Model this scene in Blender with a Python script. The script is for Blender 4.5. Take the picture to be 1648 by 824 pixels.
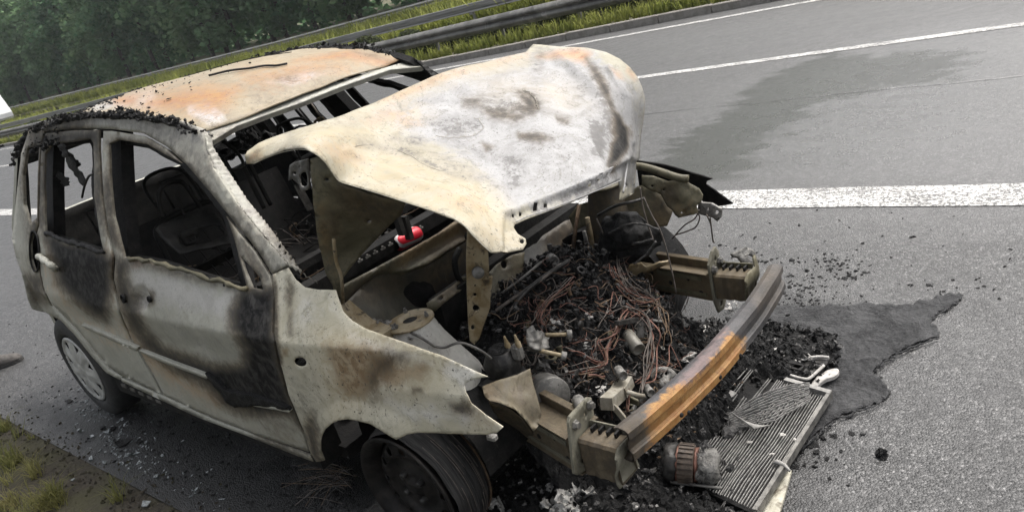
import bpy, bmesh, math, random
import numpy as np
from mathutils import Vector, Matrix, noise, geometry

random.seed(7)
rng = np.random.default_rng(7)
for o in list(bpy.data.objects):
    bpy.data.objects.remove(o)
scene = bpy.context.scene
COL = scene.collection

# ---------------------------------------------------------------- camera
CAM = np.array([1.76539588, -1.80012716, 1.62250243])
RC = np.array([[0.74981163, 0.60870764, -0.25934057],
               [0.0404009, -0.43334868, -0.90032033],
               [-0.66041675, 0.66459306, -0.34952222]])   # rows: right, down, forward
FPX, CX, CY = 1215.225, 824.0, 412.0
cd = bpy.data.cameras.new('camera')
cam = bpy.data.objects.new('camera', cd)
COL.objects.link(cam)
cd.sensor_width = 36.0
cd.sensor_fit = 'HORIZONTAL'
cd.lens = 36.0 * FPX / 1648.0
cd.clip_start, cd.clip_end = 0.02, 3000
M = Matrix.Identity(4)
for i in range(3):
    M[i][0], M[i][1], M[i][2], M[i][3] = RC[0][i], -RC[1][i], -RC[2][i], CAM[i]
cam.matrix_world = M
scene.camera = cam

# ---------------------------------------------------------------- light
SUN_EL, SUN_AZ = math.radians(61), math.radians(74)      # azimuth of the light, from +X towards +Y
world = bpy.data.worlds.new('World')
scene.world = world
world.use_nodes = True
wn, wl = world.node_tree.nodes, world.node_tree.links
wn.clear()
sky = wn.new('ShaderNodeTexSky')
sky.sky_type = 'NISHITA'
sky.sun_disc = False
sky.sun_elevation = SUN_EL
sky.sun_rotation = math.pi / 2 - SUN_AZ
sky.air_density, sky.dust_density, sky.ozone_density = 1.0, 8.0, 0.6
hs = wn.new('ShaderNodeHueSaturation')
hs.inputs['Saturation'].default_value = 0.30          # cloud-veiled sky
wbg = wn.new('ShaderNodeBackground')
wbg.inputs['Strength'].default_value = 0.15
wo = wn.new('ShaderNodeOutputWorld')
wl.new(sky.outputs[0], hs.inputs['Color'])
wl.new(hs.outputs[0], wbg.inputs['Color'])
wl.new(wbg.outputs[0], wo.inputs['Surface'])
sd = bpy.data.lights.new('sun', 'SUN')
sd.energy, sd.angle, sd.color = 0.7, math.radians(34), (1.0, 0.975, 0.94)
sun = bpy.data.objects.new('sun', sd)
COL.objects.link(sun)
sdir = Vector((math.cos(SUN_EL) * math.cos(SUN_AZ), math.cos(SUN_EL) * math.sin(SUN_AZ), math.sin(SUN_EL)))
sun.rotation_euler = sdir.to_track_quat('Z', 'Y').to_euler()
sun.location = sdir * 40

vs = scene.view_settings
scene.display_settings.display_device = 'sRGB'
vs.view_transform, vs.look, vs.gamma, vs.use_curve_mapping = 'Standard', 'None', 1.0, False
vs.exposure = 0.92

# ---------------------------------------------------------------- pixel <-> place helpers
def rays(uv):
    uv = np.atleast_2d(np.asarray(uv, float))
    v = np.stack([(uv[:, 0] - CX) / FPX, (uv[:, 1] - CY) / FPX, np.ones(len(uv))], 1)
    return v @ RC                                     # per unit of forward depth
def proj(X):
    Y = (np.atleast_2d(X) - CAM) @ RC.T
    return np.stack([FPX * Y[:, 0] / Y[:, 2] + CX, FPX * Y[:, 1] / Y[:, 2] + CY], 1)
def depth_of(u, v, ax, val):
    r = rays([(u, v)])[0]
    return (val - CAM['xyz'.index(ax)]) / r['xyz'.index(ax)]
def at(u, v, ax, val):
    r = rays([(u, v)])[0]
    return CAM + r * depth_of(u, v, ax, val)
def V(p): return Vector((float(p[0]), float(p[1]), float(p[2])))

# half width of the car body over (x, z)
WX = np.array([-3.55, -3.3, -2.9, -2.4, -1.5, -0.9, -0.4, 0.0, 0.3, 0.6])
WZ = np.array([0.10, 0.3, 0.5, 0.65, 0.76, 0.95, 1.1, 1.25, 1.4, 1.55])
WW = np.array([[.30, .34, .38, .40, .40, .36, .32, .28, .25, .2],
               [.62, .67, .70, .71, .70, .66, .61, .57, .52, .46],
               [.72, .75, .768, .770, .776, .725, .665, .61, .555, .49],
               [.755, .79, .805, .808, .822, .772, .71, .65, .58, .51],
               [.76, .795, .808, .811, .829, .782, .72, .655, .58, .51],
               [.76, .795, .808, .811, .828, .762, .69, .61, .51, .43],
               [.76, .795, .808, .808, .818, .700, .60, .52, .45, .38],
               [.755, .785, .800, .794, .780, .630, .52, .43, .36, .3],
               [.73, .765, .772, .762, .720, .575, .47, .38, .31, .25],
               [.65, .69, .700, .685, .625, .50, .40, .31, .25, .2]])
def halfw(x, z):
    x = np.clip(x, WX[0], WX[-1] - 1e-6); z = np.clip(z, WZ[0], WZ[-1] - 1e-6)
    i = np.clip(np.searchsorted(WX, x, 'right') - 1, 0, len(WX) - 2)
    j = np.clip(np.searchsorted(WZ, z, 'right') - 1, 0, len(WZ) - 2)
    fx = (x - WX[i]) / (WX[i + 1] - WX[i]); fz = (z - WZ[j]) / (WZ[j + 1] - WZ[j])
    def rowinterp(jj):
        i0, i1, i2, i3 = np.maximum(i - 1, 0), i, i + 1, np.minimum(i + 2, len(WX) - 1)
        p0, p1, p2, p3 = WW[i0, jj], WW[i1, jj], WW[i2, jj], WW[i3, jj]
        d = WX[i2] - WX[i1]
        m1 = (p2 - p0) / np.maximum(WX[i2] - WX[i0], 1e-6) * d
        m2 = (p3 - p1) / np.maximum(WX[i3] - WX[i1], 1e-6) * d
        t = fx
        return (2*t**3-3*t**2+1)*p1 + (t**3-2*t**2+t)*m1 + (-2*t**3+3*t**2)*p2 + (t**3-t**2)*m2
    a, b = rowinterp(j), rowinterp(j + 1)
    return a + (b - a) * fz
def side_lift(uv, off=0.0):
    """pixels -> points on the right body side (off > 0 moves inwards)"""
    r = rays(uv)
    lo = (-1.05 - CAM[1]) / r[:, 1]; hi = (-0.2 - CAM[1]) / r[:, 1]
    for _ in range(40):
        m = (lo + hi) / 2
        X = CAM + r * m[:, None]
        F = X[:, 1] + halfw(X[:, 0], X[:, 2]) - off
        lo = np.where(F < 0, m, lo); hi = np.where(F < 0, hi, m)
    t = (lo + hi) / 2; X = CAM + r * t[:, None]
    far = X[:, 0] < -3.22                                  # rays that slip past the tail: keep them on the tail itself
    t = np.where(far, (-3.22 - CAM[0]) / r[:, 0], t)
    return CAM + r * t[:, None]
def tps_lift(ctrl):
    """ctrl: (u, v, axis, value) or (u, v, 's', offset): smooth depth through these points"""
    C, D = [], []
    for c in ctrl:
        u, v, ax, val = c
        if ax == 's':
            d = float((side_lift([(u, v)], val)[0] - CAM) @ RC[2])
        elif ax == 'd': d = val
        else: d = depth_of(u, v, ax, val)
        C.append((u, v)); D.append(1.0 / d)
    C = np.array(C, float) / 100; D = np.array(D); n = len(C)
    if n == 1:
        u, v, ax, val = ctrl[0]
        def f1(uv):
            r = rays(uv); k = 'xyz'.index(ax)
            return CAM + r * ((val - CAM[k]) / r[:, k])[:, None]
        return f1
    def U(a, b):
        r2 = ((a[:, None] - b[None]) ** 2).sum(2)
        return np.where(r2 > 0, r2 * np.log(r2 + 1e-12), 0)
    K = U(C, C) + 1e-4 * np.eye(n); P = np.hstack([np.ones((n, 1)), C])
    if n < 3: P = P[:, :1]
    k = P.shape[1]
    A = np.block([[K, P], [P.T, np.zeros((k, k))]])
    w = np.linalg.lstsq(A, np.concatenate([D, np.zeros(k)]), rcond=None)[0]
    def f(uv):
        q = np.atleast_2d(np.asarray(uv, float)) / 100
        inv = U(q, C) @ w[:n] + np.hstack([np.ones((len(q), 1)), q])[:, :k] @ w[n:]
        return CAM + rays(uv) / inv[:, None]
    return f

# ---------------------------------------------------------------- object helpers
def link(o, parent=None):
    COL.objects.link(o)
    if parent is not None:
        o.parent = parent
        o.matrix_parent_inverse = Matrix.Translation(-WLOC.get(parent.name, Vector((0, 0, 0))))
    return o
WLOC = {}
def empty(name, loc=(0, 0, 0)):
    o = bpy.data.objects.new(name, None)
    COL.objects.link(o)
    o.location = loc
    o.empty_display_size = 0.1
    WLOC[o.name] = Vector(loc)
    return o
def tag(o, label, cat, group=None):
    o['label'] = label; o['category'] = cat
    if group: o['group'] = group
    return o
def struct(o): o['kind'] = 'structure'; return o
def stuff(o): o['kind'] = 'stuff'; return o
def mesh_obj(name, verts, faces, mats, parent=None, smooth=False, midx=None):
    me = bpy.data.meshes.new(name)
    me.from_pydata([tuple(map(float, v)) for v in verts], [], [tuple(map(int, f)) for f in faces])
    for m in (mats if isinstance(mats, (list, tuple)) else [mats]): me.materials.append(m)
    if midx is not None: me.polygons.foreach_set('material_index', midx)
    if smooth: me.polygons.foreach_set('use_smooth', [True] * len(me.polygons))
    me.update()
    return link(bpy.data.objects.new(name, me), parent)
class B:
    """collects simple shapes into one mesh"""
    def __init__(s): s.v = []; s.f = []; s.sm = []
    def add(s, vs, fs, smooth=False):
        n = len(s.v)
        s.v += [tuple(map(float, v)) for v in vs]
        s.f += [tuple(n + i for i in f) for f in fs]
        s.sm += [smooth] * len(fs)
        return s
    def box(s, c, size, rot=None, taper=1.0, bev=0.0):
        hx, hy, hz = [d / 2 for d in size]
        if bev > 0:
            b = bev
            ring = [(-hx+b, -hy), (hx-b, -hy), (hx, -hy+b), (hx, hy-b), (hx-b, hy), (-hx+b, hy), (-hx, hy-b), (-hx, -hy+b)]
            inn = [(-hx+b, -hy+b), (hx-b, -hy+b), (hx-b, -hy+b), (hx-b, hy-b), (hx-b, hy-b), (-hx+b, hy-b), (-hx+b, hy-b), (-hx+b, -hy+b)]
            vs = [(x, y, -hz+b) for x, y in ring] + [(x, y, hz-b) for x, y in ring]
            vs += [(x*1, y*1, -hz) for x, y in [(p[0]*(hx-b)/hx, p[1]*(hy-b)/hy) for p in ring]]
            vs += [(x, y, hz) for x, y in [(p[0]*(hx-b)/hx, p[1]*(hy-b)/hy) for p in ring]]
            fs = []
            for i in range(8):
                j = (i + 1) % 8
                fs += [(i, j, 8+j, 8+i), (16+i, 16+j, j, i), (8+i, 8+j, 24+j, 24+i)]
            fs += [tuple(range(24, 32)), tuple(range(23, 15, -1))]
        else:
            vs = [(x, y, z) for z in (-hz, hz) for y in (-hy, hy) for x in (-hx, hx)]
            fs = [(0, 2, 3, 1), (4, 5, 7, 6), (0, 1, 5, 4), (2, 6, 7, 3), (0, 4, 6, 2), (1, 3, 7, 5)]
        R = rot if rot is not None else Matrix.Identity(3)
        c = V(c)
        vs = [c + R @ Vector((v[0] * (taper if v[2] > 0 else 1), v[1] * (taper if v[2] > 0 else 1), v[2])) for v in vs]
        return s.add(vs, fs)
    def bar(s, p0, p1, w, h, up=(0, 0, 1)):
        p0, p1 = V(p0), V(p1)
        x = (p1 - p0); L = x.length; x.normalize()
        y = Vector(up).cross(x).normalized(); z = x.cross(y)
        R = Matrix((x, y, z)).transposed()
        return s.box((p0 + p1) / 2, (L, w, h), R)
    def tube(s, pts, r, n=7, cap=True, smooth=True):
        pts = [V(p) for p in pts]
        rs = r if isinstance(r, (list, tuple)) else [r] * len(pts)
        vs, fs = [], []
        t0 = (pts[1] - pts[0]).normalized()
        up = Vector((0, 0, 1)) if abs(t0.z) < 0.9 else Vector((1, 0, 0))
        a = t0.cross(up).normalized()
        for k, p in enumerate(pts):
            t = (pts[min(k+1, len(pts)-1)] - pts[max(k-1, 0)]).normalized()
            a = (a - t * a.dot(t)).normalized(); b = t.cross(a)
            for i in range(n):
                an = 2 * math.pi * i / n
                vs.append(p + (a * math.cos(an) + b * math.sin(an)) * rs[k])
        for k in range(len(pts) - 1):
            for i in range(n):
                j = (i + 1) % n
                fs.append((k*n+i, k*n+j, (k+1)*n+j, (k+1)*n+i))
        if cap:
            fs.append(tuple(range(n-1, -1, -1))); fs.append(tuple((len(pts)-1)*n + i for i in range(n)))
        return s.add(vs, fs, smooth)
    def lathe(s, prof, c, axis, n=32, smooth=True, a0=0, a1=2*math.pi):
        """prof: (radius, along axis)"""
        ax = Vector(axis).normalized()
        up = Vector((0, 0, 1)) if abs(ax.z) < 0.9 else Vector((1, 0, 0))
        a = ax.cross(up).normalized(); b = ax.cross(a)
        c = V(c); m = len(prof); full = abs(a1 - a0 - 2*math.pi) < 1e-6
        k = n if full else n + 1
        vs = []
        for i in range(k):
            an = a0 + (a1 - a0) * i / n
            d = a * math.cos(an) + b * math.sin(an)
            for r, h in prof: vs.append(c + d * r + ax * h)
        fs = []
        for i in range(n):
            j = (i + 1) % k
            for q in range(m - 1):
                fs.append((i*m+q, j*m+q, j*m+q+1, i*m+q+1))
        return s.add(vs, fs, smooth)
    def build(s, name, mat, parent=None, world=True):
        o = mesh_obj(name, s.v, s.f, mat, parent)
        o.data.polygons.foreach_set('use_smooth', s.sm)
        return o
def smooth_path(pts, n=6):
    P = [np.array(p, float) for p in pts]
    P = [2*P[0]-P[1]] + P + [2*P[-1]-P[-2]]
    out = []
    for i in range(1, len(P) - 2):
        for k in range(n):
            t = k / n
            out.append(0.5*((2*P[i]) + (-P[i-1]+P[i+1])*t + (2*P[i-1]-5*P[i]+4*P[i+1]-P[i+2])*t*t + (-P[i-1]+3*P[i]-3*P[i+1]+P[i+2])*t**3))
    out.append(P[-2])
    return out

# ---------------------------------------------------------------- sheet-metal panels
def inside(poly, pts):
    poly = np.asarray(poly, float); pts = np.asarray(pts, float)
    x, y = pts[:, 0], pts[:, 1]; r = np.zeros(len(pts), bool)
    j = len(poly) - 1
    for i in range(len(poly)):
        xi, yi = poly[i]; xj, yj = poly[j]
        c = ((yi > y) != (yj > y)) & (x < (xj - xi) * (y - yi) / (yj - yi + 1e-12) + xi)
        r ^= c; j = i
    return r
def edge_dist(poly, pts, closed=True):
    poly = np.asarray(poly, float); pts = np.asarray(pts, float)
    d = np.full(len(pts), 1e9)
    m = len(poly) if closed else len(poly) - 1
    for i in range(m):
        a, b = poly[i], poly[(i + 1) % len(poly)]
        ab = b - a; t = np.clip(((pts - a) @ ab) / (ab @ ab + 1e-12), 0, 1)
        d = np.minimum(d, np.hypot(*(pts - a - t[:, None] * ab).T))
    return d
def densify(poly, sp):
    out = []
    for i in range(len(poly)):
        a, b = np.array(poly[i], float), np.array(poly[(i + 1) % len(poly)], float)
        n = max(1, int(round(np.hypot(*(b - a)) / sp)))
        for k in range(n): out.append(a + (b - a) * k / n)
    return np.array(out)
def rounded(poly, n=4):
    P = [np.array(p, float) for p in poly]; m = len(P); out = []
    for i in range(m):
        p0, p1, p2, p3 = P[i-1], P[i], P[(i+1) % m], P[(i+2) % m]
        for k in range(n):
            t = k / n
            out.append(0.5*((2*p1) + (-p0+p2)*t + (2*p0-5*p1+4*p2-p3)*t*t + (-p0+3*p1-3*p2+p3)*t**3))
    return [tuple(p) for p in out]
def circle(u, v, r, ry=None, n=14, rot=0.0):
    ry = ry or r
    c, s_ = math.cos(rot), math.sin(rot)
    return [(u + r*math.cos(a)*c - ry*math.sin(a)*s_, v + r*math.cos(a)*s_ + ry*math.sin(a)*c) for a in [2*math.pi*k/n for k in range(n)]]
def stain_values(stains, uv, sk=2.4, s0=5.0):
    out = {}
    for kind, poly, soft, val in stains:
        if poly is None: m = np.full(len(uv), val)
        else:
            sgn = np.where(inside(poly, uv), 1, -1)
            m = val * np.clip(0.5 + sgn * edge_dist(poly, uv) / (2 * (soft * sk + s0)), 0, 1)
        out[kind] = np.maximum(out.get(kind, 0), m)
    return out
def fbm(p, sc, seed=0.0):
    return noise.fractal(Vector((p[0]*sc+seed, p[1]*sc-seed, p[2]*sc+2*seed)), 1.0, 2.0, 4)
def triangulate(outline, holes, sp):
    rings = [densify(outline, sp)] + [densify(h, sp * 0.8) for h in holes]
    lo, hi = rings[0].min(0), rings[0].max(0)
    gx = np.arange(lo[0], hi[0], sp); gy = np.arange(lo[1], hi[1], sp * 0.866)
    G = np.array([(x + (sp/2 if k % 2 else 0), y) for k, y in enumerate(gy) for x in gx]) if len(gx) and len(gy) else np.zeros((0, 2))
    if len(G):
        G = G + rng.uniform(-.12, .12, G.shape) * sp
        ok = inside(rings[0], G) & (edge_dist(rings[0], G) > sp * .45)
        for h in rings[1:]: ok &= (~inside(h, G)) & (edge_dist(h, G) > sp * .4)
        G = G[ok]
    pts = np.vstack(rings + [G]); edges = []; b = 0
    for r in rings:
        edges += [(b + i, b + (i + 1) % len(r)) for i in range(len(r))]; b += len(r)
    res = geometry.delaunay_2d_cdt([Vector((p[0], p[1])) for p in pts], edges, [], 0, 1e-5)
    P = np.array([tuple(v) for v in res[0]]); F = np.array([tuple(f) for f in res[2]])
    cen = P[F].mean(1); ok = inside(rings[0], cen)
    for h in rings[1:]: ok &= ~inside(h, cen)
    F = F[ok]
    used = np.unique(F); mp = -np.ones(len(P), int); mp[used] = np.arange(len(used))
    return P[used], mp[F]
def sheet(name, P2, F, X, thick, mats, parent, away, buckle=0.0, bscale=6.0, stains=None, uvs=None, relief=None, sk=2.4, s0=5.0):
    """outer skin X, inner skin behind it, rim between; away = direction that the inner skin lies in"""
    F = np.asarray(F)
    n = np.cross(X[F[:, 1]] - X[F[:, 0]], X[F[:, 2]] - X[F[:, 0]])
    if callable(away): aw = away(X)
    else: aw = np.broadcast_to(np.asarray(away, float), X.shape)
    cenaw = aw[F].mean(1)
    flip = (n * cenaw).sum(1) > 0
    F = np.where(flip[:, None], F[:, ::-1], F)
    n = np.where(flip[:, None], -n, n)
    N = np.zeros_like(X)
    for k in range(3): np.add.at(N, F[:, k], n)
    N /= np.linalg.norm(N, axis=1)[:, None] + 1e-12
    if buckle:
        d = np.array([fbm(p, bscale, 3.1) for p in X])
        X = X + N * (d * buckle)[:, None]
    if relief is not None: X = X + N * relief(uvs if uvs is not None else P2)[:, None]
    m = len(X); Y = X - N * thick
    ed = {}
    for f in F:
        for a, b in ((f[0], f[1]), (f[1], f[2]), (f[2], f[0])): ed[(a, b)] = 1
    rim = [(b, a) for (a, b) in ed if (b, a) not in ed]
    faces = [tuple(f) for f in F] + [tuple(m + f[::-1]) for f in F] + [(a, b, m + b, m + a) for a, b in rim]
    o = mesh_obj(name, np.vstack([X, Y]), faces, mats, parent)
    nf = len(F)
    if len(mats) > 1: o.data.polygons.foreach_set('material_index', [0]*nf + [1]*nf + [0]*len(rim))
    o.data.polygons.foreach_set('use_smooth', [True]*(2*nf) + [False]*len(rim))
    if stains is not None:
        for kind, m_ in stain_values(stains, uvs if uvs is not None else P2, sk, s0).items():
            at_ = o.data.attributes.new(kind, 'FLOAT', 'POINT')
            at_.data.foreach_set('value', np.concatenate([m_, m_]).astype(np.float32))
    return o
def panel(name, outline, lift, mats, parent, sp=8, thick=0.004, holes=(), stains=None, buckle=0.0, bscale=6.0, relief=None, away=None, sk=2.4, s0=5.0):
    """a sheet whose outline is given as photo pixels and whose place comes from lift()"""
    if isinstance(lift, list): lift = tps_lift(lift)
    P, F = triangulate(outline, list(holes), sp)
    X = lift(P)
    aw = away if away is not None else (lambda Q: Q - CAM)
    return sheet(name, P, F, X, thick, mats, parent, aw, buckle, bscale, stains, P, relief, sk, s0)
def mirror_copy(o, name, parent, mats=None):
    """the same part on the car's left side"""
    me = o.data.copy()
    co = np.zeros(len(me.vertices) * 3, np.float32); me.vertices.foreach_get('co', co)
    co[1::3] *= -1; me.vertices.foreach_set('co', co)
    me.flip_normals()
    if mats:
        me.materials.clear()
        for m in mats: me.materials.append(m)
    me.update()
    return link(bpy.data.objects.new(name, me), parent)

# crumbled pieces: many small angular lumps in one mesh
_bm = bmesh.new(); bmesh.ops.create_icosphere(_bm, subdivisions=1, radius=1); bmesh.ops.subdivide_edges(_bm, edges=_bm.edges[:], cuts=1); bmesh.ops.triangulate(_bm, faces=_bm.faces[:])
ICO_V = np.array([tuple(v.co) for v in _bm.verts]); ICO_F = np.array([[v.index for v in f.verts] for f in _bm.faces]); _bm.free()
def rand_rot(k):
    q = rng.normal(size=(k, 4)); q /= np.linalg.norm(q, axis=1)[:, None]
    w, x, y, z = q.T
    return np.stack([np.stack([1-2*(y*y+z*z), 2*(x*y-z*w), 2*(x*z+y*w)], 1), np.stack([2*(x*y+z*w), 1-2*(x*x+z*z), 2*(y*z-x*w)], 1), np.stack([2*(x*z-y*w), 2*(y*z+x*w), 1-2*(x*x+y*y)], 1)], 1)
def lumps(name, pos, size, mat, parent=None, flat=1.0, jit=0.3, spin=True, smooth=False):
    pos = np.asarray(pos, float); k = len(pos); size = np.broadcast_to(np.asarray(size, float), (k,))
    v = ICO_V[None] * (1 + np.clip(rng.normal(0, jit * .75, (k, len(ICO_V), 1)), -.75, 1.1)) * rng.uniform(.35, 1.35, (k, 1, 3))
    v[:, :, 2] *= flat
    if spin:
        if flat >= .6: v = np.einsum('kij,knj->kni', rand_rot(k), v)
        else:
            a = rng.uniform(0, 6.28, k); t = rng.normal(0, .25, k)
            Rz = np.stack([np.stack([np.cos(a), -np.sin(a), 0*a], 1), np.stack([np.sin(a), np.cos(a), 0*a], 1), np.stack([0*a, 0*a, 1+0*a], 1)], 1)
            Rx = np.stack([np.stack([1+0*a, 0*a, 0*a], 1), np.stack([0*a, np.cos(t), -np.sin(t)], 1), np.stack([0*a, np.sin(t), np.cos(t)], 1)], 1)
            v = np.einsum('kij,knj->kni', Rx @ Rz, v)
    v = v * size[:, None, None] + pos[:, None]
    f = (ICO_F[None] + (np.arange(k) * len(ICO_V))[:, None, None]).reshape(-1, 3)
    return mesh_obj(name, v.reshape(-1, 3), f, mat, parent, smooth=smooth)

# ---------------------------------------------------------------- materials
class N:
    def __init__(s, name):
        s.m = bpy.data.materials.new(name); s.m.use_nodes = True
        s.t = s.m.node_tree; s.n = s.t.nodes; s.l = s.t.links
        s.n.clear()
        s.out = s.n.new('ShaderNodeOutputMaterial'); s.p = s.n.new('ShaderNodeBsdfPrincipled')
        s.l.new(s.p.outputs[0], s.out.inputs[0])
        s.co = s.n.new('ShaderNodeTexCoord').outputs['Object']
    def set(s, sock, v):
        if hasattr(v, 'is_linked') or hasattr(v, 'node'): s.l.new(v, sock)
        else:
            if isinstance(v, tuple) and len(v) == 3 and sock.type == 'RGBA': v = (*v, 1)
            sock.default_value = v
    def noise(s, scale, detail=5, rough=.55, dist=0.0, co=None, out=0):
        x = s.n.new('ShaderNodeTexNoise'); s.set(x.inputs['Vector'], co or s.co)
        x.inputs['Scale'].default_value = scale; x.inputs['Detail'].default_value = detail
        x.inputs['Roughness'].default_value = rough; x.inputs['Distortion'].default_value = dist
        return x.outputs[out]
    def voro(s, scale, feature='F1', co=None, out='Distance', rand=1.0):
        x = s.n.new('ShaderNodeTexVoronoi'); x.feature = feature; s.set(x.inputs['Vector'], co or s.co)
        x.inputs['Scale'].default_value = scale; x.inputs['Randomness'].default_value = rand
        return x.outputs[out]
    def scaled(s, sx, sy, sz, co=None, rz=0.0):
        x = s.n.new('ShaderNodeMapping'); s.set(x.inputs['Vector'], co or s.co)
        x.inputs['Scale'].default_value = (sx, sy, sz); x.inputs['Rotation'].default_value = (0, 0, rz); return x.outputs[0]
    def math(s, op, a, b=0.0, clamp=False):
        x = s.n.new('ShaderNodeMath'); x.operation = op; x.use_clamp = clamp
        s.set(x.inputs[0], a); s.set(x.inputs[1], b); return x.outputs[0]
    def rng(s, v, a, b, c=0.0, d=1.0):
        x = s.n.new('ShaderNodeMapRange'); x.interpolation_type = 'SMOOTHSTEP'
        s.set(x.inputs['Value'], v)
        for i, q in zip(('From Min', 'From Max', 'To Min', 'To Max'), (a, b, c, d)): s.set(x.inputs[i], q)
        return x.outputs[0]
    def mix(s, f, a, b, mode='MIX'):
        x = s.n.new('ShaderNodeMix'); x.data_type = 'RGBA'; x.blend_type = mode
        s.set(x.inputs['Factor'], f); s.set(x.inputs[6], a); s.set(x.inputs[7], b); return x.outputs[2]
    def attr(s, name):
        x = s.n.new('ShaderNodeAttribute'); x.attribute_name = name; return x.outputs['Fac']
    def bump(s, h, strength=.3, dist=.01):
        x = s.n.new('ShaderNodeBump'); x.inputs['Strength'].default_value = strength; x.inputs['Distance'].default_value = dist
        s.set(x.inputs['Height'], h); return x.outputs[0]
    def done(s, color, rough=.6, metal=0.0, normal=None, spec=None):
        s.set(s.p.inputs['Base Color'], color); s.set(s.p.inputs['Roughness'], rough); s.set(s.p.inputs['Metallic'], metal)
        if normal is not None: s.l.new(normal, s.p.inputs['Normal'])
        if spec is not None: s.set(s.p.inputs['Specular IOR Level'], spec)
        return s.m
def scorched(name, tone1, tone2, rk=1.7, ashc=(.60, .58, .54), rustc=((.42, .17, .05), (.52, .35, .18)), sootc=((.008, .008, .008), (.040, .038, .036)), rough=.55, speck=.5, halo=(.13, .095, .055), mott=.5, tideamt=.45, strk=.35):
    """burnt sheet metal: paint, ash, rust and soot laid out by the point attributes of the panel"""
    m = N(name)
    nA, nB, nC = m.noise(5, 9, .68, .8), m.noise(30, 8, .7, .4), m.noise(210, 4, .65)
    nM = m.noise(11, 9, .72, 1.6)
    wob = m.math('ADD', m.math('MULTIPLY', m.math('SUBTRACT', nA, .5), 1.3), m.math('MULTIPLY', m.math('SUBTRACT', nB, .5), 1.2))
    def mask(a, k, w=.8):
        v = m.math('ADD', m.attr(a), m.math('MULTIPLY', wob, w))
        return m.math('ADD', m.math('MULTIPLY', m.math('SUBTRACT', v, .5), k), .5, True)
    streak = m.noise(1.0, 6, .65, .3, m.scaled(30, 30, 2.2))
    c = m.mix(m.rng(nA, .35, .65), tone1, tone2)
    dk = tuple(q * .62 for q in tone1)
    c = m.mix(m.math('MULTIPLY', m.rng(nM, .48, .66), mott), c, dk)
    c = m.mix(m.math('MULTIPLY', m.rng(streak, .54, .74), strk), c, (tone1[0]*.42, tone1[1]*.39, tone1[2]*.33))
    pat = m.rng(m.noise(9, 11, .78, .9), .50, .60)
    ash = m.mix(m.math('MULTIPLY', pat, .55), ashc, (ashc[0]*.70, ashc[1]*.69, ashc[2]*.68))
    ash = m.mix(m.rng(nC, .56, .72), ash, (ashc[0]*.5, ashc[1]*.49, ashc[2]*.47))
    c = m.mix(mask('ash', 3.0), c, ash)
    vary = m.rng(m.math('ADD', m.math('MULTIPLY', nM, .6), m.math('MULTIPLY', nB, .4)), .36, .60, .15, 1.25)
    c = m.mix(m.math('MULTIPLY', m.attr('tan'), vary, True), c, (.40, .315, .18))
    gm = m.math('ADD', m.attr('grey'), m.math('MULTIPLY', m.math('ADD', m.math('SUBTRACT', nB, .5), m.math('SUBTRACT', m.noise(75, 6, .75), .5)), 1.1))
    c = m.mix(m.math('MULTIPLY', m.attr('grey'), m.math('MULTIPLY', vary, .9), True), c, (.12, .115, .112))
    c = m.mix(m.rng(gm, .50, .66, 0, .62), c, (.085, .080, .076))
    ru = m.mix(m.rng(nB, .40, .60), rustc[0], rustc[1])
    c = m.mix(m.math('MULTIPLY', mask('rust', rk), .88), c, ru)
    # tide lines left by boiling paint and run-off
    fr = m.math('FRACT', m.math('MULTIPLY', m.math('ADD', m.noise(3.2, 7, .6, 1.2), m.math('MULTIPLY', nB, .10)), 7.0))
    tide = m.math('MULTIPLY', m.rng(fr, .0, .16, 1, 0), m.rng(nM, .40, .58))
    c = m.mix(m.math('MULTIPLY', tide, tideamt), c, tuple(q * .42 for q in tone1))
    sp = m.math('MULTIPLY', m.rng(m.noise(85, 7, .75), .57, .64), m.rng(nA, .40, .58))
    c = m.mix(m.math('MULTIPLY', sp, speck), c, (.045, .04, .035))
    so = m.mix(m.rng(nB, .42, .62), sootc[0], sootc[1])
    so = m.mix(m.math('MULTIPLY', m.rng(streak, .55, .68), .6), so, tuple(q * 2.2 for q in sootc[1]))
    sv = m.math('ADD', m.attr('soot'), m.math('MULTIPLY', wob, .42))
    c = m.mix(m.rng(sv, .06, .55, 0, .75), c, m.mix(m.rng(nB, .4, .6), halo, tuple(q * .5 for q in halo)))
    sm = m.rng(sv, .20, .92)
    c = m.mix(sm, c, so)
    h = m.math('ADD', m.math('ADD', m.math('MULTIPLY', nC, .35), m.math('MULTIPLY', nB, .65)), m.math('MULTIPLY', pat, .12))
    r = m.mix(sm, (rough, rough, rough), (.68, .68, .68))
    return m.done(c, r, 0.0, m.bump(h, .35, .006), m.math('SUBTRACT', .35, m.math('MULTIPLY', sm, .2)))
PAINT = scorched('scorched_silver_paint', (.36, .355, .30), (.44, .435, .375), ashc=(.47, .46, .43), mott=.30, tideamt=.25, strk=.25, speck=.5, rough=.42)
CREAM = scorched('scorched_cream_paint', (.46, .43, .325), (.54, .51, .41), ashc=(.60, .58, .52), rustc=((.17, .105, .05), (.33, .26, .165)), rk=3.0, speck=1.0, mott=.55, tideamt=.6)
HOODM = scorched('ash_white_hood_metal', (.305, .285, .215), (.365, .345, .285), ashc=(.335, .333, .33), rustc=((.36, .15, .06), (.40, .27, .15)), speck=.9, mott=.4, tideamt=.6, strk=.1)
ROOFM = scorched('rust_stained_roof_metal', (.255, .205, .135), (.32, .28, .205), ashc=(.46, .46, .46), rustc=((.27, .10, .03), (.33, .175, .06)), speck=.8, mott=.6, tideamt=.6)
OLIVE = scorched('heat_stained_olive_steel', (.075, .069, .043), (.155, .138, .088), rustc=((.17, .085, .032), (.27, .185, .09)), speck=.7, mott=.8, strk=.5)
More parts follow.
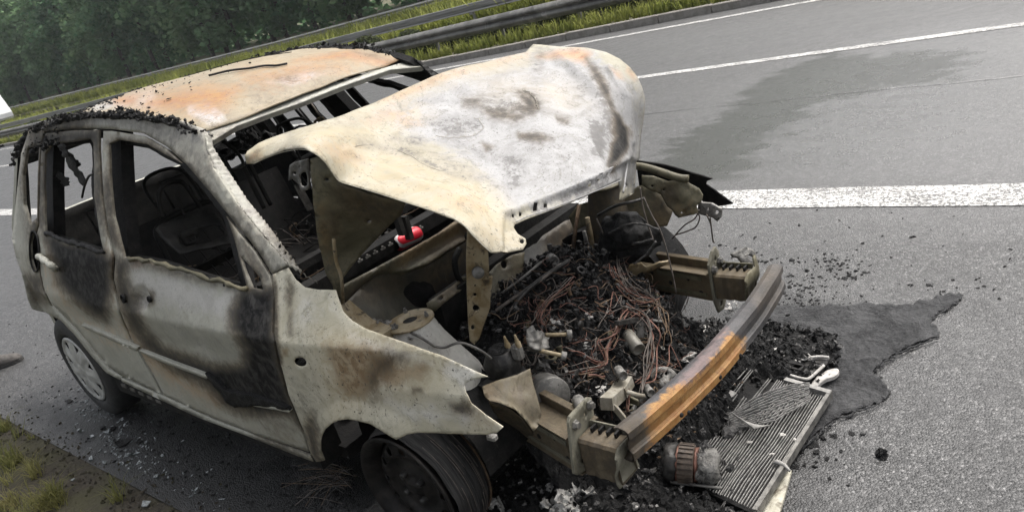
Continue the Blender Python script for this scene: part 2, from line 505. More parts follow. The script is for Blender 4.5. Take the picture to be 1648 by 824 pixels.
def simple(name, c1, c2, scale=30, rough=.6, metal=0.0, bump=.3, dist=.006, c3=None, t3=(.6, .7), spec=None):
    m = N(name); a = m.noise(scale, 6, .65, .4); b = m.noise(scale * 5, 4, .6)
    c = m.mix(m.rng(a, .35, .65), c1, c2)
    if c3: c = m.mix(m.rng(m.noise(scale * 1.7, 6, .7, .8), *t3), c, c3)
    return m.done(c, rough, metal, m.bump(m.math('ADD', a, b), bump, dist), spec)
SOOT = simple('soot_black_steel', (.005, .005, .005), (.016, .015, .014), 25, .65, 0, .4, .006, (.045, .041, .036), (.60, .74), .22)
SOOTIN = simple('sooty_inner_steel', (.006, .006, .0055), (.018, .017, .015), 14, .62, 0, .35, .006, (.042, .038, .030), (.60, .74), .22)
CHAR = simple('charred_crumbs', (.004, .004, .004), (.014, .0135, .013), 60, .55, 0, .7, .01, (.045, .043, .041), (.60, .70), .28)
CHARG = simple('grey_cinders', (.045, .043, .041), (.125, .12, .114), 60, .8, 0, .5, .006, (.02, .02, .02), (.5, .62))
ASHW = simple('white_ash_flakes', (.34, .325, .30), (.52, .50, .47), 40, .85, 0, .5, .006, (.18, .16, .14), (.60, .7))
STEEL = simple('bare_grey_steel', (.09, .087, .08), (.20, .192, .175), 26, .5, .35, .3, .004, (.05, .045, .04), (.58, .7))
BRACK = simple('tan_heat_stained_steel', (.20, .145, .07), (.33, .275, .18), 16, .55, .15, .35, .004, (.06, .045, .03), (.54, .66))
DARKST = simple('dark_oiled_steel', (.018, .0175, .0165), (.055, .052, .048), 30, .45, .3, .4, .004, (.15, .14, .125), (.62, .74), .4)
ALU = simple('sooty_cast_aluminium', (.12, .115, .105), (.26, .25, .23), 35, .55, .25, .5, .006, (.05, .048, .045), (.52, .64))
COPPER = simple('bare_copper_wire', (.115, .050, .036), (.20, .10, .072), 40, .5, .35, .2, .002, (.06, .035, .03), (.55, .68))
WIRE = simple('burnt_grey_wire', (.07, .06, .052), (.16, .135, .115), 40, .6, .2, .2, .002)

# ================================================================ the setting
PHI = math.radians(1.156)
EC, ES = math.cos(PHI), math.sin(PHI)
def RD(s, d, z=0.0): return (s * EC - d * ES, s * ES + d * EC, z)     # along / across the road
def strip(name, s_list, d_list, zf, mat, parent=None):
    vs = [RD(s, d, zf(s, d)) for s in s_list for d in d_list]; k = len(d_list)
    fs = [(i*k+j, i*k+j+1, (i+1)*k+j+1, (i+1)*k+j) for i in range(len(s_list)-1) for j in range(k-1)]
    fs = [f[::-1] for f in fs]
    return mesh_obj(name, vs, fs, mat, parent, smooth=True)

def asphalt_mat(name, wet=True):
    m = N(name)
    st = m.voro(150, out='Color'); stv = m.voro(150)
    sep = m.n.new('ShaderNodeSeparateColor'); m.set(sep.inputs[0], st)
    big, mid, fine = m.noise(.55, 5, .6, .4), m.noise(6, 5, .6), m.noise(330, 3, .6)
    lane = m.noise(1.0, 4, .55, .3, m.scaled(.16, 1.5, 1, rz=-PHI))
    c = m.mix(m.math('POWER', sep.outputs[0], 2.2), (.018, .018, .018), (.100, .099, .097))
    c = m.mix(m.math('POWER', sep.outputs[1], 9.0), c, (.24, .235, .23))
    c = m.mix(m.rng(fine, .35, .7, 0, .5), c, (.028, .028, .028))
    g1, g2 = m.noise(62, 4, .7), m.noise(24, 5, .75)
    c = m.mix(m.rng(g1, .52, .64, 0, .20), c, (.11, .109, .107)); c = m.mix(m.rng(g1, .36, .48, .25, 0), c, (.026, .026, .026)); c = m.mix(m.rng(g2, .5, .66, 0, .15), c, (.095, .094, .092)); c = m.mix(m.rng(g2, .34, .46, .2, 0), c, (.03, .03, .03))
    c = m.mix(m.rng(big, .35, .7, 0, .35), c, (.048, .048, .047))
    c = m.mix(m.rng(lane, .38, .66, 0, .40), c, (.072, .071, .070))
    c = m.mix(m.rng(mid, .45, .7, 0, .25), c, (.035, .035, .035))
    s2 = m.n.new('ShaderNodeSeparateColor'); m.set(s2.inputs[0], m.voro(64, out='Color'))
    mu = m.rng(s2.outputs[0], 0.0, 1.0, .45, 1.6); cmb = m.n.new('ShaderNodeCombineColor'); [m.set(cmb.inputs[k], mu) for k in range(3)]
    c = m.mix(.45, c, cmb.outputs[0], 'MULTIPLY')
    rough = m.rng(mid, .3, .7, .40, .52)
    sx = m.n.new('ShaderNodeSeparateXYZ'); m.set(sx.inputs[0], m.co)
    if wet:
        # the long seam between two paving runs
        wob = m.math('MULTIPLY', m.math('SUBTRACT', m.noise(1.3, 6, .7), .5), .16)
        line = m.math('ADD', m.math('SUBTRACT', sx.outputs[1], m.math('ADD', m.math('MULTIPLY', sx.outputs[0], math.tan(PHI)), SEAM)), wob)
        crack = m.rng(m.math('ABSOLUTE', line), .006, .022, 1, 0)
        crack = m.math('MULTIPLY', crack, m.rng(m.noise(1.1, 4, .6), .33, .5))
        # spilled water: its own outline, darker and glossier
        w = m.attr('wet')
        wm = m.math('ADD', w, m.math('ADD', m.math('MULTIPLY', m.math('SUBTRACT', m.noise(2.2, 6, .65, .5, m.scaled(1, 2.2, 1)), .5), .75), m.math('MULTIPLY', m.math('SUBTRACT', m.noise(26, 4, .6), .5), .25)))
        wm = m.rng(wm, .42, .58)
        c = m.mix(m.math('MULTIPLY', wm, .66), c, (.022, .025, .019))
        c = m.mix(crack, c, (.012, .012, .012))
        rough = m.math('SUBTRACT', rough, m.math('ADD', m.math('MULTIPLY', wm, .05), m.math('MULTIPLY', m.attr('gloss'), .20))); spec = m.math('ADD', m.math('SUBTRACT', .48, m.math('MULTIPLY', wm, .28)), m.math('MULTIPLY', m.attr('gloss'), .42))
        # soot washed out around the wreck
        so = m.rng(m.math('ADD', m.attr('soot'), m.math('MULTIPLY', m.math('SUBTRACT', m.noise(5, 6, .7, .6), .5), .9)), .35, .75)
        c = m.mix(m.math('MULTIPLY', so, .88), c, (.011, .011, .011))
        h = m.math('SUBTRACT', m.math('MULTIPLY', stv, -1.0), m.math('MULTIPLY', crack, 3.0))
        h = m.math('MULTIPLY', h, m.math('SUBTRACT', 1.0, m.math('MULTIPLY', m.attr('gloss'), .35)))
    else: h = m.math('MULTIPLY', stv, -1.0); spec = .5
    return m.done(c, rough, 0, m.bump(m.math('ADD', h, m.math('MULTIPLY', fine, .3)), .55, .006), spec)
SEAM = at(1648, 122, 'z', 0)[1] - at(1648, 122, 'z', 0)[0] * math.tan(PHI)
ASPH = asphalt_mat('worn_asphalt'); ASPHF = asphalt_mat('far_asphalt', False)

# ground sheet
m = N('rough_grass_ground')
gA, gB = m.noise(.6, 6, .65), m.noise(9, 6, .7)
GRND = m.done(m.mix(m.rng(gB, .35, .68), m.mix(m.rng(gA, .4, .6), (.045, .055, .018), (.075, .085, .028)), (.085, .068, .042)), .9, 0, m.bump(gB, .8, .03))
struct(mesh_obj('ground', [(-900, -500, -.06), (700, -500, -.06), (700, 900, -.06), (-900, 900, -.06)], [(0, 1, 2, 3)], GRND))

# carriageway, finer near the wreck so that the stains have shape
EDGE = -1.02
S_ = sorted(set(list(np.linspace(-420, -60, 25)) + list(np.linspace(-60, -12, 33)) + list(np.linspace(-12, -4, 41)) + list(np.arange(-4, 4.01, .06)) + list(np.linspace(4, 12, 21)) + list(np.linspace(12, 200, 20))))
D_ = list(np.arange(EDGE, 7.0, .06)) + list(np.linspace(7, 10.42, 14))
road = struct(strip('road', S_, D_, lambda s, d: 0.0, ASPH))
xy = np.array([v.co[:2] for v in road.data.vertices])
def poly_attr(polys, soft):
    val = np.zeros(len(xy))
    for P, k in polys:
        g = np.array([at(u, v, 'z', 0)[:2] for u, v in P])
        sg = np.where(inside(g, xy), 1, -1)
        val = np.maximum(val, k * np.clip(.5 + sg * edge_dist(g, xy) / (2 * soft), 0, 1))
    return val
WET = [([(1040, 262), (1130, 205), (1190, 160), (1240, 120), (1345, 82), (1400, 95), (1490, 82), (1560, 90), (1530, 125), (1420, 140), (1330, 160), (1270, 200), (1225, 240), (1180, 285), (1100, 300), (1040, 290)], 1.0),
       ([(1390, 185), (1470, 170), (1500, 195), (1480, 250), (1410, 250)], .7), ([(1560, 160), (1700, 130), (1700, 230), (1600, 215)], .55)]
GLOSS = [([(1180, 200), (1300, 130), (1500, 60), (1700, 60), (1700, 280), (1300, 300), (1130, 300)], 1.0)]
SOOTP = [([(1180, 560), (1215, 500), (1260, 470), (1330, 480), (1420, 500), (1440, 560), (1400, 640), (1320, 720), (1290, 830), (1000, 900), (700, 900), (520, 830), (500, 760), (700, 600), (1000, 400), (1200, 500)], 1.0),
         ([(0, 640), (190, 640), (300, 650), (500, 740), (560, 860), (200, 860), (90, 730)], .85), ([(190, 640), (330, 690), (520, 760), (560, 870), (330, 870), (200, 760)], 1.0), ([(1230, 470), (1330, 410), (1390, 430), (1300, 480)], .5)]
for nm, pl, sf in (('wet', WET, .8), ('gloss', GLOSS, 1.0), ('soot', SOOTP, .26)):
    a_ = road.data.attributes.new(nm, 'FLOAT', 'POINT'); a_.data.foreach_set('value', poly_attr(pl, sf).astype(np.float32))

# painted lines, worn through to the stones
m = N('worn_road_paint')
wearn = m.math('ADD', m.noise(60, 5, .7), m.math('MULTIPLY', m.noise(5, 4, .6), .35))
stn = m.voro(135)
LINE = m.done(m.mix(m.rng(m.math('ADD', wearn, m.math('MULTIPLY', stn, .25)),   .72, .88), m.mix(m.rng(m.noise(18, 5, .7), .4, .65), (.60, .595, .57), (.46, .455, .43)), (.09, .088, .085)), .6, 0, m.bump(stn, .5, .004))
def line(name, d, w, runs):
    for a, b in runs:
        n_ = max(2, int((b - a) / .5))
        e0 = [d - w/2 + random.uniform(-.006, .006) for _ in range(n_ + 1)]; e1 = [d + w/2 + random.uniform(-.006, .006) for _ in range(n_ + 1)]
        ss = np.linspace(a, b, n_ + 1)
        vs = [RD(s, x, .004) for s, x in zip(ss, e0)] + [RD(s, x, .004) for s, x in zip(ss, e1)]
        struct(mesh_obj(name, vs, [(i, i+1, n_+2+i, n_+1+i) for i in range(n_)], LINE))
line('shoulder_line', 2.166, .28, [(-420, 200)])
line('edge_line', 9.691, .16, [(-420, 200)])
lane_s = [at(126, 254, 'z', 0)[0], at(150, 251, 'z', 0)[0]]
line('lane_line', 6.062, .15, [(-14.2, 60), (-32.5, -24.2), (-50.5, -44.5), (-68, -62), (-86, -80), (-104, -98)])

# verge on the right: soil lapping over the asphalt edge
m = N('verge_soil')
a1, a2 = m.noise(3, 6, .7), m.noise(40, 6, .7)
SOIL = m.done(m.mix(m.rng(a1, .4, .62), m.mix(m.rng(a2, .35, .65), (.020, .017, .012), (.055, .045, .032)), (.045, .042, .020)), .95, 0, m.bump(m.math('ADD', a2, a1), .9, .02))
ss = list(np.linspace(-300, -8, 30)) + list(np.arange(-8, 3, .05)) + list(np.linspace(3, 200, 30))
dd = [EDGE + .10, EDGE + .03, EDGE - .05] + [EDGE - .12 - .06*k for k in range(18)] + list(np.linspace(EDGE - 1.3, -12, 12))
def vz(s, d):
    t = EDGE - d
    n1 = noise.noise(Vector((s*2.3, d*2.3, 1))) ; n2 = noise.noise(Vector((s*9, d*9, 4)))
    return -.018 + .10 * max(0, t + .10 + (.12*n1 + .05*n2 + .05))**.7 * (1 if t < .8 else .9) * .45 + .008 * n2 * (1 if t > -.08 else 0)
struct(strip('verge', ss, dd[::-1], vz, SOIL))

# median, kerb and the far carriageway
MEDM = GRND
struct(strip('median', np.linspace(-300, 120, 211), np.linspace(10.55, 13.4, 12), lambda s, d: .10 + .05 * noise.noise(Vector((s, d, 0))) + max(0, d - 11.6) * .12, MEDM))
m = N('kerb_concrete')
KERB = m.done(m.mix(m.rng(m.noise(9, 6, .7), .35, .65), (.17, .155, .135), (.26, .245, .22)), .85, 0, m.bump(m.noise(70, 5), .4, .006))
kerb = struct(strip('kerb', [-300, -40], [10.42, 10.57], lambda s, d: .125, KERB))
kb = B(); kb.box((0, 0, 0), (.985, .15, .20), bev=.012); kme = None
for i in range(38):
    s = -39.5 + i
    if kme is None:
        o = kb.build('kerb_stone', KERB, None); kme = o.data; COL.objects.unlink(o)
    else: o = bpy.data.objects.new('kerb_stone', kme)
    o.data = kme
    link(o, kerb)
    p = RD(s, 10.495, .032 + random.uniform(-.006, .006)); o.location = p
    o.rotation_euler = (0, random.uniform(-.005, .005), PHI + random.uniform(-.006, .006))
kb.build('kerb_stone', KERB, kerb).location = RD(-1.5, 10.495, .03)
struct(strip('far_carriageway', np.linspace(-420, 200, 60), [13.4, 24.5], lambda s, d: .16 + max(0, (-s - 40)) * .006, ASPHF))
struct(strip('far_verge', np.linspace(-420, 200, 60), [24.5, 25.5, 27, 30, 34, 60, 120], lambda s, d: .22 + max(0, (-s - 40)) * .0125 + max(0, d - 30) * .03, GRND))

# ---------------------------------------------------------------- guard rails
m = N('weathered_galvanised_steel')
gz = m.noise(1.0, 6, .7, .5, m.scaled(.6, 6, 30))
GALV = m.done(m.mix(m.rng(gz, .40, .66), (.34, .335, .32), (.17, .165, .15)), .6, .25, m.bump(m.noise(40, 4), .15, .004))
GALVD = simple('grimy_guard_rail_steel', (.10, .098, .09), (.20, .195, .18), 2.5, .65, .2, .2, .005, (.30, .29, .27), (.58, .7))
def rail(name, d, s0, s1, ztop, mat, label, prof, post_every=2.0, posts_to=None, zfun=None):
    r = empty(name, RD(s1, d, 0)); tag(r, label, 'guard rail')
    zf = zfun or (lambda s: 0.0)
    L = 4.0; s = s1
    while s > s0:                                                # one beam per section, lapped at the post
        e = s - L - .02
        vs = [RD(q, d + a, ztop + b + zf(q)) for q in (s, e) for a, b in prof]; k = len(prof)
        vs += [RD(q, d + a + .004, ztop + b + zf(q) - .004) for q in (s, e) for a, b in prof]
        fs = [(j, j+1, k+j+1, k+j) for j in range(k-1)] + [(2*k+j+1, 2*k+j, 3*k+j, 3*k+j+1) for j in range(k-1)]
        fs += [(0, k, 3*k, 2*k), (k-1, 3*k-1, 4*k-1, 2*k-1)]
        mesh_obj('rail_beam', vs, fs, mat, r)
        s -= L
        L = 4.0 if s > -70 else 12.0
    s = s1 - 1; pm = None
    while s > (posts_to or s0):
        b = B()
        h = ztop - .06
        b.box((0, .035, h / 2), (.06, .004, h)); b.box((-.028, .06, h/2), (.004, .046, h)); b.box((.028, .06, h/2), (.004, .046, h)); b.box((0, -.005, h-.12), (.10, .076, .16))
        if pm is None:
            o = b.build('post', mat, r); pm = o.data
        else: o = link(bpy.data.objects.new('post', pm), r)
        o.location = RD(s, d + .01, zf(s)); o.rotation_euler = (0, 0, PHI)
        s -= post_every
    return r
WB = [(.0, 0), (-.02, -.012), (-.06, -.045), (-.083, -.075), (-.083, -.10), (-.06, -.125), (-.01, -.155), (-.06, -.185), (-.083, -.21), (-.083, -.235), (-.06, -.265), (-.02, -.298), (0, -.31)]
rail('guard_rail', 11.0, -180, 0, .72, GALVD, 'corrugated two-ridge steel guard rail standing in the grass right behind the kerb', WB, 2.0, -60)
BOXB = [(.05, 0), (-.05, 0), (-.055, -.02), (-.05, -.11), (-.035, -.17), (-.05, -.20), (.02, -.205)]
rail('guard_rail', 12.5, -180, 2, 1.00, GALV, 'smooth pale grey box guard rail behind the median bushes', BOXB, 4.0, -70, lambda s: -.10 * min(1, max(0, (-s - 18) / 25)))
rail('guard_rail', 27.0, -330, -8, 1.02, GALV, 'distant guard rail running along the foot of the forest', WB, 4.0, -120, lambda s: max(0, (-s - 40)) * .0125)

# ---------------------------------------------------------------- vegetation
def leafmat(name, c1, c2, c3=None):
    m = N(name); a = m.noise(.9, 4, .6); b = m.noise(8, 4, .6)
    c = m.mix(m.rng(a, .38, .62), c1, c2); c = m.mix(m.rng(b, .5, .75, 0, .6), c, c3 or c2)
    mat = m.done(c, .65, 0, None, .25)
    m.set(m.p.inputs['Subsurface Weight'], 0.0)
    tr = m.n.new('ShaderNodeBsdfTranslucent'); m.set(tr.inputs[0], c)
    ms = m.n.new('ShaderNodeMixShader'); ms.inputs[0].default_value = .70
    m.l.new(m.p.outputs[0], ms.inputs[1]); m.l.new(tr.outputs[0], ms.inputs[2]); m.l.new(ms.outputs[0], m.out.inputs[0])
    return mat
LEAF = [leafmat('beech_leaves', (.135, .235, .115), (.20, .305, .15), (.25, .335, .17)), leafmat('dark_leaves', (.105, .205, .105), (.17, .27, .14)), leafmat('pale_leaves', (.165, .265, .125), (.23, .32, .16))]
BUSHL = leafmat('bush_leaves', (.045, .058, .03), (.075, .088, .045), (.12, .12, .06))
GRASSM = leafmat('grass_blades', (.18, .21, .05), (.28, .30, .08), (.36, .34, .13))
DRYG = leafmat('dry_verge_grass', (.17, .18, .06), (.28, .26, .11), (.36, .31, .16))
BARK = simple('tree_bark', (.05, .042, .032), (.10, .085, .065), 3, .9, 0, .6, .03)
def leaf_cards(cen, size, flatn=.0):
    k = len(cen); R = rand_rot(k)
    n_ = rng.normal(size=(k, 3)) + np.array([0, 0, .9]); n_ /= np.linalg.norm(n_, axis=1)[:, None]   # leaves turn to the light
    t_ = np.cross(n_, rng.normal(size=(k, 3))); t_ /= np.linalg.norm(t_, axis=1)[:, None]; R = np.stack([t_, np.cross(n_, t_), n_], 2)
    sz = rng.uniform(.6, 1.3, (k, 1, 1)) * np.broadcast_to(size, (k,))[:, None, None]
    q = np.array([[-.5, -.1, 0], [0, -.42, .06], [.5, 0, -.03], [.05, .42, .05]])
    v = np.einsum('kij,nj->kni', R, q) * sz + cen[:, None]
    return v.reshape(-1, 3), np.arange(k * 4).reshape(-1, 4)
def make_tree(seed, H, rad, mat, ncl=90, per=54, leaf=.52):
    g = np.random.default_rng(seed)
    cl = []
    while len(cl) < ncl:                                        # clumps through the crown volume
        p = g.uniform(-1, 1, 3); rr = np.linalg.norm(p)
        if rr > 1 or rr < .35: continue
        z = H * .54 + p[2] * H * .48
        t = (z / H); w = rad * (1.0 - .55 * max(0, t - .45) / .55) * (1 + .18 * math.sin(5 * math.atan2(p[1], p[0]) + seed + 4*t))
        if z < .4: continue
        cl.append((p[0] * w, p[1] * w, z))
    cen = np.concatenate([np.array(c) + g.normal(size=(per, 3)) * np.array([.62, .62, .42]) * (.7 + .6 * g.random()) for c in cl])
    cen[:, 2] = np.maximum(cen[:, 2], .15)
    v, f = leaf_cards(cen, leaf)
    cme = bpy.data.meshes.new('crown'); cme.from_pydata([tuple(p) for p in v], [], [tuple(map(int, q)) for q in f]); cme.materials.append(mat); cme.update()
    b = B(); b.tube([(0, 0, -.4), (.05, 0, H*.25), (.12, .1, H*.5), (.1, .05, H*.85)], [.22, .17, .12, .03], 8)
    for k in range(9):
        c = cl[k * (ncl // 9)]; z0 = H * (.22 + .05 * k)
        b.tube([(.08, .05, z0), (c[0]*.5, c[1]*.5, (z0 + c[2]) / 2 + .2), c], [.07, .05, .02], 5)
    tme = bpy.data.meshes.new('trunk'); tme.from_pydata(b.v, [], b.f); tme.materials.append(BARK); tme.update()
    return cme, tme
TREES = [make_tree(11, 15, 3.6, LEAF[0]), make_tree(23, 17, 4.2, LEAF[1], 110), make_tree(37, 13, 3.2, LEAF[2], 85), make_tree(51, 16, 3.4, LEAF[0], 90)]
TL = ['broadleaf tree with a mid green crown in the forest edge behind the far guard rail', 'tall dark green tree in the forest edge behind the far guard rail', 'smaller pale green tree in the forest edge behind the far guard rail', 'broadleaf tree with a mid green crown in the forest edge behind the far guard rail']
def tree(k, s, d, sc, rz):
    r = empty('tree', RD(s, d, .25 + max(0, -s - 40) * .0125))
    tag(r, TL[k], 'tree', 'trees of the forest edge')
    for nm, me in zip(('crown', 'trunk'), TREES[k]):
        o = bpy.data.objects.new(nm, me); COL.objects.link(o); o.parent = r
    r.rotation_euler = (0, 0, rz); r.scale = (sc, sc, sc * random.uniform(.92, 1.08))
s = -24.0; i = 0
while s > -150:
    tree([0, 1, 3, 2, 1, 0, 3, 2][i % 8], s, 32.5 + random.uniform(-1.2, 1.5), random.uniform(.8, 1.05), random.uniform(0, 6))
    if i % 2 == 0: tree([1, 3, 0][i % 3], s - 2, 38.5 + random.uniform(-1.5, 1.5), random.uniform(1.0, 1.2), random.uniform(0, 6))
    s -= random.uniform(4.2, 5.6); i += 1
# the wood behind the first trees
cc = np.array([RD(rng.uniform(-190, -15), rng.uniform(43, 50), 0) for _ in range(16000)]); cc[:, 2] = rng.uniform(.3, 15, len(cc)) ** 1.0
v, f = leaf_cards(cc, 1.1)
stuff(tag(mesh_obj('forest', v, f, LEAF[1]), 'dark mass of woodland deep behind the forest edge trees', 'forest'))
def bush(name, cen, rad, n, leaf, mat, label, group=None):
    g = np.array(cen) ; t = rng.normal(size=(n, 3)); t /= np.linalg.norm(t, axis=1)[:, None]; t *= rng.uniform(.45, 1, (n, 1)) ** .6
    ncl = 14; cl = rng.uniform(-.7, .7, (ncl, 3)); pick = rng.integers(0, ncl, n)
    p = cl[pick] + rng.normal(0, .28, (n, 3)); p = p / np.maximum(1, np.linalg.norm(p, axis=1))[:, None]
    p = p * np.array(rad); p[:, 2] = np.abs(p[:, 2])
    r = empty(name, tuple(g)); tag(r, label, 'bush', group)
    v, f = leaf_cards(p, leaf)
    o = mesh_obj('foliage', v, f, mat); o.parent = r
    b = B()
    for _ in range(6): q = rng.uniform(-.6, .6, 3) * rad; b.tube([(0, 0, -.05), (q[0]*.5, q[1]*.5, rad[2]*.4), (q[0], q[1], rad[2]*.8)], [.012, .01, .004], 5)
    o = b.build('stem', BARK); o.parent = r
    return r
k = 0
for s, h, w in [(-12.6, .62, .75), (-14.2, .72, .85), (-16.2, .8, .95), (-18.0, .7, .8), (-10.6, .5, .8), (-20.5, .6, .9), (-23.5, .62, 1.0), (-27, .6, 1.1), (-29, .6, 1.1), (-31, .6, 1.2), (-25.2, .6, 1.0), (-22, .62, 1.0), (-19.3, .6, .9), (-8.4, .45, .8), (-9.5, .5, .8), (-11.6, .52, .7), (-6.2, .5, .9), (-7.3, .45, .7), (-4.6, .45, .9), (-33.5, .6, 1.3), (-36, .6, 1.3), (-39, .6, 1.3)]:
    bush('median_bush', RD(s, 11.75, .16), (w, .42, h), 2600, .085, BUSHL, 'grey-green bush squeezed between the two rails of the median', 'bushes of the median')
def grass_blades(name, roots, hts, mat, spread=.35, per=5, width=.006):
    k = len(roots); roots = np.repeat(np.asarray(roots, float), per, 0); hts = np.repeat(hts, per) * rng.uniform(.5, 1.15, k * per)
    a = rng.uniform(0, 6.283, k * per); lean = rng.uniform(.1, 1.0, k * per) * spread
    roots = roots + np.stack([rng.normal(0, .012, k*per), rng.normal(0, .012, k*per), 0*a], 1)
    d = np.stack([np.cos(a), np.sin(a), 0*a], 1); w = np.stack([-np.sin(a), np.cos(a), 0*a], 1) * (width * rng.uniform(.6, 1.3, k*per))[:, None]
    up = np.array([0, 0, 1.0]); H = hts[:, None]
    p0, p1 = roots - w, roots + w
    mid = roots + up * H * .6 + d * H * (lean * .45)[:, None]; tip = roots + up * H * (1 - .35*lean)[:, None] + d * H * (lean * 1.25)[:, None]
    v = np.stack([p0, p1, mid + w*.7, mid - w*.7, tip], 1).reshape(-1, 3)
    b = np.arange(k * per)[:, None] * 5
    fs = [tuple(q) for q in (b + np.array([[0, 1, 2, 3]]))] + [tuple(q) for q in (b + np.array([[3, 2, 4]]))]
    return mesh_obj(name, v, fs, mat)
# grass of the median and beyond
def med(n, s0, s1, d0, d1, z, pw=1.6):
    s = s1 - (s1 - s0) * rng.random(n) ** pw; d = rng.uniform(d0, d1, n)
    return np.array([RD(a, b, z) for a, b in zip(s, d)])
r1 = med(5200, -60, -1, 10.6, 11.5, .11)
stuff(tag(grass_blades('median_grass', r1, rng.uniform(.08, .34, len(r1)), GRASSM, .5, 6, .010), 'fresh green grass growing along the back of the kerb', 'grass'))
r2 = med(5200, -75, -6, 12.62, 13.35, .25)
stuff(tag(grass_blades('tall_grass', r2, rng.uniform(.45, 1.02, len(r2)), GRASSM, .45, 7, .016), 'tall yellow-green weeds rising over the pale box guard rail', 'grass'))
r3 = med(5000, -120, -10, 24.7, 26.6, .3, 1.2); r3[:, 2] += np.maximum(0, -r3[:, 0] - 40) * .0125
stuff(tag(grass_blades('verge_grass', r3, rng.uniform(.3, .8, len(r3)), GRASSM, .5, 6, .035), 'yellow-green grass at the foot of the distant guard rail', 'grass'))
gs = np.array([(rng.uniform(-14, 6), EDGE - .85 - 5 * rng.random() ** 1.3) for _ in range(2600)])
vg = np.array([(*RD(s, d, 0)[:2], vz(s, d)) for s, d in gs])
stuff(tag(grass_blades('verge_turf', vg, rng.uniform(.05, .16, len(vg)), DRYG, .9, 8, .0035), 'rough turf farther down the verge beside the road', 'grass'))
# dry grass tufts by the road edge, near the camera
tr = []
for u, v_, n_, sp_ in [(18, 738, 12, .03), (50, 760, 7, .035), (85, 798, 16, .028), (70, 812, 10, .03), (4, 682, 8, .02), (12, 805, 8, .04), (30, 850, 14, .08), (-40, 760, 30, .12), (130, 835, 4, .03), (186, 800, 2, .01), (-30, 700, 16, .1), (60, 900, 24, .12), (-100, 850, 40, .2), (40, 700, 3, .03)]:
    c = at(u, v_, 'z', 0.03)
    for _ in range(n_): tr.append((c[0] + rng.normal(0, sp_), c[1] + rng.normal(0, sp_*.6) , 0))
tr = np.array([t for t in tr if (t[1]*EC - t[0]*ES) < EDGE - .01]); tr[:, 2] = [vz(*( (t[0]*EC + t[1]*ES), (t[1]*EC - t[0]*ES))) for t in tr]
stuff(tag(grass_blades('dry_grass', tr, rng.uniform(.05, .13, len(tr)), DRYG, 1.2, 14, .0022), 'dry tufts of grass in the soil at the road edge', 'grass'))

# hazy air over the motorway
m = N('thin_haze'); vp_ = m.n.new('ShaderNodeVolumePrincipled'); vp_.inputs['Color'].default_value = (.90, .95, 1.0, 1); vp_.inputs['Density'].default_value = .0005; vp_.inputs['Anisotropy'].default_value = .2
m.n.remove(m.p); m.l.new(vp_.outputs[0], m.out.inputs['Volume'])
hb_ = B(); hb_.box((-130, 30, 14), (620, 200, 30.4)); hz = hb_.build('haze', m.m); stuff(hz); tag(hz, 'thin pale haze in the air over the motorway', 'haze')

pp = []
for _ in range(900):
    s = rng.uniform(-4.5, -.6); d = EDGE + rng.normal(-.04, .07); q = RD(s, d, 0); pp.append((q[0], q[1], max(.002, vz(s, d) + .002)))
stuff(tag(lumps('soil_crumbs', pp, .002 + .010 * rng.random(len(pp)) ** 2.5, SOIL, flat=.7, jit=.4), 'crumbs of soil along the broken asphalt edge', 'soil'))

# ================================================================ the burnt car
car = empty('burnt_car', (-1.2, 0, 0))
tag(car, 'burnt-out silver hatchback with buckled white hood and missing front bumper on the hard shoulder', 'car')
S2 = [PAINT, SOOTIN]
def side_panel(name, outline, parent=car, off=0.0, **k):
    return panel(name, outline, lambda uv: side_lift(uv, off), k.pop('mats', S2), parent, **k)
LEFTM = [SOOT, SOOTIN]

# -- roof rail and A pillar
rail_top = [(46, 211), (60, 203), (98, 195), (136, 185), (190, 182), (238, 185), (289, 194), (316, 204), (328, 217)]
apil_edge = [(332, 240), (343, 271), (384, 332), (418, 373), (462, 426)]
gap_top = [(438, 441), (414, 402), (384, 366), (343, 315), (299, 264), (268, 236), (231, 215), (180, 208), (163, 207), (120, 207), (71, 212)]
o = side_panel('roof_rail', rail_top + apil_edge + gap_top, sp=7, thick=.03, stains=[
    ('soot', [(30, 190), (110, 190), (140, 198), (120, 215), (60, 225)], 14, 1.0), ('soot', [(260, 232), (300, 256), (345, 310), (420, 405), (440, 440), (425, 425), (350, 330), (270, 245)], 6, .75),
    ('ash', [(150, 176), (330, 190), (345, 260), (300, 235), (230, 205), (150, 200)], 12, .75), ('ash', [(360, 290), (470, 420), (455, 430), (400, 365)], 10, .45), ('soot', None, 0, .26), ('grey', None, 0, .30)])
mirror_copy(o, 'roof_rail', car, LEFTM)
# windscreen flange with its glue tabs
fl = [(330, 219), (332, 240), (343, 271), (384, 332), (418, 373), (462, 426), (511, 456), (489, 443), (470, 417), (433, 366), (399, 324), (362, 268), (337, 229)]
FLL = tps_lift([(328, 217, 's', 0), (343, 271, 's', .006), (384, 332, 's', .006), (462, 426, 's', .006), (511, 455, 's', .06), (470, 417, 's', .045), (433, 366, 's', .045), (362, 268, 's', .045)])
def tabs(uv):
    return .008 * np.sin(uv[:, 1] * .55) ** 2
o = panel('windscreen_flange', fl, FLL, [PAINT, SOOTIN], car, sp=4, thick=.004, relief=tabs,
          stains=[('ash', None, 0, .35), ('soot', None, 0, .22), ('grey', None, 0, .35), ('soot', [(430, 360), (520, 450), (505, 470), (420, 380)], 8, .55)], holes=[circle(450 + k*9, 398 + k*10.5, 2.0, n=8) for k in range(5)])
mirror_copy(o, 'windscreen_flange', car, LEFTM)

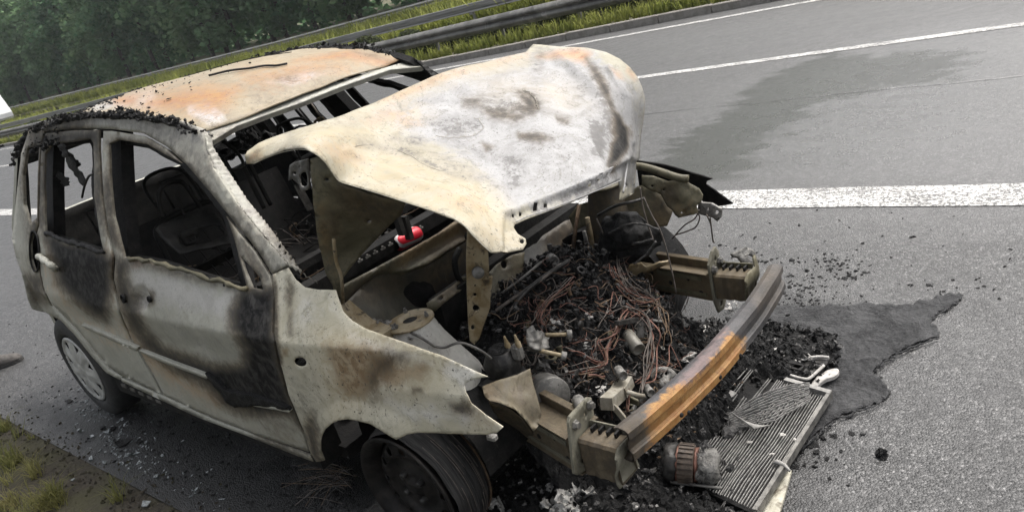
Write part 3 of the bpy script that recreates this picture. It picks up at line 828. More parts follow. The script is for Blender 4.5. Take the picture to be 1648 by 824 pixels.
# -- rear quarter
qw = [(44, 238), (63, 234), (60.5, 282), (59.5, 350), (48, 361), (39, 330), (37, 282)]
quarter = [(46, 211), (60, 203), (71, 212), (66, 231), (62, 282), (61, 333), (61, 362), (58, 375), (60, 405), (64, 440), (70, 468), (82, 492), (104, 512), (128, 538), (152, 569), (176, 595), (197, 606), (193, 611), (171, 600), (147, 573), (122, 541), (98, 516), (74, 503), (60, 500),
           (52, 497), (45, 480), (39, 452), (25.5, 414), (19, 384), (22, 363), (27, 309), (34, 248)]
filler = [(52, 372), (60, 380), (63, 405), (62, 432), (55, 436), (49, 418), (48, 392)]
o = side_panel('rear_quarter', quarter, sp=5, thick=.012, holes=[qw, filler], stains=[
    ('soot', [(40, 200), (80, 205), (70, 300), (68, 440), (56, 445), (44, 360), (36, 300), (40, 240)], 8, .8), ('ash', [(20, 230), (40, 230), (30, 380), (20, 400)], 8, .45),
    ('soot', [(40, 440), (70, 440), (75, 490), (50, 490)], 5, .7)])
qtr = o
mirror_copy(o, 'rear_quarter', car, LEFTM)
side_panel('fuel_filler_pocket', [(47, 368), (61, 374), (65, 405), (63, 436), (54, 440), (47, 420), (45, 392)], off=.045, mats=[SOOT, SOOT], sp=6, thick=.004)
b = B(); pts = [side_lift([p], -.004)[0] for p in rounded(filler, 3)]; b.tube(pts + [pts[0]], .005, 6); b.build('filler_rim', SOOT, car)

# -- rear door
rw = [(82, 233), (146, 224), (150.5, 231), (151, 316), (160, 370), (166.5, 406), (98.5, 385), (74, 376), (70.5, 299), (73, 248)]
rdoor = [(73, 215), (120, 210), (160, 210), (160, 248), (163, 316), (171, 370), (181, 414), (180, 451), (192, 502), (209, 546), (220, 563), (245, 606), (260, 634), (196, 604), (177, 592), (153, 566), (129, 535), (105, 509), (84, 490), (72, 467), (66, 440), (62, 405), (60.5, 376), (63.5, 362), (63, 333), (64, 282), (68, 231)]
soot_rd = [(70, 374), (98, 384), (166, 405), (184, 416), (180, 470), (173, 517), (150, 508), (115, 480), (95, 455), (88, 430), (78, 400)]
rd = side_panel('rear_door', rdoor, sp=6, thick=.008, off=.002, holes=[rw], buckle=.003, bscale=7, stains=[
    ('soot', soot_rd, 5, 1.0), ('soot', [(60, 205), (165, 205), (166, 330), (172, 380), (150, 330), (146, 236), (80, 240), (80, 300), (70, 380), (58, 360)], 6, .85),
    ('rust', [(74, 395), (100, 470), (150, 520), (178, 530), (192, 560), (140, 525), (95, 480), (78, 440)], 9, .62), ('rust', [(172, 400), (190, 410), (188, 470), (205, 540), (180, 500)], 8, .6)])
mirror_copy(rd, 'rear_door', car, LEFTM)
# -- front door
fw = [(175, 232), (190, 225), (238, 233), (268, 250), (295, 264), (329, 302), (363, 346), (377, 384), (397, 464), (326, 445), (258, 424), (211, 416), (200, 413), (183.5, 350), (177, 282)]
mt = [(387, 411), (402, 428), (418, 446), (424, 466), (405, 463), (396, 440)]
fdoor = [(166, 211), (180, 211), (231, 219), (268, 240), (298, 268), (341, 319), (381, 370), (411, 406), (435, 445), (441, 478), (439, 490), (438, 536), (447, 584), (462, 635), (481, 680), (497, 727), (420, 702), (343, 673), (264, 636), (249, 606), (223, 563), (212, 546), (195, 502), (184, 451), (186, 417), (175, 370), (167, 316), (164, 248)]
hp_ = circle(226, 480, 9, 17, 16, -.15)
soot_fd = [(187, 415), (188, 468), (203, 512), (237, 562), (285, 597), (335, 622), (365, 652), (395, 668), (466, 668), (490, 690), (482, 675), (452, 584), (443, 536), (444, 488), (446, 462), (398, 464), (383, 475), (371, 502), (373, 530), (394, 563), (390, 586), (343, 592), (296, 572), (262, 560), (237, 536), (214, 490), (200, 445), (206, 420)]
def door_relief(uv):
    d = np.hypot((uv[:, 0] - 226) / 11.5, (uv[:, 1] - 480) / 19)
    cup = -.034 * np.clip(1.15 - d, 0, 1) ** .6
    melt = -.010 * np.clip(1 - np.hypot((uv[:, 0] - 395) / 45, (uv[:, 1] - 655) / 22), 0, 1)
    return cup + melt
fd = side_panel('front_door', fdoor, sp=5, thick=.008, off=.002, holes=[fw, mt], buckle=.003, bscale=6, relief=door_relief, stains=[
    ('soot', soot_fd, 6, 1.0), ('soot', [(186, 222), (176, 228), (180, 350), (202, 415), (178, 385), (168, 300)], 3, .9), ('soot', [(186, 220), (240, 228), (272, 246), (300, 268), (372, 352), (384, 390), (400, 462), (392, 462), (374, 385), (290, 264), (238, 236), (188, 228)], 2, .75), ('grey', [(164, 210), (235, 216), (300, 265), (440, 445), (440, 480), (400, 468), (375, 380), (290, 262), (236, 232), (180, 226), (205, 415), (184, 415)], 3, .35), ('soot', [(262, 236), (300, 262), (365, 345), (382, 385), (402, 470), (446, 480), (430, 430), (380, 368), (340, 318)], 7, .55),
    ('soot', [(200, 410), (330, 442), (440, 472), (436, 482), (320, 456), (205, 424)], 4, .65), ('soot', [(196, 470), (206, 470), (206, 492), (196, 490)], 3, 1), ('soot', [(236, 470), (246, 472), (244, 490), (236, 488)], 3, 1),
    ('ash', [(214, 430), (250, 434), (330, 458), (384, 474), (372, 500), (372, 517), (300, 500), (240, 482), (216, 470)], 9, .95), ('ash', [(240, 490), (365, 522), (388, 560), (385, 582), (345, 585), (270, 555), (235, 520)], 14, .42),
    ('ash', circle(226, 480, 10, 17, 12), 2, 1.0), ('rust', [(180, 440), (196, 500), (232, 566), (290, 606), (350, 640), (350, 650), (280, 615), (222, 570), (188, 510), (178, 460)], 8, .72), ('rust', [(220, 412), (270, 424), (268, 432), (216, 424)], 4, .7),
    ('soot', [(395, 655), (470, 665), (497, 727), (455, 712), (430, 690), (420, 672)], 12, .45), ('tan', [(170, 215), (240, 222), (300, 268), (380, 370), (370, 380), (290, 275), (235, 240), (190, 232), (180, 300), (200, 400), (188, 400), (172, 320)], 6, .35), ('grey', [(240, 490), (370, 522), (395, 570), (390, 590), (340, 585), (260, 545)], 12, .3), ('tan', [(200, 540), (300, 600), (420, 680), (480, 715), (420, 700), (300, 640)], 16, .25)])
lfd = mirror_copy(fd, 'front_door', car, LEFTM)
# inner door shells give the windows their depth
for dn, pr, win, offs in (('rear_door', rd, rw, .075), ('front_door', fd, fw, .075)):
    c_ = np.mean(win, 0)
    outer = [tuple(c_ + (np.array(p) - c_) * np.array([1.10, 1.10])) for p in win]
    inner = [tuple(c_ + (np.array(p) - c_) * np.array([.93, .94])) for p in win]
    o = side_panel('window_frame', outer, pr, off=offs, mats=[SOOT, SOOT], sp=7, thick=.02, holes=[inner], buckle=.006, bscale=14)
    mirror_copy(o, 'window_frame', lfd if dn == 'front_door' else car, LEFTM)
# melted remains of the belt seals
def seal(parent, path, r, mat, off=-.004, wob=.004):
    P = smooth_path([side_lift([p], off)[0] for p in path], 8)
    P = [p + rng.normal(0, wob, 3) * np.array([.6, .4, 1]) for p in P]
    b = B(); b.tube(P, [r * random.uniform(.6, 1.4) for _ in P], 6); return b.build('window_seal', mat, parent)
seal(rd, [(72, 374), (98, 384), (135, 396), (167, 407)], .011, CHAR)
seal(fd, [(205, 414), (258, 424), (326, 444), (396, 465)], .008, OLIVE)
seal(fd, [(260, 427), (300, 438), (345, 452), (380, 464)], .006, CHAR, .01)
# -- handles
def lug(p, q, off): return [side_lift([x], off)[0] for x in (p, q)]
b = B(); hpth = smooth_path([side_lift([p], f)[0] for p, f in [((60, 412), -.012), ((66, 415), -.04), ((76, 423), -.042), ((86, 430), -.036), ((89, 434), -.01)]], 5)
b.tube(hpth, [.010, .013, .016, .017, .016] * 5 + [.012], 8); b.build('door_handle', PAINT, rd)
for (u, v_, r_) in ((200, 480, .019), (242, 481, .013)):
    b = B(); p = side_lift([(u, v_)], -.002)[0]; b.lathe([(r_, 0), (r_, .008), (r_*.7, .010), (r_*.62, .001), (0, .001)], p, (0, -1, .15), 14); b.build('handle_mount', SOOT, fd)
# -- rub strips, the front one melted away half way along
def strip_part(name, a, b_, parent, w0=5.0, mat=PAINT):
    pth = smooth_path([(u, v_, 0) for u, v_ in (a)], 5); up, dn = [], []
    for k, p in enumerate(pth):
        t = k / (len(pth) - 1); w = w0 * min(1, .45 + t * 3) * b_
        up.append((p[0] + .9, p[1] - w)); dn.append((p[0] - .9, p[1] + w))
    return side_panel(name, up + dn[::-1], parent, off=-.010, mats=[mat, SOOT], sp=4, thick=.012, stains=[('soot', None, 0, .05)])
strip_part('rub_strip', [(131, 523), (160, 535), (190, 549), (221, 562)], .62, rd)
strip_part('rub_strip', [(224, 564), (252, 576), (280, 587), (310, 598), (333, 607)], .62, fd, 4.6)
strip_part('rub_strip', [(391, 646), (410, 652), (440, 657), (466, 662)], .38, fd, 4.6)
# melted tongue of plastic hanging from the strip
mel = [(330, 600), (345, 612), (362, 628), (376, 632), (396, 634), (425, 643), (462, 655), (466, 661), (440, 657), (412, 652), (395, 655), (378, 656), (362, 645), (350, 628), (334, 610)]
side_panel('melted_strip', mel, fd, off=-.012, mats=[CHAR, CHAR], sp=4, thick=.014, buckle=.006, bscale=22)
# -- sill
side_panel('sill', [(194, 607), (264, 638), (343, 675), (420, 704), (499, 732), (506, 745), (420, 712), (343, 683), (264, 646), (196, 614)], sp=6, thick=.04, stains=[('soot', [(420, 690), (510, 730), (510, 750), (400, 710)], 10, .6)])
mirror_copy(bpy.data.objects['sill'], 'sill', car, LEFTM)
for k in range(5):
    b = B(); p = side_lift([(200 + 14*k, 616 + 6.2*k)], .01)[0]; b.box(p + np.array([0, 0, -.012]), (.05, .02, .016)); b.build('jacking_flange', STEEL, car)

# -- right fender
fender = [(463, 431), (475, 450), (489, 462), (511, 466), (540, 466.5), (545, 482), (552, 501), (567, 516), (587, 528), (620, 540), (655, 552), (685, 563), (714, 573), (750, 590), (785, 606), (762, 610), (746, 618.5), (749, 632), (758, 650), (780, 668), (809.5, 687),
          (800, 696), (783, 699), (740, 698), (700, 696), (660, 695), (645, 701), (630, 693), (616, 684.6), (600, 677), (582, 672), (566, 670), (552, 671), (540, 676), (530, 684.6), (525, 694), (523, 704), (523, 720), (525, 738), (509, 743), (500, 728), (484, 681), (465, 635), (451, 584), (442, 536), (443, 490), (440, 460), (438, 442)]
mk = circle(484, 582, 10, 7.5, 12, .25)
def fender_relief(uv):
    # flared lip round the wheel arch
    lip = np.array([(523, 720), (523, 704), (530, 685), (552, 671), (582, 672), (616, 685), (645, 701)], float)
    d = edge_dist(lip, uv, closed=False)
    return .018 * np.clip(1 - d / 26, 0, 1) ** .8 * (d < 26)
side_panel('fender', fender, sp=4.5, sk=1.3, s0=2.0, thick=.003, holes=[mk], mats=[CREAM, OLIVE], buckle=.004, bscale=7, relief=fender_relief, stains=[
    ('rust', [(518, 552), (580, 556), (616, 562), (640, 585), (690, 574), (704, 592), (684, 612), (616, 618), (580, 640), (557, 640), (533, 600)], 14, .82),
    ('rust', [(500, 480), (560, 520), (600, 545), (570, 548), (505, 510)], 12, .3), ('rust', [(452, 560), (466, 560), (466, 575), (454, 575)], 4, .9),
    ('soot', [(598, 575), (650, 560), (660, 580), (620, 605), (600, 640), (585, 610)], 12, .52), ('soot', [(720, 650), (760, 645), (762, 668), (730, 668)], 6, .50), ('soot', [(662, 620), (682, 622), (682, 634), (664, 634)], 4, .5),
    ('soot', [(484, 690), (500, 660), (522, 690), (528, 745), (500, 745)], 10, .62), ('soot', [(462, 440), (475, 460), (470, 545), (462, 540), (458, 480)], 4, .5), ('soot', [(440, 440), (446, 460), (449, 545), (455, 585), (446, 590), (438, 500)], 3, .8),
    ('ash', [(560, 530), (790, 600), (745, 625), (700, 600), (620, 585), (560, 545)], 12, .7), ('ash', [(620, 640), (760, 655), (800, 690), (650, 690)], 14, .6), ('ash', [(450, 480), (540, 470), (560, 520), (500, 540), (445, 540)], 16, .45),
    ('tan', [(515, 540), (600, 545), (710, 580), (690, 625), (600, 640), (545, 660), (520, 600)], 22, .6), ('grey', [(590, 565), (650, 555), (690, 600), (640, 620), (600, 650), (580, 610)], 16, .5), ('grey', [(445, 590), (500, 600), (530, 680), (520, 740), (490, 700), (460, 630)], 16, .4), ('tan', [(750, 640), (800, 680), (800, 695), (760, 690)], 8, .5), ('grey', [(700, 640), (770, 650), (790, 685), (720, 680)], 12, .35)])

# -- left fender: mirrored in shape, seen from its sooty inside
lf_out = [(1024, 258), (1060, 264), (1100, 274), (1147, 288), (1137, 292), (1136, 297), (1150, 306), (1180, 328), (1168, 331), (1150, 333), (1134, 330), (1128, 318), (1120, 306), (1100, 300), (1080, 308), (1050, 314), (1030, 312)]
LFL = tps_lift([(1024, 258, 'y', .66), (1100, 274, 'y', .68), (1147, 288, 'y', .685), (1180, 328, 'y', .715), (1134, 330, 'y', .735), (1100, 300, 'y', .745), (1030, 312, 'y', .76)])
panel('fender', lf_out, LFL, [SOOT, CREAM], car, sp=5, thick=.004, buckle=.003, bscale=9)
# upper frame of the left fender and its lamp bracket
b = B(); P = smooth_path([at(1000, 268, 'y', .62), at(1030, 268, 'y', .62), at(1060, 276, 'y', .62), at(1090, 286, 'y', .62), at(1108, 288, 'y', .63)], 5)
b.tube(P, .016, 8); b.build('fender_frame', OLIVE, car)
br = [(1033, 282), (1052, 284), (1075, 292), (1098, 288), (1110, 296), (1124, 303), (1130, 314), (1128, 326), (1121, 331), (1122, 344), (1092, 351), (1086, 347), (1081, 338), (1070, 330), (1060, 312), (1045, 305), (1033, 298)]
panel('lamp_bracket', br, [(1035, 285, 'y', .56), (1128, 320, 'y', .60), (1090, 350, 'y', .58), (1110, 296, 'y', .62)], [OLIVE, SOOTIN], car, sp=5, thick=.006, buckle=.012, bscale=12,
      stains=[('soot', [(1060, 310), (1080, 300), (1085, 320), (1070, 335)], 8, .8), ('rust', [(1085, 325), (1120, 335), (1118, 348), (1090, 350)], 8, .5), ('ash', [(1072, 288), (1100, 286), (1112, 300), (1085, 302)], 5, .35)], holes=[circle(1050, 299, 2.2, n=8), circle(1096, 343, 1.6, n=8), circle(1068, 306, 2, n=8)])
hk = [(1124, 326), (1145, 328), (1161, 336), (1161, 350), (1155, 356), (1147, 350), (1135, 348), (1122, 344)]
panel('lamp_bracket', hk, [(1140, 340, 'y', .62)], [ALU, SOOTIN], car, sp=4, thick=.008, buckle=.006, bscale=20, holes=[circle(1154, 341, 3, 3, 8), circle(1139, 337, 2, n=8)])
for pth in ([(1137, 345), (1144, 362), (1147, 385), (1150, 391)], [(1143, 350), (1145, 368), (1148, 390)], [(1120, 338), (1126, 350), (1120, 365), (1106, 372), (1088, 378)], [(1125, 338), (1118, 352), (1100, 364), (1082, 384)]):
    b = B(); b.tube(smooth_path([at(u, v_, 'y', .60) for u, v_ in pth], 6), .003, 5); b.build('wire', WIRE, car)
# hood hinge post side: left apron behind the battery
ap = [(930, 330), (968, 318), (1003, 318), (1026, 300), (1034, 298), (1048, 306), (1062, 314), (1072, 332), (1082, 340), (1078, 352), (1073, 364), (1050, 366), (1036, 372), (1020, 352), (990, 345), (955, 360), (925, 372), (915, 350)]
panel('inner_wing', ap, [(930, 335, 'y', .55), (1003, 320, 'y', .55), (1070, 335, 'y', .55), (1040, 370, 'y', .52), (925, 370, 'y', .52)], [OLIVE, SOOTIN], car, sp=6, thick=.004, buckle=.006,
      stains=[('rust', [(985, 320), (1030, 310), (1032, 345), (1000, 345)], 14, .45), ('soot', [(1055, 318), (1080, 326), (1078, 345), (1056, 340)], 8, .9), ('rust', [(1055, 342), (1075, 345), (1070, 362), (1052, 360)], 6, .6)])

# -- hood, thrown up at its hinges
hood = [(394, 251), (398, 244), (430, 228), (470, 212), (540, 189), (600, 166), (650, 143), (700, 121), (740, 107), (780, 98), (820, 90), (846, 84), (852, 77), (858, 71), (872, 72), (905, 75), (945, 77), (975, 83), (998, 94), (1015, 108), (1028, 126), (1036, 145), (1039, 162), (1036, 195), (1032, 225), (1029, 260), (1027, 290), (1025, 310), (1008, 322), (1003, 321), (1004, 308), (1000, 290), (970, 303), (926, 321), (880, 338), (850, 348), (830, 357), (828, 362), (835, 372), (848, 379), (850, 388), (844, 398), (800, 407), (791, 407),
        (778, 396), (762, 380), (748, 364), (730, 352), (700, 341), (650, 325), (600, 309), (566, 299), (546, 292), (536, 280), (524, 263), (510, 250), (490, 241), (460, 244), (430, 254), (408, 264), (397, 264)]
HC = [(394, 252, 'y', -.67), (400, 264, 'y', -.665), (490, 241, 'y', -.645), (546, 292, 'y', -.60), (650, 325, 'y', -.565), (748, 364, 'y', -.545), (791, 407, 'y', -.525), (844, 398, 'y', -.44), (926, 321, 'x', .43), (1000, 290, 'x', .42), (1005, 320, 'x', .40), (1026, 305, 'y', .46),
      (1034, 225, 'y', .56), (1039, 160, 'y', .62), (1015, 108, 'y', .65), (975, 83, 'y', .66), (905, 75, 'y', .66), (858, 71, 'y', .66), (780, 98, 'x', -.22), (700, 121, 'x', -.25), (600, 166, 'x', -.28), (470, 212, 'x', -.31),
      (640, 250, 'x', -.02), (760, 200, 'x', .02), (860, 160, 'x', .08), (940, 150, 'x', .16), (780, 300, 'x', .24), (880, 260, 'x', .30), (960, 220, 'x', .32)]
def hood_relief(uv):
    u, v_ = uv[:, 0], uv[:, 1]
    r = -.010 * np.exp(-(((u - 735) / 48) ** 2 + ((v_ - 198) / 26) ** 2)) * 1.0          # sunken oval
    r += .010 * np.exp(-(((u - 860) / 40) ** 2 + ((v_ - 215) / 45) ** 2))
    r += -.012 * np.exp(-((u - 858) / 22) ** 2 - ((v_ - 172) / 20) ** 2)
    fl_ = np.array([(811, 346), (870, 322), (926, 300), (970, 280), (1006, 258)], float)
    d = edge_dist(fl_, uv, closed=False); below = v_ > np.interp(u, fl_[:, 0], fl_[:, 1])
    r += .008 * np.clip(1 - d / 5, 0, 1) - .010 * (below & (u > 811)) * np.clip(d / 6, 0, 1)
    ridge = np.array([(900, 92), (950, 130), (985, 190), (1005, 255)], float)
    r += .012 * np.clip(1 - edge_dist(ridge, uv, closed=False) / 16, 0, 1)
    r += .010 * np.clip(1 - edge_dist(np.array([(420, 240), (560, 215), (700, 235), (800, 300), (815, 350)], float), uv, closed=False) / 20, 0, 1)
    for P_, a_, w_ in (([(842, 148), (858, 158), (866, 176)], -.010, 5), ([(866, 178), (905, 186), (930, 186), (955, 168)], .007, 7), ([(940, 215), (960, 245), (972, 270)], .007, 6), ([(560, 240), (600, 262), (660, 290), (720, 312)], .006, 9), ([(700, 130), (760, 140), (830, 120), (900, 118)], .006, 10), ([(980, 110), (1012, 160), (1018, 230)], .010, 7), ([(640, 175), (700, 165), (760, 172)], -.006, 9)):
        r += a_ * np.clip(1 - edge_dist(np.array(P_, float), uv, closed=False) / w_, 0, 1)
    return r
sq = lambda u, v_, w=3.2, h=4.2: [(u-w, v_-h), (u+w, v_-h*1.3), (u+w, v_+h*.7), (u-w, v_+h)]
HOOD_STAIN = 1.35
hd = panel('hood', hood, HC, [HOODM, OLIVE], car, sp=4.0, sk=1.3, s0=2.0, thick=.002, buckle=.007, bscale=3.2, relief=hood_relief,
    holes=[sq(862, 332), sq(879, 328, 2.6, 3.2), sq(838, 342, 2.2, 2.2), circle(842, 384, 4, n=10), circle(826, 346, 2, n=8), sq(950, 295, 2.4, 3), sq(966, 285, 3, 3.6), sq(983, 274, 3.4, 4), circle(991, 300, 4, n=10), circle(985, 318, 2, n=8) if False else circle(1012, 300, 2.6, n=8)],
    stains=[(q, w, e, min(1.0, v_ * (HOOD_STAIN if q in ('soot', 'grey') else 1.0))) for q, w, e, v_ in [('ash', [(640, 160), (760, 110), (860, 85), (960, 85), (1040, 150), (1030, 300), (900, 330), (820, 340), (760, 270), (660, 220), (600, 190)], 26, .95),
            ('rust', [(866, 92), (930, 78), (948, 86), (944, 104), (900, 98)], 8, .95), ('rust', [(600, 165), (700, 122), (800, 96), (850, 86), (850, 92), (760, 112), (640, 160)], 7, .62), ('rust', [(1008, 100), (1024, 118), (1022, 132), (1006, 116)], 5, .7),
            ('rust', [(395, 250), (415, 240), (425, 256), (400, 263)], 6, .62), ('rust', [(500, 225), (560, 225), (600, 250), (590, 275), (540, 265), (500, 238)], 14, .45), ('rust', [(700, 300), (780, 320), (790, 350), (740, 350), (690, 328)], 14, .42), ('rust', [(560, 190), (640, 165), (680, 200), (600, 215)], 12, .4), ('rust', [(980, 108), (1000, 112), (1010, 130), (990, 128)], 5, .6),
            ('soot', [(996, 196), (1010, 205), (1008, 235), (994, 262), (980, 268), (984, 236)], 4, .86), ('soot', [(944, 95), (964, 115), (972, 140), (955, 128)], 7, .6), ('soot', [(958, 120), (985, 160), (998, 200), (985, 195), (968, 160)], 7, .45),
            ('soot', [(830, 145), (856, 152), (868, 170), (858, 185), (815, 180), (845, 168)], 9, .55), ('soot', [(770, 172), (830, 180), (850, 190), (830, 198), (790, 188)], 7, .5), ('soot', [(745, 158), (775, 152), (775, 172), (745, 170)], 9, .42),
            ('soot', [(832, 215), (870, 218), (890, 225), (868, 232), (835, 226)], 5, .5), ('soot', [(894, 190), (918, 194), (912, 202), (896, 198)], 4, .48), ('soot', [(775, 228), (795, 235), (782, 244)], 4, .5), ('soot', [(860, 75), (880, 78), (872, 120), (864, 118)], 10, .3), ('soot', [(955, 105), (975, 130), (985, 165), (975, 160), (958, 130)], 5, .62), ('soot', [(985, 175), (1000, 190), (1012, 215), (1000, 250), (990, 275), (980, 268), (988, 235), (982, 205)], 5, .62), ('rust', [(985, 200), (1005, 215), (998, 250), (985, 240)], 8, .5), ('grey', [(852, 92), (872, 92), (868, 140), (858, 138)], 8, .5), ('grey', [(905, 100), (950, 110), (960, 160), (940, 185), (915, 165)], 14, .35), ('grey', [(940, 190), (985, 200), (975, 265), (950, 250)], 8, .6), ('grey', [(800, 245), (840, 240), (860, 280), (830, 320), (805, 300)], 12, .45), ('grey', [(990, 120), (1030, 140), (1030, 200), (1010, 190)], 10, .35), ('grey', [(1005, 240), (1030, 220), (1025, 300), (1006, 300)], 8, .4), ('grey', [(620, 225), (680, 215), (700, 235), (650, 240)], 8, .45), ('grey', [(540, 200), (640, 170), (650, 180), (560, 210)], 8, .3), ('grey', [(860, 225), (940, 215), (950, 240), (900, 260), (860, 245)], 14, .35), ('grey', [(700, 255), (760, 262), (770, 285), (720, 280)], 9, .4), ('grey', [(811, 348), (926, 300), (1004, 260), (1002, 290), (926, 320), (830, 357)], 4, .45), ('tan', [(700, 110), (850, 88), (855, 100), (720, 135), (620, 170), (610, 165)], 10, .5), ('tan', [(770, 130), (850, 125), (930, 140), (950, 175), (900, 180), (860, 165), (790, 170)], 16, .32),
            ('grey', [(682, 190), (730, 180), (772, 190), (780, 204), (760, 218), (720, 222), (690, 214)], 6, .42), ('grey', [(740, 150), (860, 140), (880, 180), (850, 205), (770, 195)], 18, .42), ('grey', [(830, 215), (960, 200), (1000, 250), (960, 290), (860, 320), (810, 270)], 30, .30), ('grey', [(940, 95), (985, 120), (1005, 200), (985, 280), (965, 230), (950, 150)], 12, .50), ('grey', [(660, 205), (800, 225), (830, 260), (790, 270), (700, 240)], 14, .38), ('grey', [(690, 120), (860, 90), (870, 130), (740, 150)], 18, .22), ('grey', [(462, 215), (470, 212), (478, 232), (468, 240)], 4, .35),
            ('tan', [(394, 240), (470, 210), (560, 190), (650, 225), (760, 280), (815, 330), (850, 400), (790, 410), (740, 360), (560, 300), (490, 245), (400, 266)], 16, .38), ('tan', [(570, 185), (660, 160), (690, 185), (640, 215)], 16, .5), ('tan', [(560, 240), (620, 245), (650, 290), (600, 295)], 14, .45), ('tan', [(740, 300), (800, 320), (810, 370), (760, 350)], 14, .45), ('grey', [(575, 225), (660, 240), (740, 280), (800, 290), (795, 300), (730, 288), (650, 250), (575, 234)], 3, .4)]])
# dark brown runs on the hood, thin crack lines of the flaked paint
FLK = simple('flaked_paint_edge', (.26, .24, .20), (.40, .37, .31), 40, .8, 0, .2, .002)
def flake_line(path, r=.0011):
    P = np.array([p[:2] for p in smooth_path([(u, v_, 0) for u, v_ in path], 8)]); P = P + rng.normal(0, .8, P.shape)
    X = tps_lift(HC)(P); n_ = CAM - X; n_ /= np.linalg.norm(n_, axis=1)[:, None]
    d = np.array([fbm(p, 3.2, 3.1) for p in X]) * .007 + hood_relief(P)
    b = B(); b.tube(list(X + n_ * (d + .0005)[:, None]), r, 5); b.build('paint_edge', FLK, hd)
flake_line([(572, 235), (610, 232), (650, 245), (690, 268), (730, 280), (780, 285), (815, 320)])
flake_line([(842, 145), (858, 155), (865, 170), (868, 175), (900, 183), (930, 185), (955, 170)], .0012)
flake_line([(765, 190), (778, 202), (765, 216), (730, 222), (700, 218)], .0008)
def on_hood(path, lift, n=6):
    P = np.array([p[:2] for p in smooth_path([(u, v_, 0) for u, v_ in path], n)]); X = tps_lift(HC)(P); n_ = CAM - X; n_ /= np.linalg.norm(n_, axis=1)[:, None]
    d = np.array([fbm(p, 3.2, 3.1) for p in X]) * .007 + lift; return list(X + n_ * d[:, None])
for path in ([(806, 349), (811, 345), (840, 332), (870, 320), (926, 298), (970, 278), (996, 263), (1005, 258), (1009, 264), (1006, 290), (1003, 310)],):
    b = B(); b.tube(on_hood(path, .003), .0030, 7); add_st = b.build('hood_bead', HOODM, hd)
    a_ = add_st.data.attributes.new('ash', 'FLOAT', 'POINT'); a_.data.foreach_set('value', np.ones(len(add_st.data.vertices), np.float32))
b = B(); b.tube(on_hood([(830, 357), (850, 348), (880, 338), (926, 321), (970, 303), (1000, 290)], .0), .0014, 6); o_ = b.build('hood_hem', HOODM, hd); a_ = o_.data.attributes.new('ash', 'FLOAT', 'POINT'); a_.data.foreach_set('value', np.ones(len(o_.data.vertices), np.float32))
b = B(); b.tube(on_hood([(791, 407), (778, 396), (762, 380), (748, 364), (730, 352), (700, 341), (650, 325), (600, 309), (566, 299), (546, 292), (536, 280), (524, 263), (510, 250), (490, 241), (460, 244), (430, 254), (408, 264)], -.001), .0014, 6); b.build('hood_hem', HOODM, hd)
# inner skin hanging torn off the right hinge
fp = [(499, 256), (512, 252), (526, 264), (548, 294), (566, 300), (600, 310), (640, 322), (652, 330), (646, 345), (622, 368), (596, 396), (570, 425), (553, 446), (548, 452), (551, 480), (541, 486), (536, 460), (524, 440), (512, 390), (503, 330)]
panel('hood_inner_panel', fp, [(499, 256, 'y', -.60), (548, 294, 'y', -.585), (652, 328, 'y', -.50), (540, 456, 'y', -.585), (520, 380, 'y', -.59), (580, 400, 'y', -.50)], [OLIVE, SOOTIN], hd, sp=6, thick=.005, buckle=.012, bscale=7,
      stains=[('soot', [(545, 290), (655, 325), (620, 370), (570, 350), (548, 320)], 14, .7), ('soot', [(524, 340), (545, 335), (548, 380), (535, 382)], 6, .6), ('rust', [(505, 330), (525, 330), (550, 440), (530, 445), (512, 390)], 7, .5)], holes=[circle(527, 288, 3.5, 2.6, 10), circle(593, 358, 4, 2.5, 10, -.5)])
b = B(); b.tube(smooth_path([at(u, v_, 'y', -.60) for u, v_ in [(537, 385), (541, 420), (549, 445), (551, 470), (552, 496)]], 5), [.006]*20 + [.004], 6); b.build('torn_edge', BRACK, hd)
# perforated rib of the hood frame, hanging down
rb = [(752, 372), (783, 384), (785, 430), (783, 470), (784, 442), (790, 440), (786, 492), (779, 520), (772, 545), (765, 556), (757, 549), (754, 520), (752, 470), (750, 420)]
RBL = [(752, 372, 'y', -.44), (785, 430, 'y', -.40), (752, 470, 'y', -.44), (765, 556, 'y', -.43), (790, 440, 'y', -.38)]
def rib_relief(uv): return .012 * np.clip((uv[:, 0] - 777) / 9, 0, 1) - .006 * np.exp(-((uv[:, 0] - 765) / 6) ** 2)
panel('hood_rib', rb, RBL, [BRACK, OLIVE], hd, sp=3.4, thick=.004, relief=rib_relief, holes=[circle(767, 497, 5.2, 5, 14), circle(762, 528, 3.2, 4.4, 12, -.5), circle(761, 509, 1.5, 1.7, 8), circle(766, 476, 2.8, n=10), circle(766, 462, 1.9, n=8), circle(763, 412, 1.6, n=8)])
b = B(); b.lathe([(.0, .004), (.014, .004), (.018, .0), (.019, -.003)], at(769, 439, 'y', -.435), (.55, -.75, .3), 14); b.build('spot_weld', STEEL, hd)

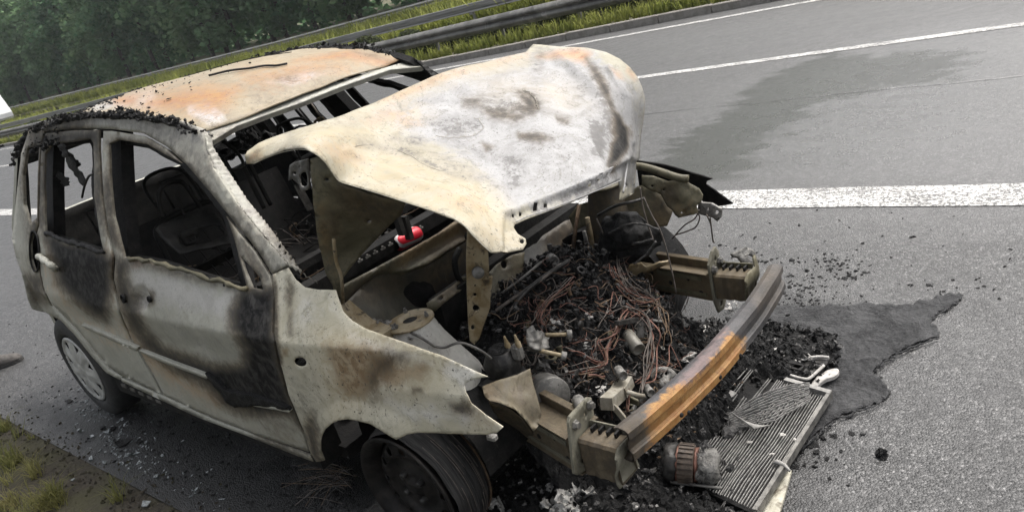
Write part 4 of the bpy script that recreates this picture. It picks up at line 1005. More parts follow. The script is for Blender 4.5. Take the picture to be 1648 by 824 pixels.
# -- roof
RX = np.array([-3.05, -2.9, -2.4, -1.9, -1.6, -1.3, -1.06, -.90, -.825]); RZ = np.array([1.35, 1.425, 1.485, 1.508, 1.503, 1.475, 1.436, 1.390, 1.344])
def roof_z(x, y):
    e = np.interp(x, RX, RZ)
    return e + .034 * (1 - (y / .54) ** 2) + .010 * np.sin(x * 5 + 1) * np.cos(y * 4) * np.clip((-.9 - x) * 3, 0, 1)
def roof_half(x): return np.interp(x, [-3.05, -2.9, -2.4, -1.6, -1.1, -.825], [.47, .485, .515, .53, .52, .492])
nx, ny = 90, 46; pts = []; uvw = []
for i in range(nx + 1):
    for j in range(ny + 1):
        y0 = -1 + 2 * j / ny
        xf = -.825 - .055 * (1 - 0) * (y0 ** 2) + .03      # bowed front edge
        x = xf + (-3.05 - xf) * i / nx
        y = y0 * roof_half(x); pts.append((x, y, float(roof_z(x, y))))
X = np.array(pts); F = []
for i in range(nx):
    for j in range(ny):
        a = i * (ny + 1) + j; F += [(a, a + 1, a + ny + 2), (a, a + ny + 2, a + ny + 1)]
Q = proj(X)
roof = sheet('roof', X[:, :2], F, X, .004, [ROOFM, SOOTIN], car, (0, 0, -1), .006, 3.5, sk=1.2, s0=2.0, uvs=Q, stains=[
    ('rust', [(170, 160), (330, 130), (400, 140), (350, 190), (240, 185)], 16, .68), ('rust', [(380, 110), (520, 90), (600, 95), (560, 120), (440, 150), (390, 150)], 18, .5), ('rust', [(470, 100), (560, 82), (640, 96), (630, 108), (560, 96)], 8, .95), ('rust', [(380, 100), (450, 98), (440, 125), (390, 120)], 14, .45), ('rust', [(180, 155), (230, 152), (220, 175), (185, 172)], 8, .85),
    ('ash', [(300, 168), (340, 165), (366, 192), (340, 200), (300, 182)], 7, 1.0), ('ash', [(140, 165), (250, 145), (260, 175), (150, 182)], 12, .75), ('ash', [(420, 132), (500, 115), (525, 120), (470, 140)], 8, .85), ('ash', [(560, 85), (630, 92), (600, 104), (560, 96)], 7, .6),
    ('grey', [(360, 135), (430, 125), (520, 112), (560, 118), (480, 150), (400, 160)], 14, .5), ('grey', [(300, 165), (370, 175), (390, 190), (330, 200)], 12, .4), ('grey', [(230, 165), (310, 150), (330, 165), (260, 180)], 10, .5), ('grey', [(140, 170), (220, 155), (230, 165), (150, 180)], 8, .5), ('grey', [(400, 160), (500, 130), (590, 108), (610, 112), (500, 142), (410, 172)], 6, .4), ('tan', [(150, 170), (400, 95), (640, 95), (640, 105), (350, 195)], 20, .3), ('grey', [(200, 150), (300, 125), (420, 100), (420, 108), (300, 140), (210, 165)], 10, .35), ('soot', [(440, 122), (480, 118), (480, 130), (445, 136)], 7, .35), ('soot', [(560, 82), (600, 84), (640, 98), (630, 103), (585, 92)], 3, .4)])
hdr = [(339, 208), (380, 191), (430, 173), (482, 154), (550, 131), (600, 115), (648, 101), (684, 107), (679, 108), (628, 113), (550, 140), (482, 167), (430, 185), (380, 204), (344, 226), (335, 229), (334, 218)]
panel('windscreen_header', hdr, [(339, 208, 'x', -.855), (482, 154, 'x', -.82), (648, 101, 'x', -.845), (684, 107, 'y', .54), (628, 113, 'x', -.80), (482, 167, 'x', -.785), (344, 226, 'x', -.80)], [PAINT, SOOT], car, sp=5, thick=.02, stains=[('ash', None, 0, .4), ('soot', [(330, 215), (420, 190), (640, 112), (690, 104), (690, 116), (420, 200), (340, 232)], 4, .55)])
# crumbs of the burnt roof rails
pp = []
for k in range(420):
    t = rng.random(); x = -.80 - 1.75 * t; y = -float(roof_half(np.array(x))) - rng.normal(.012, .012)
    pp.append((x, y, float(np.interp(x, RX, RZ)) + abs(rng.normal(0, .011)) + .002))
for k in range(260):
    x = -1.95 - rng.random() * .95; q = rng.random() ** 1.5; y = -float(roof_half(np.array(x))) - q * .07
    pp.append((x, y, float(np.interp(x, RX, RZ)) + .006 - q * .09))
pp = [tuple(np.array(p) + rng.normal(0, .006, 3) * np.array([1, 1, .4])) for p in pp for _ in range(3)]
stuff(lumps('roof_crumbs', pp, .0015 + .0085 * rng.random(len(pp)) ** 2.2, CHAR, car, jit=.55))
pp = []
for k in range(700):
    x = -.85 - rng.random() * 1.9; y = float(roof_half(np.array(x))) + rng.normal(0, .015); pp.append((x, y, float(np.interp(x, RX, RZ)) + abs(rng.normal(0, .010))))
stuff(lumps('roof_crumbs', pp, .0015 + .009 * rng.random(len(pp)) ** 2.2, CHAR, car, jit=.55))
pp = []
for k in range(330):
    x = -1.15 - rng.random() ** .7 * 1.6; y = rng.uniform(-.5, .25) if k % 3 else rng.uniform(-.5, -.2); pp.append((x, y, float(roof_z(np.array(x), y)) + .006))
for u, v_, n_ in [(610, 92, 14), (625, 97, 6), (510, 133, 8), (400, 125, 6), (585, 88, 10), (560, 110, 4)]:
    for _ in range(n_):
        p = at(u + rng.normal(0, 9), v_ + rng.normal(0, 3), 'z', 1.44)
        if p[0] < -.92 and abs(p[1]) < .46: pp.append((p[0], p[1], float(roof_z(p[0], p[1])) + .006))
stuff(lumps('roof_flakes', pp, .0015 + .008 * rng.random(len(pp)) ** 2, CHAR, car, flat=.5))
for sg in (-1, 1):                                            # melted ditch moulding
    xs = np.linspace(-.80, -2.75, 90); P = [np.array([x, sg * (float(roof_half(np.array(x))) + .012 + rng.normal(0, .003)), float(np.interp(x, RX, RZ)) + .002 + rng.normal(0, .002)]) for x in xs]
    b = B(); b.tube(P, [random.uniform(.006, .014) for _ in P], 7); b.build('roof_moulding', CHAR, car)
b = B(); b.tube([V(p) for p in smooth_path([np.array([x, y, float(roof_z(x, y)) + .008]) for x, y in [(-1.35, -.12), (-1.28, -.06), (-1.2, -.02), (-1.16, .03), (-1.1, .05), (-1.08, .09)]], 5)], .005, 6); b.build('burnt_seal', CHAR, car)
b = B(); b.tube([V(p) for p in smooth_path([np.array([x, y, float(roof_z(x, y)) + .006]) for x, y in [(-2.3, .25), (-2.0, .3), (-1.75, .34), (-1.5, .33), (-1.42, .36)]], 5)], .0022, 6); b.build('burnt_seal', CHAR, car)

# -- tailgate frame and rear bumper, floor, pillars
def plan_sheet(name, outline, holes, fn, mats, parent, away, sp=.06, thick=.02, **k):
    P, F = triangulate(outline, holes, sp); X = np.array([fn(a, b) for a, b in P])
    return sheet(name, P, F, X, thick, mats, parent, away, **k)
plan_sheet('tailgate', [(-.56, .45), (.56, .45), (.62, .8), (.60, 1.0), (.46, 1.38), (-.46, 1.38), (-.60, 1.0), (-.62, .8)], [[(-.5, .98), (.5, .98), (.42, 1.32), (-.42, 1.32)]], lambda y, z: (-3.38 + .10 * (y/.6)**2 + max(0, z - .95) * .62, y, z), [PAINT, SOOTIN], car, (1, 0, 0), buckle=.006)
plan_sheet('rear_bumper', [(-.64, .22), (.64, .22), (.64, .5), (-.64, .5)], [], lambda y, z: (-3.42 + .14 * (y/.6)**2, y, z), [PAINT, SOOTIN], car, (1, 0, 0))
b = B(); b.box((-2.58, 0, .36), (.92, 1.0, .05)); b.box((-1.24, 0, .235), (1.74, 1.40, .05)); b.box((-1.5, 0, .30), (2.2, .24, .12)); b.box((-1.27, -.735, .30), (1.72, .10, .16)); b.box((-1.27, .735, .30), (1.72, .10, .16)); b.box((-2.10, 0, .30), (.06, 1.3, .16)); b.build('floor_pan', SOOT, car)
for sg in (-1, 1):
    for (x0, z0, x1, z1, w) in [(-1.36, .3, -1.52, 1.42, .11), (-2.36, .55, -2.28, 1.44, .10)]:
        n_ = 10; b = B()
        for k in range(n_):
            t0, t1 = k / n_, (k + 1) / n_
            q = [(x0 + (x1-x0)*t, z0 + (z1-z0)*t) for t in (t0, t1)]
            p = [(x, sg * (float(halfw(np.array(x), np.array(z))) - .085), z) for x, z in q]; b.bar(p[0], p[1], .05, w, up=(1, 0, 0))
        b.build('pillar', SOOT, car)
# wheel housings
for sg in (-1, 1):
    for (x, r, zc) in ((0.0, .30, .30), (-2.49, .345, .30)):
        b = B(); n_ = 20; ring = []
        for k in range(n_ + 1):
            a = math.pi * (1.0 if x == 0 else .80) * k / n_; ring.append((x + r * math.cos(a), zc + r * math.sin(a) * (.9 if x == 0 else 1)))
        w0, w1 = (.46, .66) if x == 0 else (.50, .70)
        vs = [(p, sg * w1, q) for p, q in ring] + [(p, sg * w0, q) for p, q in ring]
        fs = [(k, k+1, n_+2+k, n_+1+k) for k in range(n_)] + [tuple(range(n_+1, 2*n_+2))]
        b.add(vs, fs); b.build('wheel_housing', SOOT, car)

# ---------------------------------------------------------------- wheels
def add_stains(o, stains):
    co = np.array([v.co for v in o.data.vertices])
    for kind, val in stain_values(stains, proj(co)).items():
        a = o.data.attributes.new(kind, 'FLOAT', 'POINT'); a.data.foreach_set('value', val.astype(np.float32))
    return o
RIMM = simple('scorched_rim_steel', (.008, .0075, .007), (.024, .021, .019), 18, .55, .3, .3, .004, (.06, .045, .03), (.62, .76), .3)
RUSTST = simple('brown_rusted_steel', (.085, .05, .027), (.17, .115, .068), 22, .65, .15, .4, .004, (.04, .03, .022), (.52, .66))
CORD = None
m = N('bared_tyre_cords')
cw = m.noise(1, 5, .7, .3, m.scaled(9, 260, 9))
CORD = m.done(m.mix(m.rng(cw, .35, .65), (.006, .006, .006), (.045, .043, .041)), .7, 0, m.bump(cw, .9, .006))
TYRE = simple('dusty_tyre_rubber', (.018, .018, .018), (.035, .034, .033), 30, .75, 0, .3, .004)
CAPM = simple('dull_silver_hubcap', (.36, .36, .34), (.46, .46, .44), 20, .45, .2, .1, .002, (.22, .2, .16), (.62, .75))
def burnt_wheel(y, sg, name='wheel'):
    w = empty(name, (0, y, .0)); w.parent = car; w.matrix_parent_inverse = Matrix.Translation(-WLOC[car.name])
    c = (0.0, y, .222); ax = (0, sg, 0)
    # axis points outwards
    b = B(); b.lathe([(.168, -.155), (.203, -.157), (.206, -.150), (.203, -.145), (.180, -.135), (.176, -.085), (.176, -.03), (.186, -.012), (.203, .0), (.207, .006), (.203, .011), (.190, .006), (.176, -.010), (.168, -.030), (.165, -.06)], c, ax, 48)
    o = b.build('rim', RIMM, w); 
    b = B(); b.lathe([(.203, -.160), (.2085, -.156), (.203, -.147)], c, ax, 48); b.build('inner_flange', RUSTST, w)
    # disc with vent holes
    prof = [(.164, -.05), (.150, -.030), (.118, -.024), (.104, -.040), (.082, -.046), (.060, -.036), (.045, -.030), (.033, -.034), (.030, -.018), (0, -.018)]
    ho = [circle(.136 * math.cos(a), .136 * math.sin(a), .017, .013, 10, a) for a in [2*math.pi*k/12 for k in range(12)]]
    P, F = triangulate(circle(0, 0, .165, n=48), ho, .012)
    rr = np.hypot(P[:, 0], P[:, 1]); h = np.interp(rr, [p[0] for p in prof[::-1]], [p[1] for p in prof[::-1]])
    X = np.stack([P[:, 0], y + sg * h, .222 + P[:, 1]], 1)
    sheet('wheel_disc', P, F, X, .004, [RIMM], w, (0, -sg, 0))
    b = B()
    for k in range(4):
        a = k * math.pi/2 + .6
        b.lathe([(.011, -.034), (.011, -.016), (.008, -.012), (0, -.012)], (.05 * math.cos(a), y, .222 + .05 * math.sin(a)), ax, 8)
    stuff(b.build('wheel_nut', DARKST, w))
    # what is left of the tyre: cord carcass wound round the rim, flat underneath
    prof = []
    for k in range(15):
        t = k / 14; prof.append((.203 + .018 * math.sin(t * math.pi) ** .6 + .004 * math.sin(t*40), -.146 + .135 * t))
    b = B(); b.lathe(prof, c, ax, 60)
    b.v = [tuple(np.array(v) + np.array([1, .4, 1]) * .010 * noise.noise(Vector(v) * 14)) for v in b.v]
    b.v = [(v[0], v[1], max(v[2], .003)) for v in b.v]
    b.build('tyre_carcass', CORD, w)
    b = B()
    for k in range(26):                                          # sprung steel cords
        a = random.uniform(0, 6.28); yy = y - sg * random.uniform(.02, .14); r0 = .222
        pts = [(r0 * math.cos(a + t*.9) * (1 + .02*t), yy + sg*.01*t, max(.006, .222 + r0 * math.sin(a + t*.9) * (1 + .03*t))) for t in np.linspace(0, 1, 7)]
        b.tube(pts, .0011, 4)
    stuff(b.build('steel_cord', WIRE, w))
    b = B(); b.lathe([(.0, -.05), (.11, -.05), (.125, -.055), (.125, -.075), (.03, -.08)], c, ax, 32); b.build('brake_disc', RUSTST, w)
    return w
burnt_wheel(-.752, -1); burnt_wheel(.752, 1)
def road_wheel(y, sg):
    w = empty('wheel', (-2.495, y, 0)); w.parent = car; w.matrix_parent_inverse = Matrix.Translation(-WLOC[car.name])
    c = (-2.495, y, .292); ax = (0, sg, 0)
    b = B(); b.lathe([(.19, -.175), (.215, -.18), (.262, -.176), (.284, -.160), (.2915, -.140), (.2935, -.09), (.2915, -.036), (.284, -.016), (.262, -.002), (.225, .004), (.203, -.001), (.196, -.012)], c, ax, 56)
    b.v = [(v[0], v[1], max(v[2], .002)) for v in b.v]
    b.build('tyre', TYRE, w)
    b = B(); b.lathe([(.196, -.012), (.192, -.03), (.18, -.12), (.196, -.17)], c, ax, 40); b.lathe([(.19, -.03), (0, -.03)], c, ax, 30); b.build('rim', RIMM, w)
    ho = []
    for k in range(7):
        a = 2*math.pi*k/7 + .25; d = .13
        q = [(r * math.cos(a + da), r * math.sin(a + da)) for r, da in ((.150, -.155), (.165, -.10), (.168, .08), (.152, .13), (.112, .015))]
        ho.append(q)
    P, F = triangulate(circle(0, 0, .191, n=56), ho, .010)
    rr = np.hypot(P[:, 0], P[:, 1]); an = np.arctan2(P[:, 1], P[:, 0])
    h = np.interp(rr, [0, .03, .035, .06, .12, .165, .180, .191], [.012, .012, .006, .006, .000, -.006, .004, -.004])
    h = h + .008 * np.clip(np.cos((an - .25) * 7 + math.pi), 0, 1) * np.interp(rr, [.05, .08, .15, .17], [0, 1, 1, 0])
    X = np.stack([-2.495 + P[:, 0], y + sg * (h + .0), .292 + P[:, 1]], 1)
    sheet('hubcap', P, F, X, .003, [CAPM], w, (0, -sg, 0))
    return w
road_wheel(-.80, -1); road_wheel(.80, 1)

# ---------------------------------------------------------------- engine bay steelwork
def loft(name, sections, mats, parent, closed=True, smooth=False, cap=False):
    k = len(sections[0]); vs = [p for s in sections for p in s]; fs = []
    for i in range(len(sections) - 1):
        for j in range(k if closed else k - 1):
            q = (j + 1) % k; fs.append((i*k+j, i*k+q, (i+1)*k+q, (i+1)*k+j))
    if cap: fs += [tuple(range(k-1, -1, -1)), tuple((len(sections)-1)*k + j for j in range(k))]
    return mesh_obj(name, vs, fs, mats, parent, smooth=smooth)
# crash beam: bowed hat section, open at its ends
BEAMM = scorched('crash_beam_steel', (.036, .036, .038), (.082, .079, .080), rk=5.0, rustc=((.30, .135, .032), (.38, .205, .065)), ashc=(.17, .125, .12), speck=.5)
sec = []
for t in np.linspace(-1, 1, 41):
    y = .525 * t; x0 = .752 - .045 * t * t; zc = .393 - .020 * t
    nrm = Vector((1, .045*2*t/.525, 0)).normalized(); tg = Vector((-nrm.y, nrm.x, 0))
    dent = .006 * noise.noise(Vector((t*3, 1, 2)))
    prof = [(-.030, .046), (-.012, .052), (.012, .051), (.020, .044), (.021, .024), (.010, .015), (.010, -.012), (.021, -.020), (.020, -.042), (.012, -.050), (-.012, -.052), (-.030, -.044)]
    prof2 = [(a - .005 if a > -.03 else a, b - .005 if b > 0 else b + .005) for a, b in prof[::-1]]
    sec.append([Vector((x0, y, zc)) + nrm * (a + dent) + Vector((0, 0, b)) for a, b in prof + prof2])
o = loft('crash_beam', sec, [BEAMM], car)
add_stains(o, [('rust', [(1030, 775), (1046, 712), (1036, 676), (1076, 630), (1100, 615), (1110, 625), (1145, 580), (1172, 540), (1192, 548), (1204, 585), (1150, 660), (1090, 740), (1050, 770)], 7, 1.0), ('ash', [(1086, 622), (1160, 535), (1172, 530), (1160, 560), (1135, 595), (1108, 628)], 4, 1.0), ('soot', [(985, 690), (1030, 665), (1048, 690), (1030, 760), (990, 750)], 8, .6), ('soot', [(1215, 430), (1260, 430), (1255, 500), (1215, 520)], 12, .45), ('rust', [(1235, 460), (1250, 455), (1240, 490), (1225, 500)], 5, .5)])
for u, v_ in [(1098, 668), (1110, 664), (1160, 607), (1192, 572), (1118, 690)]:
    b = B(); p = at(u, v_, 'x', .774); b.lathe([(.0, .001), (.006, .001), (.007, -.004)], p, (1, -.1, 0), 8); b.build('bolt_hole', SOOT, car)
RAILM = scorched('pale_scorched_rail', (.12, .112, .082), (.21, .20, .155), rustc=((.16, .09, .045), (.24, .17, .10)), mott=.9, strk=.6, tideamt=.6)
# longitudinals with crush boxes and mounting plates
def rail_side(sg, mat, p0, p1, zc, h, pl, zp):
    w = .078
    x = Vector((p1[0] - p0[0], p1[1] - p0[1], 0)).normalized(); n_ = Vector((-x.y, x.x, 0))
    A, Bp = Vector((*p0, zc)), Vector((*p1, zc))
    b = B(); up = (0, 0, 1)
    for o_ in (-w/2, w/2): b.bar(A + n_*o_, Bp + n_*o_, .005, h)
    b.bar(A + Vector((0, 0, -h/2 + .003)), Bp + Vector((0, 0, -h/2 + .003)), w - .006, .005)
    b.bar(A + Vector((0, 0, h/2 - .03)), Bp + Vector((0, 0, h/2 - .03)), w - .006, .004)
    for o_ in (-w/2 - .010, w/2 + .010): b.bar(A + n_*o_ + Vector((0, 0, h/2)), Bp + n_*o_ + Vector((0, 0, h/2 + .0)), .022, .004)
    fr = add_stains(b.build('front_rail', mat, car), [('soot', None, 0, .42), ('rust', None, 0, .38)])
    for t, dz, r in ((.62, -.01, .008), (.80, .018, .006), (.45, .02, .006), (.90, -.03, .009)):
        q = A.lerp(Bp, t) - n_ * (w/2 + .0035) * 1 + Vector((0, 0, dz)); b = B(); b.lathe([(0, .0012), (r, .0012), (r*1.1, -.002)], q, -n_, 10); b.build('rail_hole', SOOT, fr)
    b = B(); q = A.lerp(Bp, .72) - n_ * (w/2 + .004); b.bar(q - x*.10 + Vector((0, 0, .03)), q + x*.10 + Vector((0, 0, .03)), .006, .018); b.bar(q - x*.12 + Vector((0, 0, -.035)), q + x*.11 + Vector((0, 0, -.035)), .006, .014); b.build('rail_swage', mat, fr)
    # crush box: folded tin with crimped top
    c0 = Bp + Vector((.004, 0, 0)); secs = []
    for k in range(13):
        t = k / 12; e = .0014 * math.sin(t * 20); hw, hh = .036 + e, h * .42 + e * .5
        c_ = c0 + Vector((.125 * t, -.004 * t, 0))
        secs.append([c_ + Vector((0, a, b_)) for a, b_ in ((-hw, -hh), (-hw*1.02, 0), (-hw, hh*.86), (-hw*.8, hh), (hw*.8, hh), (hw, hh*.86), (hw, -hh))])
    cb = loft('crush_box', secs, [mat], car); add_stains(cb, [('soot', None, 0, .46), ('rust', None, 0, .36)])
    bb = B()
    for k in range(4): bb.box(c0 + Vector((.022 + .026*k, .020, h*.42 + .006)), (.007, .03, .016))
    stuff(bb.build('crush_notch', SOOT, cb)); b = B(); b.box(c0 + Vector((.06, .034, h*.42 + .008)), (.12, .005, .020)); b.build('crush_lip', mat, cb)
    P, F = triangulate(pl, [circle(.028 if sg < 0 else .012, .062 if sg < 0 else .085, .0075, n=10), circle(-.028 if sg < 0 else -.005, -.052 if sg < 0 else -.085, .010, n=10)], .010)
    X = np.stack([np.full(len(P), p1[0]), p1[1] + P[:, 0], zp + P[:, 1]], 1)
    mp = sheet('mounting_plate', P, F, X, .008, [RAILM], car, (-1, 0, 0), buckle=.0)
    for q in (((-.025, .066), (.052, .078)) if sg < 0 else ((-.02, .06), (.03, .07))):
        b = B(); b.lathe([(.015, .0), (.015, .005), (.010, .006), (.010, .014), (0, .014)], (p1[0] + .002, p1[1] + q[0], zp + q[1]), (1, 0, 0), 6, smooth=False); b.build('bolt', STEEL, mp)
    pl2 = [(-.050, -.062), (.048, -.062), (.058, .03), (.062, .085), (.045, .080), (.03, .055), (-.03, .058), (-.055, .04)]
    P, F = triangulate(pl2, [], .012); X = np.stack([p1[0] + .128 + .008*np.sin(P[:, 1]*45), p1[1] + P[:, 0], zc + P[:, 1]], 1)
    sheet('beam_bracket', P, F, X, .005, [mat, SOOTIN], car, (-1, 0, 0), buckle=.005, bscale=20)
PLATES = []
rail_side(-1, RAILM, (.10, -.375), (.558, -.508), .352, .135, [(-.045, .085), (-.035, .098), (.055, .100), (.070, .090), (.06, .02), (.012, -.085), (0, -.095), (-.068, -.072), (-.078, -.06), (-.06, .02)], .385)
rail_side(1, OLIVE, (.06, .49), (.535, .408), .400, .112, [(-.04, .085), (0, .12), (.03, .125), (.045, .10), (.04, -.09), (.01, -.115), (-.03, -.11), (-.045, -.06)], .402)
# right apron: cream sheet curling over the wheel
apr = [(776, 622), (800, 613), (830, 604), (852, 593), (857, 612), (862, 630), (868, 652), (872, 668), (866, 682), (855, 692), (842, 676), (822, 660), (800, 651), (786, 648), (779, 636)]
panel('inner_wing', apr, [(776, 622, 'y', -.60), (852, 593, 'y', -.46), (868, 652, 'y', -.50), (855, 692, 'y', -.55), (786, 648, 'y', -.62), (825, 640, 'y', -.55)], [RAILM, OLIVE], car, sp=5, thick=.004, buckle=.006, bscale=12, relief=lambda uv: .016 * np.sin(np.clip((uv[:, 0] - 776) / 90, 0, 1) * math.pi) + .012 * np.clip(1 - edge_dist(np.array([(866, 682), (855, 692), (842, 676), (822, 660), (800, 651), (786, 648)], float), uv, closed=False) / 6, 0, 1),
      stains=[('soot', None, 0, .28), ('ash', [(790, 620), (840, 604), (850, 640), (830, 660)], 12, .5), ('tan', None, 0, .3), ('grey', [(840, 600), (875, 640), (870, 690), (840, 670)], 8, .6), ('rust', [(775, 620), (790, 616), (795, 650), (782, 648)], 5, .7), ('soot', [(845, 610), (865, 630), (870, 660), (850, 650)], 7, .5), ('rust', [(800, 620), (840, 610), (840, 650), (810, 645)], 10, .35)])
under = [(786, 646), (800, 651), (822, 660), (842, 676), (855, 692), (862, 705), (880, 712), (860, 716), (840, 706), (812, 684), (795, 664)]
panel('wheel_arch_liner', under, [(786, 646, 'y', -.60), (855, 692, 'y', -.50), (860, 716, 'y', -.46), (795, 664, 'y', -.56)], [OLIVE, SOOT], car, sp=6, thick=.003, stains=[('soot', None, 0, .55)])
# right upper rail between fender and tower
b = B(); P = [at(u, v_, 'y', -.64) for u, v_ in [(552, 494), (590, 526), (625, 540)]]
for p, q in zip(P[:-1], P[1:]): b.bar(p, q, .05, .03)
b.build('upper_rail', BRACK, car)
pp = [at(u + rng.normal(0, 5), v_ + rng.normal(0, 3.5), 'y', -.60 + rng.normal(0, .015)) for u, v_ in [(566, 508), (575, 514), (590, 520), (605, 524), (620, 528), (632, 532), (640, 536), (655, 545), (628, 524), (612, 522)] for _ in range(9)]
stuff(lumps('melted_clips', pp, rng.uniform(.004, .014, len(pp)), ALU, car))
# strut tower
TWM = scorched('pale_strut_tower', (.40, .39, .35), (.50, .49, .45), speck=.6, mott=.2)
def tower(sg, mat):
    b = B(); cx, cy = .035, .555 * sg
    secs = []
    for r, z, dx, dy in [(.064, .728, 0, 0), (.070, .715, 0, 0), (.082, .66, .005, .006), (.100, .60, .012, .015), (.122, .52, .02, .03), (.135, .42, .02, .035)]:
        secs.append([(cx + dx + r * math.cos(a) * (1.0 + .15 * (z < .6) * abs(math.cos(a))), cy - sg * dy + r * math.sin(a), z) for a in [2*math.pi*k/36 for k in range(36)]])
    o = loft('strut_tower', secs, [mat], car, smooth=True)
    add_stains(o, [('ash', None, 0, .4 if sg < 0 else 0), ('soot', [(690, 540), (730, 545), (735, 580), (700, 575)], 12, .4)] if sg < 0 else [('soot', None, 0, .6)])
    b = B(); b.lathe([(.022, .0), (.024, .004), (.030, .005), (.040, .010), (.052, .006), (.066, .005), (.074, .002), (.075, -.004), (.066, -.008)], (cx, cy, .729), (0, 0, 1), 40)
    mt_ = b.build('strut_mount', BRACK if sg < 0 else OLIVE, o)
    b = B(); b.lathe([(.0225, -.02), (.0225, -.001), (0, -.006)], (cx, cy, .731), (0, 0, 1), 20); b.build('strut_bore', SOOT, o)
    for a in (.5, 2.6, 4.7):
        b = B(); b.lathe([(.007, 0), (.007, .010), (.004, .011), (.004, .018), (0, .018)], (cx + .056*math.cos(a), cy + .056*math.sin(a), .733), (0, 0, 1), 6, smooth=False); b.build('strut_nut', STEEL, o)
    return o
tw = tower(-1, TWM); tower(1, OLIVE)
# lettering on the tower
fc = bpy.data.curves.new('tower_lettering', 'FONT'); fc.body = '>PSMOP X 10DU<'; fc.size = .0125; fc.extrude = .0003; fc.align_x = 'CENTER'
to = bpy.data.objects.new('tmp_text', fc); COL.objects.link(to)
dg = bpy.context.evaluated_depsgraph_get(); tme = bpy.data.meshes.new_from_object(to.evaluated_get(dg)); COL.objects.unlink(to)
# bend the letters round the cone
pc = at(701, 517, 'y', -.52)
cxy = np.array([.04, -.549]); ang0 = math.atan2(at(699, 518, 'z', .685)[1] - cxy[1], at(699, 518, 'z', .685)[0] - cxy[0])
nv = []
for v in tme.vertices:
    z = .690 + v.co.y; r = np.interp(z, [.60, .66, .715, .728], [.100, .082, .070, .064]) + .0012 + v.co.z; dx = np.interp(z, [.60, .66, .715], [.012, .005, 0]); dy = np.interp(z, [.60, .66, .715], [.015, .006, 0])
    a = ang0 + v.co.x / r * 1.0
    nv.append((.035 + dx + r * math.cos(a), -.555 + dy + r * math.sin(a), z))
tme.vertices.foreach_set('co', np.array(nv, np.float32).ravel()); tme.materials.clear(); tme.materials.append(SOOT)
link(bpy.data.objects.new('tower_lettering', tme), tw)
# brake pipe over the tower
b = B(); b.tube(smooth_path([at(656, 533, 'y', -.60), at(672, 540, 'y', -.60), at(690, 551, 'y', -.585), at(700, 557, 'y', -.57), at(715, 559, 'y', -.56), at(735, 552, 'y', -.54), at(752, 554, 'y', -.52), at(775, 565, 'y', -.50), at(791, 577, 'y', -.48)], 6), .0042, 7); b.build('brake_pipe', STEEL, car)

# cowl, crossbeam and bulkhead
CB = [(548, 462), (600, 436), (650, 408), (700, 380), (738, 352), (760, 364), (756, 382), (720, 404), (690, 424), (660, 434), (625, 436), (605, 440), (585, 456), (560, 482), (548, 484)]
def cowl_rel(uv):
    top = np.interp(uv[:, 0], [548, 738], [462, 352]); t = uv[:, 1] - top
    return .022 * np.exp(-((t - 8) / 7) ** 2) - .012 * np.exp(-((t - 26) / 8) ** 2)
panel('cowl_beam', CB, [(548, 470, 'x', -.31), (640, 415, 'x', -.30), (740, 360, 'x', -.30), (690, 424, 'x', -.27), (570, 470, 'x', -.28)], [OLIVE, SOOT], car, sp=5, thick=.03, relief=cowl_rel,
      stains=[('rust', [(620, 415), (700, 372), (740, 350), (765, 365), (735, 388), (690, 398), (650, 420)], 9, .75), ('soot', [(545, 470), (620, 445), (610, 460), (560, 490)], 9, .6), ('ash', [(546, 455), (640, 405), (640, 412), (550, 468)], 4, .55), ('soot', [(690, 400), (760, 372), (760, 390), (690, 428)], 8, .6)])
b = B(); b.bar((-.30, .10, .77), (-.30, .62, .80), .05, .09); b.build('cowl_beam', SOOTIN, car)
FW = [(556, 488), (585, 458), (608, 441), (660, 436), (692, 425), (722, 405), (756, 384), (770, 440), (760, 500), (740, 520), (700, 520), (650, 520), (600, 522), (570, 510)]
panel('bulkhead', FW, [(556, 488, 'x', -.26), (660, 436, 'x', -.30), (756, 390, 'x', -.30), (750, 515, 'x', -.26), (600, 520, 'x', -.20), (660, 480, 'x', -.33)], [scorched('soot_streaked_bulkhead', (.040, .038, .030), (.075, .070, .052), speck=.6), SOOT], car, sp=7, thick=.004, buckle=.012, bscale=5,
      stains=[('soot', [(690, 450), (760, 400), (770, 470), (740, 520), (700, 500)], 18, .9), ('soot', [(560, 480), (600, 450), (640, 450), (600, 480)], 12, .6)])
b = B(); b.box((-.33, .12, .52), (.03, 1.25, .50)); b.build('bulkhead', SOOT, car)
for pth, w_ in (([(740, 400), (732, 420), (738, 448), (752, 455)], .02), ([(752, 380), (770, 385), (775, 440)], .025)):
    b = B(); P = [at(u, v_, 'x', -.22) for u, v_ in pth]; b.tube(smooth_path(P, 4), w_ * .6, 8); b.build('bulkhead_bracket', SOOTIN, car)
br_ = [(686, 488), (700, 478), (725, 462), (745, 447), (752, 446), (757, 456), (735, 472), (712, 490), (700, 502), (690, 500)]
panel('wiper_link', br_, [(690, 495, 'x', -.10), (750, 450, 'x', -.20)], [OLIVE, SOOTIN], car, sp=4, thick=.006, stains=[('soot', [(700, 470), (740, 450), (740, 470), (705, 490)], 4, .6)], holes=[circle(710, 480, 4, 2.4, 10, -.6), circle(737, 460, 2.4, 1.8, 8, -.6)])
# black void wall left of the bay, behind the engine
b = B(); b.box((-.22, .2, .40), (.06, .9, .42)); b.build('engine_bulkhead', SOOT, car)

